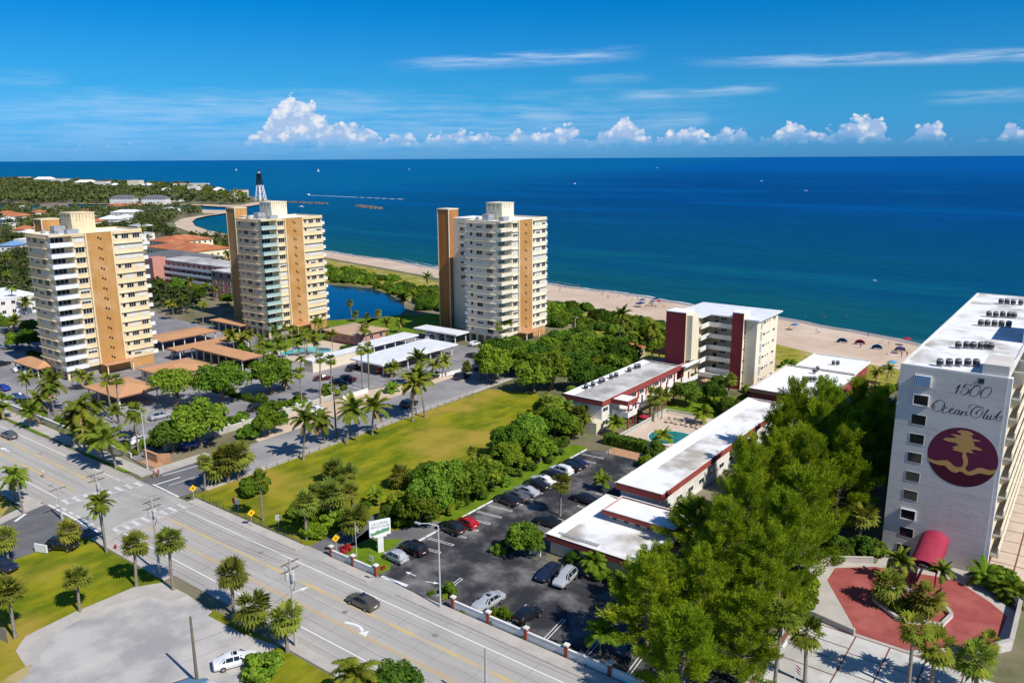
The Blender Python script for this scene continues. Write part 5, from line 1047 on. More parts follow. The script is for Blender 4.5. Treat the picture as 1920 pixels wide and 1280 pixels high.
# palms round the lilac tower
for k, x, y, t_, s_, lb in (('wash0', 1509, 1282, 1185, 1.15, 'fan palm rising left on the parking deck'), ('wash1', 1702, 1300, 1180, 1.1, 'tall fan palm in front of the red plaza'), ('wash0', 1745, 1290, 1207, 1.3, 'fan palm right of the tall one before the red plaza'), ('wash1', 1830, 1300, 1245, 1.35, 'broad fan palm at the lower right corner'), ('wash0', 1850, 1240, 1200, .8, 'small palm at the plaza wall corner'),
 ('wash1', 1452, 1290, 1150, 1.1, 'slim palm stem at the pine edge'), ('coco1', 1692, 1093, 1052, .6, 'small palm left of the crimson awning'), ('coco2', 1763, 1120, 1068, .5, 'slender palm right of the crimson awning'), ('areca', 1848, 1098, 1080, 1.2, 'spreading palm in the planter at the tower corner'), ('areca', 1885, 1118, 1105, 1.1, 'palm clump outside the plaza wall'), ('areca', 1912, 1130, 1118, 1.1, 'palm clump at the right edge'), ('sabal2', 1610, 1020, 965, 1.2, 'pale palm between pines and lilac tower')): palm(k, x, y, t_, lb, s_)
for k, x, y, s_, lb in (('sabal0', 1668, 1135, 1.2, 'fan palm on the plaza island, left'), ('sabal1', 1735, 1160, 1.25, 'fan palm on the plaza island, right'), ('bush3', 1700, 1150, .75, 'low shrub filling the plaza island')): u_, v_ = P(x, y); plant(k, u_, v_, lb, s_, .6 if 'sabal' in k else None)
# courtyard of the condo
for k, x, y, s_, lb in (('sabal1', 1225, 790, 1.25, 'dark palm left in the condo courtyard'), ('coco1', 1240, 785, .8, 'coconut palm in the condo courtyard'), ('tree1', 1285, 760, .85, 'round tree in front of the condo walkways'), ('tree1', 1350, 735, .6, 'small dark tree left of the second maroon tower'), ('areca', 1315, 795, 1.25, 'bright palm right of the pool chairs'), ('bush1', 1345, 770, .8, 'dark shrub near the courtyard lawn'), ('sabal2', 1365, 745, .95, 'round palm in front of the second maroon tower'), ('areca', 1290, 720, .9, 'palm at the end of the red walkway roof'), ('areca', 1275, 700, .9, 'palm tip showing above the red walkway roof'),
 ('areca', 1152, 815, 1.15, 'areca clump at the porch corner'), ('bush2', 1400, 755, .8, 'shrub under the second maroon tower'), ('bush0', 1425, 720, .7, 'shrub by the south corner of the beach condo'), ('bush3', 1400, 735, .7, 'shrub left of the south corner of the beach condo'),
 ('bush1', 1230, 855, .95, 'dark spiky shrub between hedge and long white roof'), ('bush0', 1215, 875, .8, 'green shrub at the car park end by the long white roof'), ('areca', 1240, 840, 1.1, 'palm shrub over the dark teal pool'), ('areca', 1130, 920, .9, 'small palm at the car park edge by the white parapet')): u_, v_ = P(x, y); plant(k, u_, v_, lb, s_)
for k, x, y, s_, lb in (('coco0', 1640, 725, .8, 'palm beside the beach club, left'), ('coco2', 1660, 722, .75, 'palm beside the beach club, right'), ('bush2', 1665, 735, .8, 'grey green shrub under the beach club palms'), ('bush3', 1690, 730, .7, 'low shrub beside the lilac tower roof'), ('grape', 1480, 690, .8, 'low sea grape behind the beach condo corner')): u_, v_ = P(x, y); plant(k, u_, v_, lb, s_, .55 if 'coco' in k else None)
# ---- broadleaf trees, one by one
for k, x, y, s_, lb in (('tree0', 376, 838, 1.4, 'big dark green street tree behind the orange sign wall'), ('tree1', 325, 848, .95, 'dense dark tree left part of the corner group'), ('vase0', 335, 760, 1.25, 'spreading open crowned tree in the tower car park, left'), ('vase1', 418, 760, 1.4, 'spreading open crowned tree in the tower car park, right'), ('tree0', 508, 738, 1.35, 'tall leafy tree on the parking island'),
 ('tree2', 505, 815, .85, 'bright tree at the street wall'), ('bush0', 470, 820, 1.0, 'shrub at the street wall beside the bright tree'), ('bush1', 525, 790, .8, 'dark shrub behind the white cars'), ('tree1', 742, 1330, .75, 'round glossy tree at the bottom edge of the avenue'), ('bush0', 492, 1262, .95, 'glossy oval shrub in front of the white saloon car'),
 ('tree0', 985, 1040, .70, 'leafy tree on the planted island of the condo car park'), ('bush0', 935, 1035, .55, 'low bush left on the planted island'), ('shrub', 845, 1115, 1.15, 'round shrub behind the street wall by the lamp post'), ('shrub', 940, 1162, 1.2, 'round shrub behind the street wall between silver and black cars'), ('areca', 1125, 1222, 1.1, 'shaded leafy plant behind the street wall'),
 ('bush2', 480, 925, 1.2, 'yellow green shrub in the corner clump'), ('bush2', 650, 985, 1.0, 'yellow green shrub by the sabal palms'), ('bush3', 605, 935, 1.1, 'spiky shrub of the field clump'),
 ('bush2', 1130, 1085, .6, 'shrub under the office fascia'), ('bush1', 1075, 1055, .6, 'low shrubs along the office wall'), ('areca', 1110, 1080, 1.0, 'dark palm against the office wall'), ('bush0', 1160, 1100, .7, 'shrub at the office corner by the silver car')): u_, v_ = P(x, y); plant(k, u_, v_, lb, s_)
def kindlabel(label, key):
    if ' or ' not in label: return label
    a_, rest = label.split(' or ', 1); b_, rest = rest.split(' ', 1); isp = key.rstrip('0123456789') in HP
    return '%s %s' % (a_ if a_.endswith('palm') == isp else b_, rest)
def scatter(keys, poly, n, smin, smax, label, group, mind=2.5, seed=1, zf=1.0):
    r_ = random.Random(seed); xs = [p[0] for p in poly]; ys = [p[1] for p in poly]; done = []; tries = 0
    while len(done) < n and tries < 6000:
        tries += 1; u, v = r_.uniform(min(xs), max(xs)), r_.uniform(min(ys), max(ys)); ins = False
        for i in range(len(poly)):
            (x1, y1), (x2, y2) = poly[i], poly[i-1]
            if (y1 > v) != (y2 > v) and u < (x2-x1)*(v-y1)/(y2-y1)+x1: ins = not ins
        if not ins or any((u-a)**2+(v-b)**2 < mind*mind for a, b in done): continue
        done.append((u, v)); s_ = r_.uniform(smin, smax); plant(keys[len(done) % len(keys)], u, v, kindlabel(label, keys[len(done) % len(keys)]), s_, s_*zf*r_.uniform(.85, 1.15), r_.uniform(0, 6.3), group)
scatter(['tree1', 'tree0', 'tree1', 'tree2'], [(-128, 157), (-117, 149), (-100, 150), (-92, 160), (-94, 176), (-104, 184), (-128, 186), (-131, 172)], 26, .9, 1.3, 'tree in the dense dark green thicket at the street end', 'thicket at the street end', 4.2, 3)
scatter(['bush0', 'tree2', 'bush1', 'tree0', 'bush3'], [(-79.5, 97), (-86, 107), (-90, 122), (-93, 140), (-90, 148), (-84, 132), (-80, 128)], 34, .6, .95, 'bush in the thicket between field and condo car park', 'thicket beside the field', 2.6, 4)
scatter(['bush0', 'bush2', 'tree0', 'bush1'], [(-86, 79), (-79.5, 80), (-79.5, 97), (-87, 106), (-88, 92)], 22, .7, 1.0, 'bush in the green clump behind the sign board', 'clump behind the sign board', 2.6, 5)
scatter(['bush3', 'bush1'], [(-79.4, 84), (-77.6, 84), (-77.8, 122), (-79.8, 122)], 9, .45, .65, 'low shrub along the car park kerb', 'kerb shrubs of the car park', 3.2, 6)
for i, (x, y) in enumerate(((915, 715), (900, 712), (930, 708))): u_, v_ = P(x, y); plant('sabal%d' % i, u_, v_, ('left', 'front', 'right')[i]+' shaggy palm where the street meets the thicket', 1.15)
scatter(['sabal0', 'areca', 'coco1'], [(-88, 128), (-80, 128), (-80, 134), (-90, 134)], 6, .8, 1.1, 'shaggy palm at the blank end wall of the court building', 'palms at the court building end', 2, 8, .8)
scatter(['grape', 'grape2', 'grape'], [(-150, 214), (-140, 212), (-112, 206), (-90, 203), (-86, 204), (-90, 236), (-120, 243), (-160, 254), (-168, 240)], 62, .8, 1.15, 'sea grape bush in the hedge along the beach', 'sea grape hedge along the beach', 3.6, 9)
scatter(['grape2', 'grape', 'bush3'], [(-206, 214), (-225, 228), (-258, 242), (-255, 252), (-225, 250), (-190, 240), (-170, 226), (-176, 216)], 44, .85, 1.25, 'mangrove bush on the seaward bank of the lagoon', 'mangroves round the lagoon', 3.6, 10)
scatter(['grape', 'grape2'], [(-262, 244), (-290, 238), (-330, 240), (-340, 262), (-300, 272), (-265, 262)], 34, .9, 1.3, 'mangrove bush beyond the lagoon toward the dune', 'mangroves beyond the lagoon', 4.2, 11)
scatter(['grape', 'coco1', 'grape2', 'coco2'], [(-190, 216), (-170, 214), (-156, 214), (-160, 232), (-185, 236)], 14, .8, 1.1, 'palm or bush in the grove behind the whitish tower', 'grove behind the whitish tower', 4, 12)
scatter(['bush1', 'tree1', 'bush0'], [(-60, 158), (-58, 164), (-66, 172), (-72, 168)], 7, .5, .75, 'courtyard shrub behind the long white roof', 'courtyard shrubs', 2.5, 13)
scatter(['tree1', 'tree0', 'coco0'], [(-320, 172), (-292, 172), (-268, 172), (-268, 180), (-320, 186)], 12, .7, 1.0, 'tree in front of the pink condominium', 'trees before the pink condominium', 4.5, 14)
scatter(['coco0', 'tree0', 'coco1', 'coco2', 'tree2'], [(-420, 275), (-350, 252), (-345, 285), (-420, 305)], 16, .9, 1.2, 'palm or tree by the bay beach right of the tiled villa', 'trees right of the tiled villa', 6, 15)
scatter(['tree1', 'bush0', 'tree0'], [(-300, 100), (-250, 90), (-238, 96), (-240, 112), (-300, 116)], 12, .6, .9, 'shade tree in the lot left of the nearest tower', 'shade trees left of the nearest tower', 5, 16)
scatter(['bush0', 'bush3', 'areca'], [(-184, 116), (-182, 134), (-197, 138), (-202, 130)], 10, .6, .85, 'garden shrub between the tan carports and the pool', 'garden shrubs by the pool', 2.6, 17)
scatter(['bush0', 'areca', 'bush3', 'tree1', 'coco1', 'areca'], [(-150, 28), (-150, 46), (-139, 45), (-136, 42), (-136, 28)], 16, .7, 1.05, 'tropical plant in the lush corner garden across the avenue', 'corner garden across the avenue', 2.3, 18)
palm('royal1', 44, 963, 888, 'slender pale stemmed palm in the lush corner garden', .8); palm('cocoY', 30, 940, 890, 'yellow palm in the lush corner garden', .8)
scatter(['bush1', 'bush0'], [(-208, 72), (-143, 71), (-143, 73), (-208, 74)], 22, .35, .5, 'low shrub along the car park wall above the avenue', 'shrubs along the avenue wall', 1.8, 19)
scatter(['bush1', 'bush3', 'bush0'], [(-148, 74), (-142, 74), (-142, 125), (-147, 125)], 20, .45, .8, 'shrub along the side street wall', 'shrubs along the side street wall', 2.0, 20)
scatter(['bush1'], [(-180, 106), (-150, 106), (-150, 109), (-180, 109)], 9, .4, .55, 'hedge shrub on the parking island', 'parking island shrubs', 2.2, 21)
scatter(['shrub'], [(-206.5, 144), (-203.8, 144), (-203, 172), (-206, 172)], 14, .45, .6, 'clipped shrub in front of the middle tower', 'clipped shrubs of the middle tower', 1.5, 22)
scatter(['shrub', 'bush2'], [(-27.2, 92), (-25, 92), (-26.6, 100), (-28.4, 100)], 9, .7, .95, 'green shrub in the plaza border planter', 'plaza border shrubs', 1.2, 23)
scatter(['shrub', 'bush1'], [(-24, 110.5), (-21.5, 112), (-21.5, 115), (-27, 111)], 8, .7, .9, 'shrub in the bed beside the plaza back wall', 'plaza back bed shrubs', 1.2, 24)
scatter(['shrub', 'bush0'], [(-7, 110.5), (-3, 109.6), (-3, 115), (-7.4, 115)], 8, .7, .9, 'shrub in the bed at the lilac tower corner', 'tower corner bed shrubs', 1.2, 25)
scatter(['shrub'], [(-66, 67.6), (-32, 67.6), (-32, 68.4), (-66, 68.4)], 14, .35, .5, 'low plant behind the brick pillared wall', 'plants behind the street wall', 1.7, 26)
scatter(['coco0', 'royal0', 'coco2', 'royal1', 'coco1'], [(-203, 131), (-180, 129), (-174, 134), (-174, 160), (-194, 158), (-205, 146)], 16, .75, 1.0, 'slim palm in the garden round the turquoise pool', 'palms of the pool garden', 3.6, 31, .8)
scatter(['coco1', 'coco0', 'cocoY'], [(-200, 73), (-150, 73), (-150, 76), (-200, 76)], 5, .8, 1.0, 'coconut palm inside the tower car park near the avenue wall', 'trees inside the avenue wall', 5, 32)
scatter(['sabal2', 'areca', 'bush2', 'sabal0', 'areca'], [(-92, 126), (-84, 126), (-81, 131), (-90, 134), (-97, 134)], 9, .9, 1.3, 'shaggy palm or shrub where the field thicket meets the court building', 'palms at the thicket end', 2.4, 33)
scatter(['areca', 'sabal1', 'bush2', 'bush3'], [(-98, 71), (-92, 69), (-88.5, 70), (-89, 84), (-97, 80)], 10, .6, .95, 'rough shrub or palm at the avenue end of the field', 'rough growth at the avenue end', 2.6, 34)
scatter(['bush1', 'tree1', 'grape2'], [(-130, 188), (-112, 188), (-112, 200), (-134, 200)], 8, .7, 1.0, 'dark tree between the whitish tower and the picnic shelters', 'trees by the picnic shelters', 4, 35)
# ---- she-oaks
pts = [(-29,66),(-25.5,74),(-31.5,76),(-27,83),(-33,86),(-27.5,91),(-33.5,95),(-28,100),(-36.5,103.5),(-30,108),(-36,113.5),(-27.5,116.5),(-39,123),(-32.5,121.5),(-28.5,128.5),(-39.5,133),(-34,134.5),(-28,139.5),(-38,143),(-32,146.5),(-26.5,133),(-38.5,80.5),(-36,72.5),(-41,97)]
for i, (u_, v_) in enumerate(pts): plant('pine%d' % (i % 4), u_, v_, 'feathery she-oak in the tall grove left of the lilac tower', rng.uniform(.84, 1.02), rng.uniform(.86, 1.10)*(.62 if u_ < -37.5 and v_ < 98 else .74 if v_ < 77 else .88 if v_ < 87 else 1), group='she-oak grove beside the lilac tower')
# ---- clipped hedges (boxes of leaves)
def hedge(label, u0, u1, v0, v1, h, m='leaf_dark', n=1800, seed=1):
    r_ = np.random.RandomState(seed); t = thing('clipped_hedge', label, 'hedge', ((u0+u1)/2, (v0+v1)/2, 0)); a, b = (u1-u0)/2, (v1-v0)/2
    p = r_.uniform(-1, 1, (n, 3))*np.array([a, b, h/2])+np.array([0, 0, h/2]); k = r_.randint(0, 5, n); nn = np.zeros((n, 3))
    for f, (ax, s_) in enumerate(((0, -1), (0, 1), (1, -1), (1, 1), (2, 1))): q = k == f; p[q, ax] = s_*(a, b, h)[ax] if ax < 2 else h; nn[q, ax] = s_
    p += r_.normal(0, .06, (n, 3)); p[:, 2] = np.maximum(p[:, 2], .05); link('foliage', leafmesh('foliage', p, nn+r_.normal(0, .4, (n, 3)), .3, m, seed=seed), t); MB().box(-a+.12, a-.12, -b+.12, b-.12, 0, h-.12).obj('core', m, t)
hedge('clipped green hedge screening the condo pool terrace from the car park', -75, -66.6, 129.4, 131.6, 1.9, n=2600)
hedge('clipped hedge beside the tan pool house', -178, -171.5, 152, 155, 1.2); hedge('dark clipped hedge beside the small tan carport', -246, -233, 94, 96, 1.5); hedge('long clipped hedge on the car park island', -182, -146, 105, 106.2, 1.0, n=2600)
# ---- distant woods: one mass, leaf clumps
def woods(name, label, polys, n, seed, smin=3, smax=6, leaf=1.5, per=60, m='leaf_far'):
    r_ = random.Random(seed); A = []; N_ = []; cnt = 0; rs = np.random.RandomState(seed); ar = [abs(sum(p[i][0]*p[i-1][1]-p[i-1][0]*p[i][1] for i in range(len(p)))) for p in polys]
    for poly, aa in zip(polys, ar):
        xs = [p[0] for p in poly]; ys = [p[1] for p in poly]; want = int(n*aa/sum(ar)); got = 0
        while got < want:
            u, v = r_.uniform(min(xs), max(xs)), r_.uniform(min(ys), max(ys)); ins = False
            for i in range(len(poly)):
                (x1, y1), (x2, y2) = poly[i], poly[i-1]
                if (y1 > v) != (y2 > v) and u < (x2-x1)*(v-y1)/(y2-y1)+x1: ins = not ins
            if not ins or any(a-3 < u < b+3 and c-3 < v < d+3 for a, b, c, d in CLEAR): continue
            got += 1; s_ = r_.uniform(smin, smax); bl = [(u+r_.uniform(-.4, .4)*s_, v+r_.uniform(-.4, .4)*s_, s_*r_.uniform(.6, 1.15), s_*r_.uniform(.45, .75)) for q in range(4)]
            p, nn = blobpts(bl, per, r_.randint(0, 10**6)); A.append(p); N_.append(nn)
    o = link(name, leafmesh(name, np.concatenate(A), np.concatenate(N_), leaf, m, seed=seed)); tag(o, label, kind='stuff')
rh = random.Random(21); spots_ = []
while len(spots_) < 20:
    x, y = rh.uniform(2, 440), rh.uniform(386, 500)
    u_, v_ = P(x, y)
    if not (-980 < u_ < -350 and v_ < np.interp(u_, [-980, -800, -677, -560, -350], [400, 470, 375, 320, 200]) and v_ > 60): continue
    if any((u_-a)**2+(v_-b)**2 < 28**2 for a, b in spots_) or (-520 < u_ < -350 and v_ > 190): continue
    spots_.append((u_, v_)); k = len(spots_); w_, d_ = rh.uniform(5, 8.5), rh.uniform(4.5, 7)
    shed('small_house', ('small white roofed house among the neighbourhood trees', 'small tiled roof house among the neighbourhood trees', 'small grey roofed house among the neighbourhood trees')[k % 3], 'house', u_-w_, u_+w_, v_-d_, v_+d_, rh.uniform(4.5, 6), ('white_wall', 'lightcream', 'white_wall')[k % 3], ('metal_white', 'tile_roof', 'roofgrey')[k % 3], 2.2 if k % 4 else 0, wins=True, group='small houses beyond the towers')
CLEAR = [(-412, -372, 216, 242), (-455, -408, 246, 272), (-480, -458, 262, 292), (-520, -470, 205, 232), (-560, -520, 235, 285), (-345, -318, 60, 128), (-300, -284, 62, 92), (-347, -262, 184, 206), (-345, -205, 70, 150)]
for o in list(C.objects):
    if o.parent is None and o.name.split('.')[0] in ('small_house', 'white_house', 'tiled_house', 'seafront_house', 'bridge_house'): CLEAR.append((o.location.x-(6 if o.name.startswith('small') else 14), o.location.x+(55 if o.name.startswith('sea') else 12 if o.name.startswith('small') else 26), o.location.y-(45 if o.name.startswith('sea') else 12 if o.name.startswith('small') else 26), o.location.y+10))
woods('neighbourhood_trees', 'green neighbourhood trees filling the blocks left of and behind the towers', [[(-345, 130), (-345, 185), (-300, 178), (-262, 160), (-262, 150)], [(-560, 60), (-348, 60), (-348, 210), (-400, 212), (-470, 200), (-560, 230)], [(-680, 60), (-562, 60), (-562, 330), (-600, 345), (-680, 380)], [(-520, 296), (-420, 280), (-350, 262), (-350, 285), (-430, 305), (-520, 325)], [(-350, 30), (-230, 30), (-230, 48), (-350, 48)], [(-380, 214), (-350, 210), (-348, 240), (-370, 250)]], 1500, 1, 2.6, 5, .95, 70)
woods('inlet_trees', 'dark trees and palms on the near side of the inlet', [[(-800, 60), (-682, 60), (-682, 395), (-720, 420), (-775, 482), (-800, 496)], [(-1085, 60), (-802, 60), (-802, 500), (-840, 508), (-900, 474), (-990, 431), (-1085, 402)]], 1300, 2, 3, 6, 1.4, 55)
woods('headland_woods', 'wooded headland with palms across the inlet', [[(-2600, 340), (-1204, 459), (-1114, 497), (-955, 578), (-885, 600), (-925, 655), (-990, 690), (-1130, 755), (-1562, 950), (-2322, 1000), (-2600, 1010)]], 3600, 3, 3.5, 8.5, 2.6, 46)
r_ = random.Random(5)
for i in range(60):
    a = r_.random(); u_ = -940-560*a**1.5; v_ = np.interp(u_, [-1562, -1130, -990, -935], [930, 735, 680, 655])-r_.uniform(0, 60)*(.4+a)
    s_ = r_.uniform(1.1, 1.6); plant('coco%d' % (i % 3), u_, v_, 'distant coconut palm on the wooded headland', s_, s_*r_.uniform(.9, 1.2), group='palms on the headland')
for i in range(70):
    u_ = r_.uniform(-720, -360); v_ = r_.uniform(80, np.interp(u_, [-720, -560, -360], [390, 320, 240])); 
    if any(a < u_ < b and c < v_ < d for a, b, c, d in CLEAR): continue
    s_ = r_.uniform(.9, 1.2); plant('coco%d' % (i % 3), u_, v_, 'coconut palm among the neighbourhood trees beyond the towers', s_, s_*r_.uniform(.9, 1.2), group='palms beyond the towers')
# ================================================================ VEHICLES
def carbody(kind):
    # stations along x (rear negative): x, z bottom, z belt, z top, half width at belt, half width at top
    if kind == 'sedan': st = [(-2.38,.42,.62,.66,.70,.62),(-2.30,.28,.92,.96,.84,.74),(-1.75,.24,.98,1.03,.90,.78),(-1.05,.22,1.00,1.40,.91,.60),(-.2,.22,1.00,1.46,.92,.62),(.45,.22,.98,1.40,.91,.60),(1.20,.22,.95,.99,.90,.76),(2.0,.26,.82,.86,.86,.72),(2.36,.34,.66,.70,.74,.62),(2.42,.44,.56,.58,.68,.56)]; cab = (2, 3, 5, 6)
    elif kind == 'suv': st = [(-2.30,.46,.74,.80,.78,.70),(-2.26,.34,1.06,1.10,.90,.80),(-2.05,.30,1.12,1.18,.93,.82),(-1.70,.30,1.12,1.66,.94,.68),(-.3,.30,1.10,1.72,.95,.70),(.50,.30,1.08,1.64,.94,.68),(1.15,.30,1.05,1.09,.93,.80),(1.95,.34,.95,1.00,.88,.74),(2.25,.42,.78,.82,.80,.66),(2.31,.52,.66,.68,.72,.60)]; cab = (2, 3, 5, 6)
    else: st = [(-1.98,.44,.70,.76,.74,.66),(-1.94,.30,.96,1.02,.84,.76),(-1.75,.26,1.00,1.06,.86,.76),(-1.30,.24,1.00,1.45,.87,.62),(-.2,.24,.98,1.52,.88,.64),(.50,.24,.96,1.44,.87,.62),(1.15,.24,.92,.96,.86,.72),(1.70,.28,.80,.84,.82,.68),(1.95,.38,.66,.70,.72,.60),(2.0,.46,.56,.58,.66,.56)]; cab = (2, 3, 5, 6)
    return st, cab
def make_car(kind):
    st, (c0, c1, c2, c3) = carbody(kind); t = thing('parked_car', 'x', 'car'); mb = MB(); n = 12
    for x, zb, zs, zt, wb, wt in st:
        zm = zb+(zs-zb)*.55
        half = [(wb*.86, zb), (wb*.985, zb+(zs-zb)*.3), (wb, zm), (wb*.965, zs), (wt, zt-.02), (wt*.55, zt+.03)]
        mb.v += [(x, -y, z) for y, z in half]+[(x, y, z) for y, z in half[::-1]]
    for i in range(len(st)-1):
        for k in range(n): a = i*n+k; b = i*n+(k+1) % n; mb.f.append([a, b, b+n, a+n][::-1]); mb.m.append(0)
    mb.f.append(list(range(n))); mb.m.append(0); mb.f.append([(len(st)-1)*n+k for k in range(n)][::-1]); mb.m.append(0)
    body = mb.obj('body', 'paint', t, smooth=32)
    V = [Vector(v) for v in mb.v]
    def pane(name, q, ins=.10, off=.014, m='carglass'):
        c = sum(q, Vector())/len(q); nrm = (q[1]-q[0]).cross(q[2]-q[0]).normalized()
        if nrm.dot(c-Vector((c.x*.6, 0, .7))) < 0: nrm = -nrm
        MB().add([p.lerp(c, ins)+nrm*off for p in q]+[p.lerp(c, ins)-nrm*.01 for p in q], [tuple(range(len(q))), *[(i, (i+1) % len(q), (i+1) % len(q)+len(q), i+len(q)) for i in range(len(q))]]).obj(name, m, t)
    ix = lambda s_, k: V[s_*n+k]
    pane('windscreen', [ix(c2, 4), ix(c2, 7), ix(c3, 8), ix(c3, 3)], .07, .03); pane('rear_window', [ix(c0, 3), ix(c0, 8), ix(c1, 7), ix(c1, 4)], .08, .03)
    mid = (c1+c2)//2
    for k, l in ((3, 4), (8, 7)):
        pane('side_window', [ix(c1, k), ix(mid, k), ix(mid, l), ix(c1, l)], .10); pane('side_window', [ix(mid, k), ix(c2, k), ix(c2, l), ix(mid, l)], .10)
        pane('quarter_window', [ix(c2, k), ix(c3, k).lerp(ix(c2, k), .25), ix(c2, l)], .2); pane('quarter_window', [ix(c0, k).lerp(ix(c1, k), .3), ix(c1, k), ix(c1, l)], .2)
    L = st[-1][0]; rw = .34 if kind == 'suv' else .31; wm = MB(); wm.lathe([(rw*.96, -.11), (rw, -.08), (rw, .08), (rw*.96, .11)], 14); wv = [(x, z, y) for x, y, z in wm.v]; wm.v = wv; wme = wm.mesh('wheel', 'tyre', 40)
    rm = MB(); rm.lathe([(rw*.62, -.118), (rw*.62, .118)], 10); rm.v = [(x, z, y) for x, y, z in rm.v]; rme = rm.mesh('rim', 'rim')
    wb = st[4][4]
    for x in (-1.36 if kind != 'hatch' else -1.2, 1.42 if kind != 'hatch' else 1.22):
        for s_ in (-1, 1): w_ = link('wheel', wme, t, (x, s_*(wb-.09), rw)); link('rim', rme, w_)
    zr = st[1][2]-.12
    for s_ in (-1, 1):
        MB().box(st[1][0]-.035, st[1][0]+.02, s_*.50, s_*.80, zr-.12, zr+.08).obj('taillight', 'taillight', t); MB().box(L-.30, L-.04, s_*.48, s_*.70, st[-2][2]-.10, st[-2][2]+.03).obj('headlight', 'headlight', t)
        MB().box(st[5][0]+.25, st[5][0]+.42, s_*(wb+.0), s_*(wb+.17), st[5][2]-.02, st[5][2]+.13).obj('mirror', 'ac_dark', t)
    MB().box(st[0][0]-.015, st[0][0]+.02, -.26, .26, .60, .73).obj('number_plate', 'plate', t)
    if kind == 'sedan': MB().box(-.35, .25, -.36, .36, 1.46, 1.487).obj('sunroof', 'carglass', t)
    if kind == 'suv': MB().box(-1.6, .4, -.62, -.57, 1.70, 1.76).box(-1.6, .4, .57, .62, 1.70, 1.76).obj('roof_rail', 'ac_dark', t)
    return t
CARS = {k: make_car(k) for k in ('sedan', 'suv', 'hatch')}; cused = {}
COL = dict(black=(.012,.012,.014), grey=(.10,.10,.10), silver=(.42,.44,.46), white=(.82,.82,.82), red=(.42,.012,.012), blue=(.02,.05,.30), navy=(.015,.022,.05), maroon=(.08,.008,.012), olive=(.075,.07,.055), lightblue=(.12,.22,.34), teal=(.02,.10,.16))
def car(kind, col, u, v, deg, label, group=None, name=None, z=.05):
    o = CARS[kind] if kind not in cused else copy_tree(CARS[kind]); cused[kind] = 1
    o.location = (u, v, z); o.rotation_euler = (0, 0, R(deg)); o['label'] = label
    if group: o['group'] = group
    elif 'group' in o.keys(): del o['group']
    for ch in (KIDS.get(o.name) or list(o.children)):
        if ch.name.split('.')[0] == 'body': ch.color = (*COL[col], 1)
    if name: o.name = name
    return o
def carp(kind, col, px, py, deg, label, **k): u, v = P(px, py, .6); return car(kind, col, u, v, deg, label, **k)
carp('sedan', 'olive', 680, 1127, 180, 'dark olive saloon driving north on the avenue', name='moving_car')
carp('sedan', 'grey', 17, 815, 180, 'grey saloon driving at the far left of the avenue', name='moving_car')
carp('sedan', 'white', 441, 1237, 62, 'white saloon parked on the gravel lot beside the oval shrub')
carp('suv', 'navy', 3, 1062, 20, 'dark car cut by the left edge on the corner lot'); carp('suv', 'black', 117, 1022, 30, 'dark car hidden behind the short sabal palm')
carp('suv', 'lightblue', 352, 1296, 70, 'pale blue topped vehicle at the bottom edge'); 
# condo car park, north kerb row
row = [('hatch', 'silver', 742, 1043, 'silver hatchback nearest the sign board'), ('suv', 'black', 775, 1028, 'black four by four next to the silver hatchback'), ('suv', 'black', 845, 990, 'black car left of the red one'), ('hatch', 'red', 874, 980, 'bright red car in the condo car park'), ('sedan', 'black', 950, 937, 'black car first of the upper kerb row'), ('sedan', 'grey', 968, 929, 'dark grey car second of the upper kerb row'), ('sedan', 'silver', 987, 920, 'silver car third of the upper kerb row'), ('sedan', 'black', 1005, 908, 'black car fourth of the upper kerb row'), ('sedan', 'white', 1018, 900, 'white car fifth of the upper kerb row'), ('sedan', 'black', 1036, 890, 'black car sixth of the upper kerb row'), ('suv', 'white', 1052, 882, 'white car seventh of the upper kerb row'), ('sedan', 'black', 1068, 874, 'black car eighth of the upper kerb row'), ('sedan', 'navy', 1080, 868, 'dark car last of the upper kerb row')]
for k, c, x, y, lb in row: carp(k, c, x, y, 176, lb, group='cars at the north kerb of the condo car park')
for k, c, x, y, d, lb in (('sedan', 'silver', 916, 1127, -97, 'silver saloon parked nose to the street wall'), ('hatch', 'black', 990, 1152, 83, 'black hatchback parked by the street wall'), ('sedan', 'navy', 1028, 1072, -84, 'dark blue car beside the planted island'), ('suv', 'silver', 1060, 1084, -84, 'silver four by four next to the dark blue car'), ('suv', 'silver', 1210, 1138, -80, 'silver car in the shade of the she-oaks'), ('hatch', 'teal', 1180, 1210, 83, 'teal car in deep shade near the street wall'), ('hatch', 'black', 958, 1018, -90, 'dark car hidden behind the island bush'), ('sedan', 'black', 1030, 978, 0, 'black car parked at the white parapet, nearer'), ('sedan', 'black', 1098, 935, 0, 'black car parked at the white parapet, farther')): carp(k, c, x, y, d, lb)
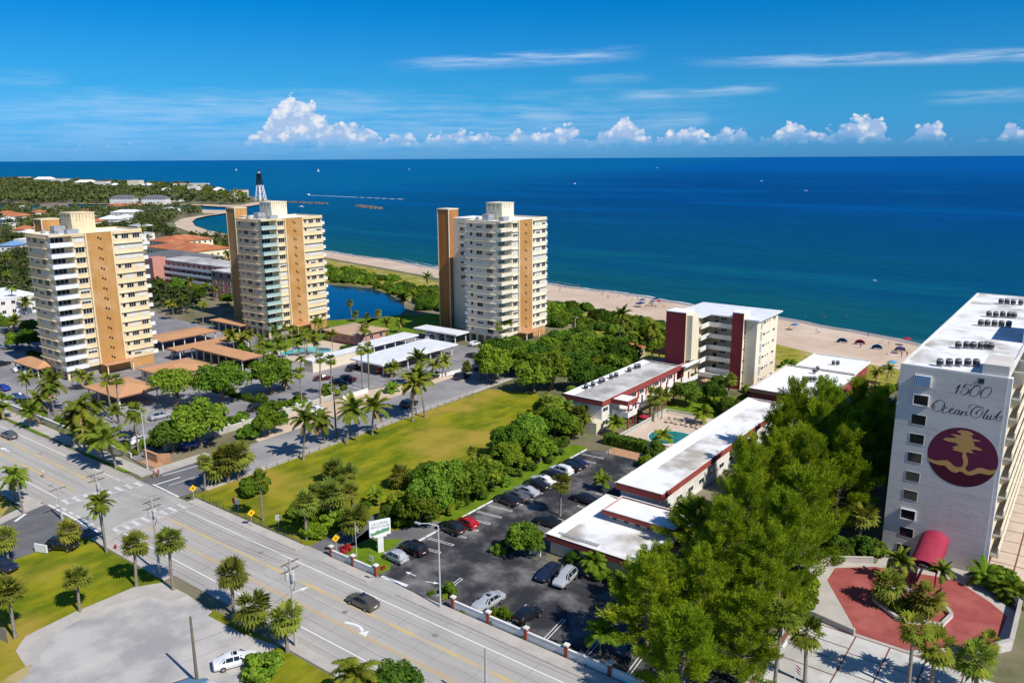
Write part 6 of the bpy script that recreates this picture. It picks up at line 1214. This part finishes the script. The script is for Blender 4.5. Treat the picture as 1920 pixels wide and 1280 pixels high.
# tower car parks
for k, c, x, y, d, lb in (('sedan', 'blue', 5, 727, 10, 'bright blue car cut by the left edge'), ('sedan', 'white', 34, 743, 5, 'white saloon in the tower car park at left'), ('sedan', 'white', 263, 824, 90, 'white car behind the street lamp palms'), ('suv', 'blue', 364, 833, 85, 'blue van beside the big street tree'), ('sedan', 'white', 592, 767, 12, 'white car rear of two by the brick post'), ('sedan', 'white', 580, 775, 12, 'white car front of two by the brick post'), ('suv', 'black', 484, 764, 80, 'black car beside the parking island tree'),
 ('suv', 'black', 664, 690, 90, 'black car left of the big white carport'), ('sedan', 'maroon', 606, 708, 60, 'dark red car at the palm trunk'), ('suv', 'black', 636, 718, 35, 'black car in the middle of the tower car park'), ('suv', 'maroon', 652, 711, 35, 'maroon car behind the black one'), ('hatch', 'red', 717, 694, 90, 'red car under the corner of the big white carport'), ('suv', 'black', 767, 757, 88, 'black car driving along the side street'), ('suv', 'navy', 866, 706, 80, 'dark blue car at the end of the side street'), ('sedan', 'black', 905, 690, 40, 'dark car first in the street end row'), ('suv', 'black', 930, 688, 40, 'dark car second in the street end row'), ('sedan', 'grey', 962, 676, 40, 'dark car third in the street end row'),
 ('sedan', 'black', 888, 667, 0, 'black car on the lot below the whitish tower'), ('hatch', 'white', 890, 644, 90, 'white car under the whitish tower'), ('hatch', 'white', 808, 632, 90, 'white car under the white carport, left'), ('hatch', 'white', 826, 633, 90, 'white car under the white carport, middle'), ('hatch', 'silver', 845, 636, 90, 'silver car under the white carport, right'), ('sedan', 'black', 810, 706, 90, 'dark car by the street wall palms'),
 ('sedan', 'white', 332, 664, 0, 'white car under the long tan carport'), ('sedan', 'black', 470, 680, 90, 'black car under the tan carport by the pool'), ('hatch', 'white', 40, 692, 90, 'white car under the small tan carport, left'), ('hatch', 'silver', 58, 698, 90, 'silver car under the small tan carport, right'), ('sedan', 'black', 2, 682, 90, 'dark car at the left edge by the green hedge'), ('sedan', 'silver', 8, 650, 0, 'silver car on the lot at the far left'), ('sedan', 'black', 10, 621, 0, 'dark car in the back lot, left'), ('sedan', 'black', 30, 618, 0, 'dark car in the back lot, middle'), ('hatch', 'silver', 50, 612, 0, 'silver car in the back lot, right'),
 ('sedan', 'black', 345, 760, 85, 'dark car in tree shade on the tower lot'), ('suv', 'silver', 300, 780, 85, 'silver car in tree shade on the tower lot')): carp(k, c, x, y, d, lb)
# ================================================================ STREET FURNITURE
def pole_h(px, py, top): return crown_h(px, py, top)
def utility(px, py, top, label, tanks=3, arms=2, m='concpole', z0=None, name='utility_pole'):
    u, v = P(px, py); h = z0 or pole_h(px, py, top); t = thing(name, label, 'utility pole', (u, v, 0)); MB().path([(0, 0, -.05), (0, 0, h)], [.2, .12], 8).obj('pole', m, t)
    for k in range(arms):
        a = MB().box(-.07, .07, -1.2, 1.2, h-.5-k*.9, h-.36-k*.9).obj('crossarm', 'wood_pole', t); ins = MB()
        for y in (-1.1, -.6, .6, 1.1): ins.lathe([(.06, h-.36-k*.9), (.07, h-.2-k*.9), (.03, h-.1-k*.9)], 6, 0, (0, y))
        ins.obj('insulators', 'galv', a)
    for k in range(tanks):
        a = k*2.1; MB().lathe([(.2, h-2.6), (.24, h-2.5), (.24, h-1.7), (.12, h-1.6)], 8, 0, (.42*math.cos(a), .42*math.sin(a))).obj('transformer', 'galv', t)
    if tanks: MB().path([(.3, .3, h-2.4), (.5, .1, h-3.2), (.15, 0, h-4)], .04, 4).path([(-.3, .2, h-1.6), (-.4, -.2, h-.9), (-.1, -1, h-.4)], .03, 4).obj('drop_leads', 'ac_dark', t)
    return (u, v, h)
p1_ = utility(117, 974, 911, 'plain T shaped pole at the mouth of the west street', 0, 1); p2_ = utility(300, 1077, 933, 'utility pole with transformers beside the corner lawn', 3, 2); p3_ = utility(555, 1212, 1047, 'utility pole with transformers by the brown lawn', 3, 2); p4_ = utility(195, 1012, 884, 'utility pole behind the thin coconut palm', 1, 2); p5_ = utility(370, 1280, 1155, 'bare wooden pole on the gravel lot', 0, 0, 'wood_pole')
p6_ = utility(912, 1330, 1214, 'lone pole at the bottom edge of the avenue', 0, 0, 'concpole'); p7_ = utility(631, 826, 722, 'dark leaning wooden pole on the side street', 0, 1, 'wood_pole')
def wire(a, b, za, zb, off, label, sag=.7):
    pts = [(a[0]+(b[0]-a[0])*i/14, a[1]+(b[1]-a[1])*i/14+off, za+(zb-za)*i/14-sag*4*(i/14)*(1-i/14)) for i in range(15)]; tag(MB().path(pts, .016, 3).obj('power_line', 'ac_dark'), label, 'power line', 'power lines along the avenue')
for k, off in enumerate((-1.1, -.6, .6, 1.1)):
    for a, b in ((p4_, p2_), (p2_, p3_)): wire(a, b, a[2]-.1, b[2]-.1, off, 'overhead power line along the west side of the avenue')
wire(p5_, p3_, p5_[2]-3, p3_[2]-4, 0, 'single wire from the wooden pole to the avenue')
def lamp(px, py, top, arm, label):
    u, v = P(px, py); h = pole_h(px, py, top); t = thing('street_lamp', label, 'street lamp', (u, v, 0)); ax, ay = arm
    MB().path([(0, 0, 0), (0, 0, h)], [.13, .08], 8).obj('pole', 'galv', t); MB().path([(0, 0, h-.05), (ax*.5, ay*.5, h+.35), (ax, ay, h+.4)], [.07, .06, .05], 6).obj('arm', 'galv', t); MB().box(ax-.55, ax+.25, ay-.16, ay+.16, h+.32, h+.48).obj('lamp_head', 'signgrey', t)
    MB().box(-.2, .2, -.2, .2, 0, .25).obj('base', 'concrete', t)
lamp(826, 1139, 985, (-1.8, -1.6), 'tall galvanised street lamp at the condo car park entrance'); lamp(277, 879, 772, (-2.4, -1.4), 'tall galvanised street lamp at the tower car park corner'); lamp(1078, 640, 598, (.6, .4), 'thin lamp post near the white service hut')
def sign(px, py, label, kind='diamond', h=2.4, m='sign_yellow', face=-90):
    u, v = P(px, py); t = thing('road_sign', label, 'sign', (u, v, 0), R(face+90)); MB().path([(0, 0, 0), (0, 0, h+.3)], .04, 5).obj('post', 'galv', t)
    if kind == 'diamond':
        b = MB().add([(0, -.06, h-.62), (.62, -.06, h), (0, -.06, h+.62), (-.62, -.06, h), (0, -.09, h-.62), (.62, -.09, h), (0, -.09, h+.62), (-.62, -.09, h)], [(0,1,2,3),(7,6,5,4),(0,4,5,1),(1,5,6,2),(2,6,7,3),(3,7,4,0)]).obj('panel', m, t)
        MB().box(-.05, .05, -.10, -.091, h-.25, h+.2).box(-.18, .18, -.10, -.091, h-.02, h+.06).obj('symbol', 'black', b)
    else: MB().box(-.38, .38, -.09, -.05, h-.45, h+.45).obj('panel', m, t)
sign(364, 940, 'yellow diamond warning sign at the side street corner', face=-20); sign(473, 988, 'yellow diamond sign with plate on the field side of the avenue', face=-20); sign(631, 1037, 'yellow diamond sign beside the red flowers', face=-20); sign(58, 800, 'yellow diamond sign on the kerbside lawn at left', face=-20)
sign(523, 995, 'grey back of a square road sign at the field edge', 'sq', 2.2, 'signgrey', 160); sign(440, 955, 'small red and white no parking sign, left', 'sq', 1.6, 'redtrim'); sign(447, 957, 'small red and white no parking sign, right', 'sq', 1.6, 'sign_white'); sign(697, 1056, 'small white notice on the entry lawn', 'sq', .8, 'sign_white')
def textmesh(body, size):
    cu_ = bpy.data.curves.new('t', 'FONT'); cu_.body = body; cu_.size = size; cu_.align_x = 'CENTER'; o = bpy.data.objects.new('t', cu_); C.objects.link(o); dg = bpy.context.evaluated_depsgraph_get(); me = bpy.data.meshes.new_from_object(o.evaluated_get(dg)); bpy.data.objects.remove(o); return me
# condo sign board
su, sv = P(714, 1034); t = thing('condo_sign', 'white roadside sign board on a single post with dark lettering and green wave', 'sign board', (su, sv, 0), 0)
# faces west and slightly south so the avenue reads it
t.rotation_euler = (0, 0, R(62)); MB().box(-.42, .42, -.2, .2, 0, 2.4).obj('post', 'white_wall', t); MB().box(-.9, .9, -.22, .22, 2.4, 2.62).obj('bracket', 'white_wall', t)
bd = MB().box(-1.55, 1.55, -.18, .18, 2.63, 4.95).obj('board', 'sign_white', t)
for txt, z in (('LA COSTA', 4.35), ('BEACH CLUB', 3.88)):
    me = textmesh(txt, .50 if z > 4 else .46); me.materials.append(M['black']); o = link('lettering', me, bd, (0, -.187, z)); o.rotation_euler = (R(90), 0, 0)
wav = cat([(-1.4, 3.25), (-.9, 3.2), (-.4, 3.5), (0, 3.42), (.4, 3.62), (.9, 3.6), (1.35, 3.75)], 6)
MB().add([(x, -.186, z) for x, z in wav]+[(x, -.186, 2.72+.45*(x+1.4)/2.8) for x, z in wav[::-1]], [tuple(range(2*len(wav)))]).obj('wave_band', 'sign_green', bd)
MB().add([(x, -.190, z) for x, z in wav]+[(x, -.190, z-.2-.1*math.sin(x*3)) for x, z in wav[::-1]], [tuple(range(2*len(wav)))]).obj('wave_crest', 'sign_teal', bd)
u_, v_ = P(78, 1036); t = thing('notice_board', 'white ground sign on the corner lawn', 'sign board', (u_, v_, 0), R(20)); MB().box(-1.1, 1.1, -.1, .1, .15, 1.35).obj('board', 'sign_white', t); MB().box(-.95, -.85, -.08, .08, 0, .15).box(.85, .95, -.08, .08, 0, .15).obj('leg', 'grey_metal', t)
u_, v_ = P(217, 1030); t = thing('fire_hydrant', 'red fire hydrant beside the corner lawn', 'hydrant', (u_, v_, 0)); MB().lathe([(.2, 0), (.2, .08), (.14, .1), (.14, .6), (.19, .62), (.17, .75), (.05, .85)], 10).obj('barrel', 'hydrant', t); MB().box(-.28, .28, -.07, .07, .42, .56).obj('outlet', 'hydrant', t)
# flagpoles
for px, py, top, lb in ((669, 1043, 978, 'white flagpole with flag at the condo entry'), (1488, 1300, 1240, 'flagpole with red flag on the parking deck')):
    u_, v_ = P(px, py); h = pole_h(px, py, top); t = thing('flagpole', lb, 'flagpole', (u_, v_, 0)); MB().path([(0, 0, 0), (0, 0, h)], [.05, .03], 6).obj('pole', 'white_wall', t)
    for k in range(6): MB().add([(.02, 0, h-.3-k*.16), (.5, .12, h-.7-k*.16), (.5, .12, h-.86-k*.16), (.02, 0, h-.46-k*.16)], [(0, 1, 2, 3)]).obj('flag_stripe', 'red_fabric' if k % 2 == 0 else 'canvas', t)
# walls
def wallrun(name, label, pts, h, th, m, pillars=0, cap=None, pm='brick', cat_='wall', ph=None):
    t = thing(name, label, cat_, (pts[0][0], pts[0][1], 0)); ox, oy = pts[0]
    for a, b in zip(pts, pts[1:]):
        L = math.hypot(b[0]-a[0], b[1]-a[1]); rz = math.atan2(b[1]-a[1], b[0]-a[0]); n = max(1, int(round(L/pillars))) if pillars else 1
        for k in range(n):
            f = k/n; x, y = a[0]+(b[0]-a[0])*f-ox, a[1]+(b[1]-a[1])*f-oy; o = MB().box(.22 if pillars else 0, L/n-(.22 if pillars else 0), -th/2, th/2, 0, h).obj('panel', m, t, (x, y, 0), rz)
            if cap: MB().box(.22 if pillars else 0, L/n-(.22 if pillars else 0), -th/2-.04, th/2+.04, h+.002, h+.08).obj('coping', cap, o)
        if pillars:
            for k in range(n+1):
                f = k/n; x, y = a[0]+(b[0]-a[0])*f-ox, a[1]+(b[1]-a[1])*f-oy; p_ = MB().box(-.22, .22, -.22, .22, 0, (ph or h+.35)).obj('pillar', pm, t, (x, y, 0), rz); MB().box(-.3, .3, -.3, .3, (ph or h+.35)+.002, (ph or h+.35)+.18).obj('cap', 'white_wall', p_)
    return t
wallrun('street_wall', 'long low white wall with brick pillars along the condo car park', [(-60.2, 67.35), (-32, 67.35)], 1.05, .2, 'white_wall', 5.6, 'white_wall', ph=1.5)
wallrun('street_wall', 'short white wall with brick pillars beside the entry lawn', [(-83.0, 67.2), (-73.9, 67.2)], 1.0, .2, 'white_wall', 4.5, 'white_wall', ph=1.5)
wallrun('parking_wall', 'pale block wall between tower car park and avenue', [(-215, 70.2), (-143.5, 70.2)], .9, .25, 'lightcream', 0, 'white_wall')
wallrun('parking_wall', 'pale balustrade wall along the side street', [(-141.6, 76), (-141.6, 118)], 1.2, .25, 'concrete', 3.5, 'white_wall', 'concrete'); wallrun('parking_wall', 'white low wall by the crossing palms', [(-139.5, 119), (-139.5, 127)], 1.0, .25, 'white_wall', 0, 'white_wall'); wallrun('parking_wall', 'pale wall at the street end of the car park', [(-134.5, 146), (-132.6, 158)], .9, .25, 'white_wall', 0, 'white_wall')
wallrun('entrance_sign_wall', 'orange stucco entrance wall at the corner of the tower car park', [(-141.5, 71.8), (-136.8, 71.8), (-135.2, 73.4)], 1.7, .4, 'orange', 0, 'tan_roof'); tag(MB().box(-140, -135, 70.0, 72.0, 0, .12).obj('brick_paving', 'orange'), kind='structure')
wallrun('plaza_wall', 'pale stone wall along the left side of the red plaza', [(-18.3, 90.95), (-24.4, 92.2), (-27.2, 99.8), (-26.0, 107.2), (-20.8, 110.6)], .8, .35, 'sidewalk', 0, 'sidewalk'); wallrun('plaza_wall', 'lilac stone wall along the right side of the red plaza', [(-7.6, 112.6), (-3.3, 109.4), (-3.3, 98.6), (-4.6, 96.8)], 1.3, .35, 'stone_lilac', 0, 'sidewalk')
wallrun('deck_wall', 'low kerb wall at the left side of the parking deck', [(-25.2, 90.5), (-25.2, 45)], .5, .3, 'sidewalk', 0, 'sidewalk'); wallrun('planter_wall', 'cream curved edge of the plaza island', [(-10.4, 99), (-9.8, 102), (-10.8, 104), (-15.1, 105.4), (-18.6, 103.2), (-18.3, 100.2), (-14.7, 97.2), (-10.4, 99)], .45, .35, 'white_wall', 0, 'sidewalk'); wallrun('planter_wall', 'cream planter edge at the lilac tower corner', [(-7.6, 112.2), (-8.4, 114.9)], .6, .4, 'lightcream')
wallrun('screen_wall', 'cream screen wall beside the planted island', [(-60.5, 84.2), (-60.5, 86.0)], 2.0, .25, 'lightcream')
# fence on the field side: posts and rails
t = thing('field_fence', 'grey post and rail fence between side street and vacant field', 'fence', (-117.9, 82, 0)); pm_ = MB().box(-.06, .06, -.06, .06, 0, 1.1).mesh('post', 'concrete')
for k in range(25): link('post', pm_, t, (0, k*2.45, 0))
for z in (.55, 1.0): MB().box(-.03, .03, 0, 58.8, z, z+.06).obj('rail', 'concrete', t)
t = thing('chain_fence', 'low dark chain fence along the avenue edge of the field', 'fence', (-115, 67.2, 0)); pm_ = MB().path([(0, 0, 0), (0, 0, .9)], .035, 5).mesh('post', 'ac_dark')
for k in range(14): link('post', pm_, t, (k*1.95, 0, 0))
for z in (.3, .6, .88): MB().box(0, 25.4, -.015, .015, z, z+.03).obj('rail', 'ac_dark', t)
# pool fence and white posts
t = thing('pool_fence', 'white picket fence round the condo pool terrace', 'fence', (-73.9, 133.5, 0)); pk_ = MB().box(-.03, .03, -.06, .06, .08, 1.15).mesh('picket', 'balcony_white')
for k in range(64): link('picket', pk_, t, (0, k*.33, 0))
for z in (.25, 1.0): MB().box(.031, .07, 0, 21, z, z+.07).obj('rail', 'balcony_white', t)
for k in range(19):
    o = link('picket', pk_, t, (k*.36+.3, 21.1, 0)); o.rotation_euler = (0, 0, S90)
MB().box(.1, 7, 21.15, 21.2, 1.0, 1.07).obj('rail', 'balcony_white', t)
# grey wooden fence on the left edge
t = thing('wooden_fence', 'weathered grey board fence at the left edge', 'fence', (*P(0, 1198), 0), R(8)); bd_ = MB().box(-.07, .07, -.015, .015, .03, 1.8).mesh('board', 'greybrown_shade')
for k in range(26): link('board', bd_, t, (-2.2+k*.155, 0, 0))
# pool furniture
def lounger():
    t = thing('sun_lounger', 'x', 'sun lounger'); MB().box(-.33, .33, -.95, .35, .28, .38).obj('seat', 'deck', t); MB().add([(-.33,.36,.30),(.33,.36,.30),(.33,.95,.72),(-.33,.95,.72),(-.33,.36,.38),(.33,.36,.38),(.33,.92,.80),(-.33,.92,.80)], [(0,3,2,1),(4,5,6,7),(0,1,5,4),(1,2,6,5),(2,3,7,6),(3,0,4,7)]).obj('backrest', 'wood_deck', t)
    for x in (-.28, .28):
        for y in (-.85, .3): MB().box(x-.03, x+.03, y-.03, y+.03, 0, .28).obj('leg', 'wood_deck', t)
    return t
lg = lounger()
for i in range(8): o = lg if i == 0 else copy_tree(lg); o.location = (-70.9+i*1.15, 149.2+.35*(i % 2), .05); o.rotation_euler = (0, 0, R(8)); o['label'] = '%s sun lounger from the white fence on the pool terrace' % ('first', 'second', 'third', 'fourth', 'fifth', 'sixth', 'seventh', 'eighth')[i]; o['group'] = 'sun loungers by the condo pool'
def parasol(name, label, u, v, m, r=1.5, h=2.2, tilt=0, z=0, cat_='umbrella', group=None):
    t = thing(name, label, cat_, (u, v, z), 0, group); MB().path([(0, 0, 0), (tilt*.4, 0, h)], .035, 5).obj('pole', 'galv', t); mb = MB(); n = 8; base = len(mb.v)
    mb.v += [(tilt*.4, 0, h+.25)]+[(tilt*.4+r*math.cos(k*math.pi/4+.2), r*math.sin(k*math.pi/4+.2), h-.28+tilt*.25*math.cos(k*math.pi/4)) for k in range(n)]
    for k in range(n): mb.f.append([0, k+1, (k+1) % n+1]); mb.m.append(0)
    mb.v += [(x, y, z_-.03) for x, y, z_ in mb.v[:n+1]]
    for k in range(n): mb.f.append([n+1, (k+1) % n+n+2, k+n+2]); mb.m.append(0); mb.f.append([k+1, k+n+2, (k+1) % n+n+2, (k+1) % n+1]); mb.m.append(0)
    mb.obj('canopy', m, t); return t
parasol('garden_umbrella', 'closed looking red umbrella beside the pool fence', *P(1207, 795), 'red_fabric', 1.1, 2.0); t = parasol('thatched_umbrella', 'thatched umbrella below the condo terrace', *P(1323, 728), 'thatch', 1.3, 2.3)
# tent / white things at the bottom edge
u_, v_ = P(397, 1330); t = thing('canopy_tent', 'white peaked canopy tent at the bottom edge', 'tent', (u_, v_, 0), R(20)); mb = MB(); mb.hip(-1.5, 1.5, -1.5, 1.5, 2.1, 3.1).obj('top', 'canvas', t)
for a in (-1.4, 1.4):
    for b in (-1.4, 1.4): MB().box(a-.04, a+.04, b-.04, b+.04, 0, 2.0).obj('leg', 'galv', t)
# entry planting: red flowers
bush('flower', 'flower_bed', 1.0, .8, 700, .2, 'leaf_bright', 120, 7, 'flower bed'); mt = bpy.data.materials.new('flower_red'); M['flower_red'] = mt; mt.use_nodes = True; mt.node_tree.nodes['Principled BSDF'].inputs['Base Color'].default_value = (.38, .02, .02, 1)
for o in [o for o in PROTO['flower'].children if o.name.startswith('foliage')]: o.data.materials[0] = mt
u_, v_ = P(648, 1033); plant('flower', u_, v_, 'bed of red flowers beside the entry wall', 1.3); u_, v_ = P(718, 1066); plant('flower', u_, v_, 'small red plants by the brick pillar', .55)
# ================================================================ BEACH
def cabana(u, v, m, label, rz):
    t = thing('beach_cabana', label, 'cabana', (u, v, -.25), rz, 'clamshell cabanas on the sand'); mb = MB(); n, k_ = 10, 6
    for i in range(k_+1):
        a = R(100*i/k_); 
        for j in range(n+1):
            b = math.pi*j/n; r = 1.55; mb.v.append((-r*math.cos(b), .3-r*math.sin(b)*math.cos(a)*1.0+.9, r*math.sin(b)*math.sin(a)*.95+.02))
    for i in range(k_):
        for j in range(n): a = i*(n+1)+j; mb.f.append([a, a+1, a+n+2, a+n+1]); mb.m.append(0)
    mb.obj('hood', m, t, smooth=60); MB().box(-.62, -.05, -.6, .95, .15, .35).box(.05, .62, -.6, .95, .15, .35).box(-.6, .6, -.55, -.5, 0, .15).box(-.6, .6, .9, .95, 0, .15).obj('lounger', 'canvas', t)
for x, y, m_, lb in ((1578, 641, 'blue_fabric', 'blue clamshell cabana, first from the left'), (1611, 644, 'red_fabric', 'dark red clamshell cabana, second from the left'), (1643, 653, 'blue_fabric', 'blue clamshell cabana, third from the left'), (1686, 657, 'red_fabric', 'dark red clamshell cabana, last before the lilac tower')):
    u_, v_ = P(x, y, -.3); cabana(u_, v_, m_, lb, R(200))
for i, (x, y, m_, r_, lb) in enumerate(((1698, 645, 'red_fabric', 1.4, 'flat red beach umbrella near the water'), (1488, 618, 'blue_fabric', 1.4, 'blue beach umbrella right of the beach condo'), (1670, 690, 'teal_fabric', 1.4, 'light blue umbrella behind the palms'), (1203, 570, 'navy_fabric', 1.5, 'dark blue beach umbrella, left of the cluster'), (1228, 568, 'navy_fabric', 1.5, 'dark blue beach umbrella nearest the surf'), (1222, 573, 'navy_fabric', 1.3, 'navy umbrella in the middle of the cluster'), (1234, 573, 'red_fabric', 1.2, 'reddish beach umbrella in the cluster'), (1200, 576, 'navy_fabric', 1.9, 'large navy shade at the left of the cluster'), (1686, 663, 'navy_fabric', 1.3, 'navy umbrella beside the last dark red cabana'))):
    u_, v_ = P(x, y, -.4); parasol('beach_umbrella', lb, u_, v_, m_, r_, 2.0, .5, -.4)
# people: one continuous skinned figure each
def person_mesh(name, pose):
    J = {'stand': [((0,0,.95),.13),((0,0,1.25),.15),((0,0,1.45),.07),((0,0,1.62),.105),((.09,0,.5),.07),((.10,.03,.06),.05),((-.09,.02,.5),.07),((-.10,.10,.06),.05),((.22,0,1.15),.045),((.26,.08,.9),.035),((-.22,0,1.15),.045),((-.26,.05,.9),.035),((.10,-.12,.03),.04),((-.10,-.06,.03),.04)],
         'sit': [((0,0,.14),.14),((0,.12,.42),.15),((0,.16,.62),.07),((0,.15,.80),.105),((.10,-.42,.22),.08),((.12,-.82,.06),.05),((-.10,-.40,.25),.08),((-.12,-.80,.06),.05),((.24,.1,.40),.045),((.28,.2,.12),.035),((-.24,.1,.40),.045),((-.28,.2,.12),.035),((.12,-.95,.1),.04),((-.12,-.93,.1),.04)]}[pose]
    E_ = [(0,1),(1,2),(2,3),(0,4),(4,5),(0,6),(6,7),(1,8),(8,9),(1,10),(10,11),(5,12),(7,13)]
    me = bpy.data.meshes.new(name); me.from_pydata([j[0] for j in J], E_, []); o = bpy.data.objects.new('tmp', me); C.objects.link(o); md = o.modifiers.new('s', 'SKIN'); 
    if not me.skin_vertices: me.skin_vertices.new() if hasattr(me.skin_vertices, 'new') else None
    for sv_, j in zip(me.skin_vertices[0].data, J): sv_.radius = (j[1], j[1])
    me.skin_vertices[0].data[0].use_root = True; o.modifiers.new('d', 'SUBSURF').levels = 1
    dg = bpy.context.evaluated_depsgraph_get(); m2 = bpy.data.meshes.new_from_object(o.evaluated_get(dg)); bpy.data.objects.remove(o); m2.materials.append(M['skin']); m2.materials.append(M['cloth'])
    for p in m2.polygons:
        c = p.center; lim = (.62, 1.40) if pose == 'stand' else (.08, .60); p.material_index = 1 if (lim[0] < c.z < lim[1] and abs(c.x) < .2 and (pose == 'stand' or c.y > -.35)) else 0
    return m2
try: PM = {k: person_mesh('body', k) for k in ('stand', 'sit')}
except Exception as e: PM = None; print('person', e)
def person(px, py, pose, col, label, z=0, rz=None, group=None):
    if PM is None: return
    u, v = P(px, py, z); o = link('person', PM[pose], None, (u, v, z), rng.uniform(0, 6.3) if rz is None else rz, col); tag(o, label, 'person', group)
person(289, 896, 'stand', (.05,.05,.07), 'person in dark clothes walking at the street corner, left', .06); person(298, 894, 'stand', (.35,.06,.05), 'person in red top walking at the street corner, right', .06); person(1142, 853+2, 'stand', (.7,.7,.7), 'person in white standing at the end of the condo car park', .06); person(72, 800, 'stand', (.12,.04,.10), 'person on the avenue pavement by the orange planter', .16); person(82, 894, 'stand', (.7,.68,.3), 'person in pale clothes on the pavement across the avenue', .16)
r_ = random.Random(3); spots = [(1186,561),(1195,563),(1222,577),(1230,578),(1480,620),(1530,624),(1535,624),(1613,652),(1627,632),(1664,664),(1666,648),(1238,570),(1246,566),(1140,560),(1122,548),(1100,545),(1075,545),(1060,540),(1048,535),(1050,545),(1085,540),(1205,581),(1210,579),(1176,560),(1245,575),(790,497),(786,497),(725,490),(680,483),(660,480),(662,482),(640,476),(645,476),(815,505),(790,503),(1130,553),(1160,556),(1690,670),(1700,668),(1655,640)]
for i, (x, y) in enumerate(spots):
    z = -.25 if x > 1400 else -.45; c = [(.5,.05,.05),(.05,.1,.4),(.02,.02,.02),(.7,.7,.7),(.5,.35,.05),(.05,.3,.25)][i % 6]; person(x, y, 'sit' if i % 3 == 0 else 'stand', c, 'beachgoer on the sand far from the towers' if x < 1000 else 'beachgoer on the sand between the towers and the maroon condo' if x < 1300 else 'beachgoer near the clamshell cabanas', z, group='beachgoers')
for i, (x, y) in enumerate(((1541,598),(1546,600),(1587,598),(1460,588),(1350,580),(1510,600))): 
    person(x, y, 'stand', (.1,.1,.1), 'bather standing in the shallow water', SEA-.9, group='bathers in the shallows')
# ================================================================ BOATS
def boat(px, py, label, kind, s=1.0, rz=0):
    s *= .62; u, v = P(px, py, SEA); t = thing('sailing_boat' if kind == 'sail' else 'motor_boat', label, 'boat', (u, v, SEA), rz); 
    mb = MB(); L = 5*s; W_ = 1.5*s
    mb.add([(-L,-W_*.7,-.3),(L*.5,-W_*.7,-.3),(L,0,-.1),(L*.5,W_*.7,-.3),(-L,W_*.7,-.3),(-L,-W_,1.1*s),(L*.5,-W_,1.2*s),(L*1.15,0,1.5*s),(L*.5,W_,1.2*s),(-L,W_,1.1*s)], [(4,3,2,1,0),(5,6,7,8,9),(0,1,6,5),(1,2,7,6),(2,3,8,7),(3,4,9,8),(4,0,5,9)]); mb.obj('hull', 'boat', t)
    if kind == 'sail':
        MB().path([(0, 0, 1*s), (0, 0, 16*s)], .12*s, 5).obj('mast', 'galv', t); MB().add([(-.2,0,2*s),(-4.5*s,.4*s,2.2*s),(-.1,0,15.5*s)], [(0,1,2)]).add([(.2,0,14*s),(4.8*s,.5*s,1.6*s),(.4,.2*s,2*s)], [(0,1,2)]).obj('sail', 'canvas', t)
    else: MB().box(-1.5*s, 1.2*s, -W_*.7, W_*.7, 1.1*s, 2.3*s).obj('cabin', 'boat', t); MB().box(-1.6*s, 1.3*s, -W_*.75, W_*.75, 2.31*s, 2.45*s).obj('roof', 'boat', t)
    return u, v
boat(597, 322, 'small sailing boat under the horizon right of the lighthouse', 'sail', 1.6, R(40)); boat(443, 320, 'small sailing boat under the horizon left of the lighthouse', 'sail', 1.2, R(60)); boat(767, 318, 'distant white motor boat left of centre', 'motor', 2.4, R(140)); boat(1077, 345, 'distant white motor boat near the middle of the sea', 'motor', 1.4, R(160)); boat(1232, 315, 'tiny motor boat below the horizon', 'motor', 2.0, R(150)); boat(1427, 340, 'lone motor boat out to the right', 'motor', 1.2, R(150)); boat(565, 388, 'white boat passing the rock jetty', 'motor', 1.0, R(20)); boat(1511, 358, 'far small boat right of centre', 'motor', .9, R(20)); boat(1640, 526, 'tiny white dinghy off the beach', 'motor', .25, R(20)); pass
u_, v_ = boat(578, 366, 'fast motor boat with long white wake by the point', 'motor', 1.5, R(165))
wk_ = MB(); a = P(582, 366.2, SEA); b = P(760, 374, SEA)
N_ = 40
for i in range(N_): 
    f0, f1 = i/N_, (i+1)/N_; w0, w1 = 1.6+1.4*f0, 1.6+1.4*f1
    if i > 18 and i % 3 == 0: continue
    wk_.add([(a[0]+(b[0]-a[0])*f0, a[1]+(b[1]-a[1])*f0-w0, SEA+.06), (a[0]+(b[0]-a[0])*f1, a[1]+(b[1]-a[1])*f1-w1, SEA+.06), (a[0]+(b[0]-a[0])*f1, a[1]+(b[1]-a[1])*f1+w1, SEA+.06), (a[0]+(b[0]-a[0])*f0, a[1]+(b[1]-a[1])*f0+w0, SEA+.06)], [(0, 1, 2, 3)])
tag(wk_.obj('boat_wake', 'foam'), 'white wake trailing the fast motor boat', kind='stuff')
print('objects', len(bpy.data.objects))
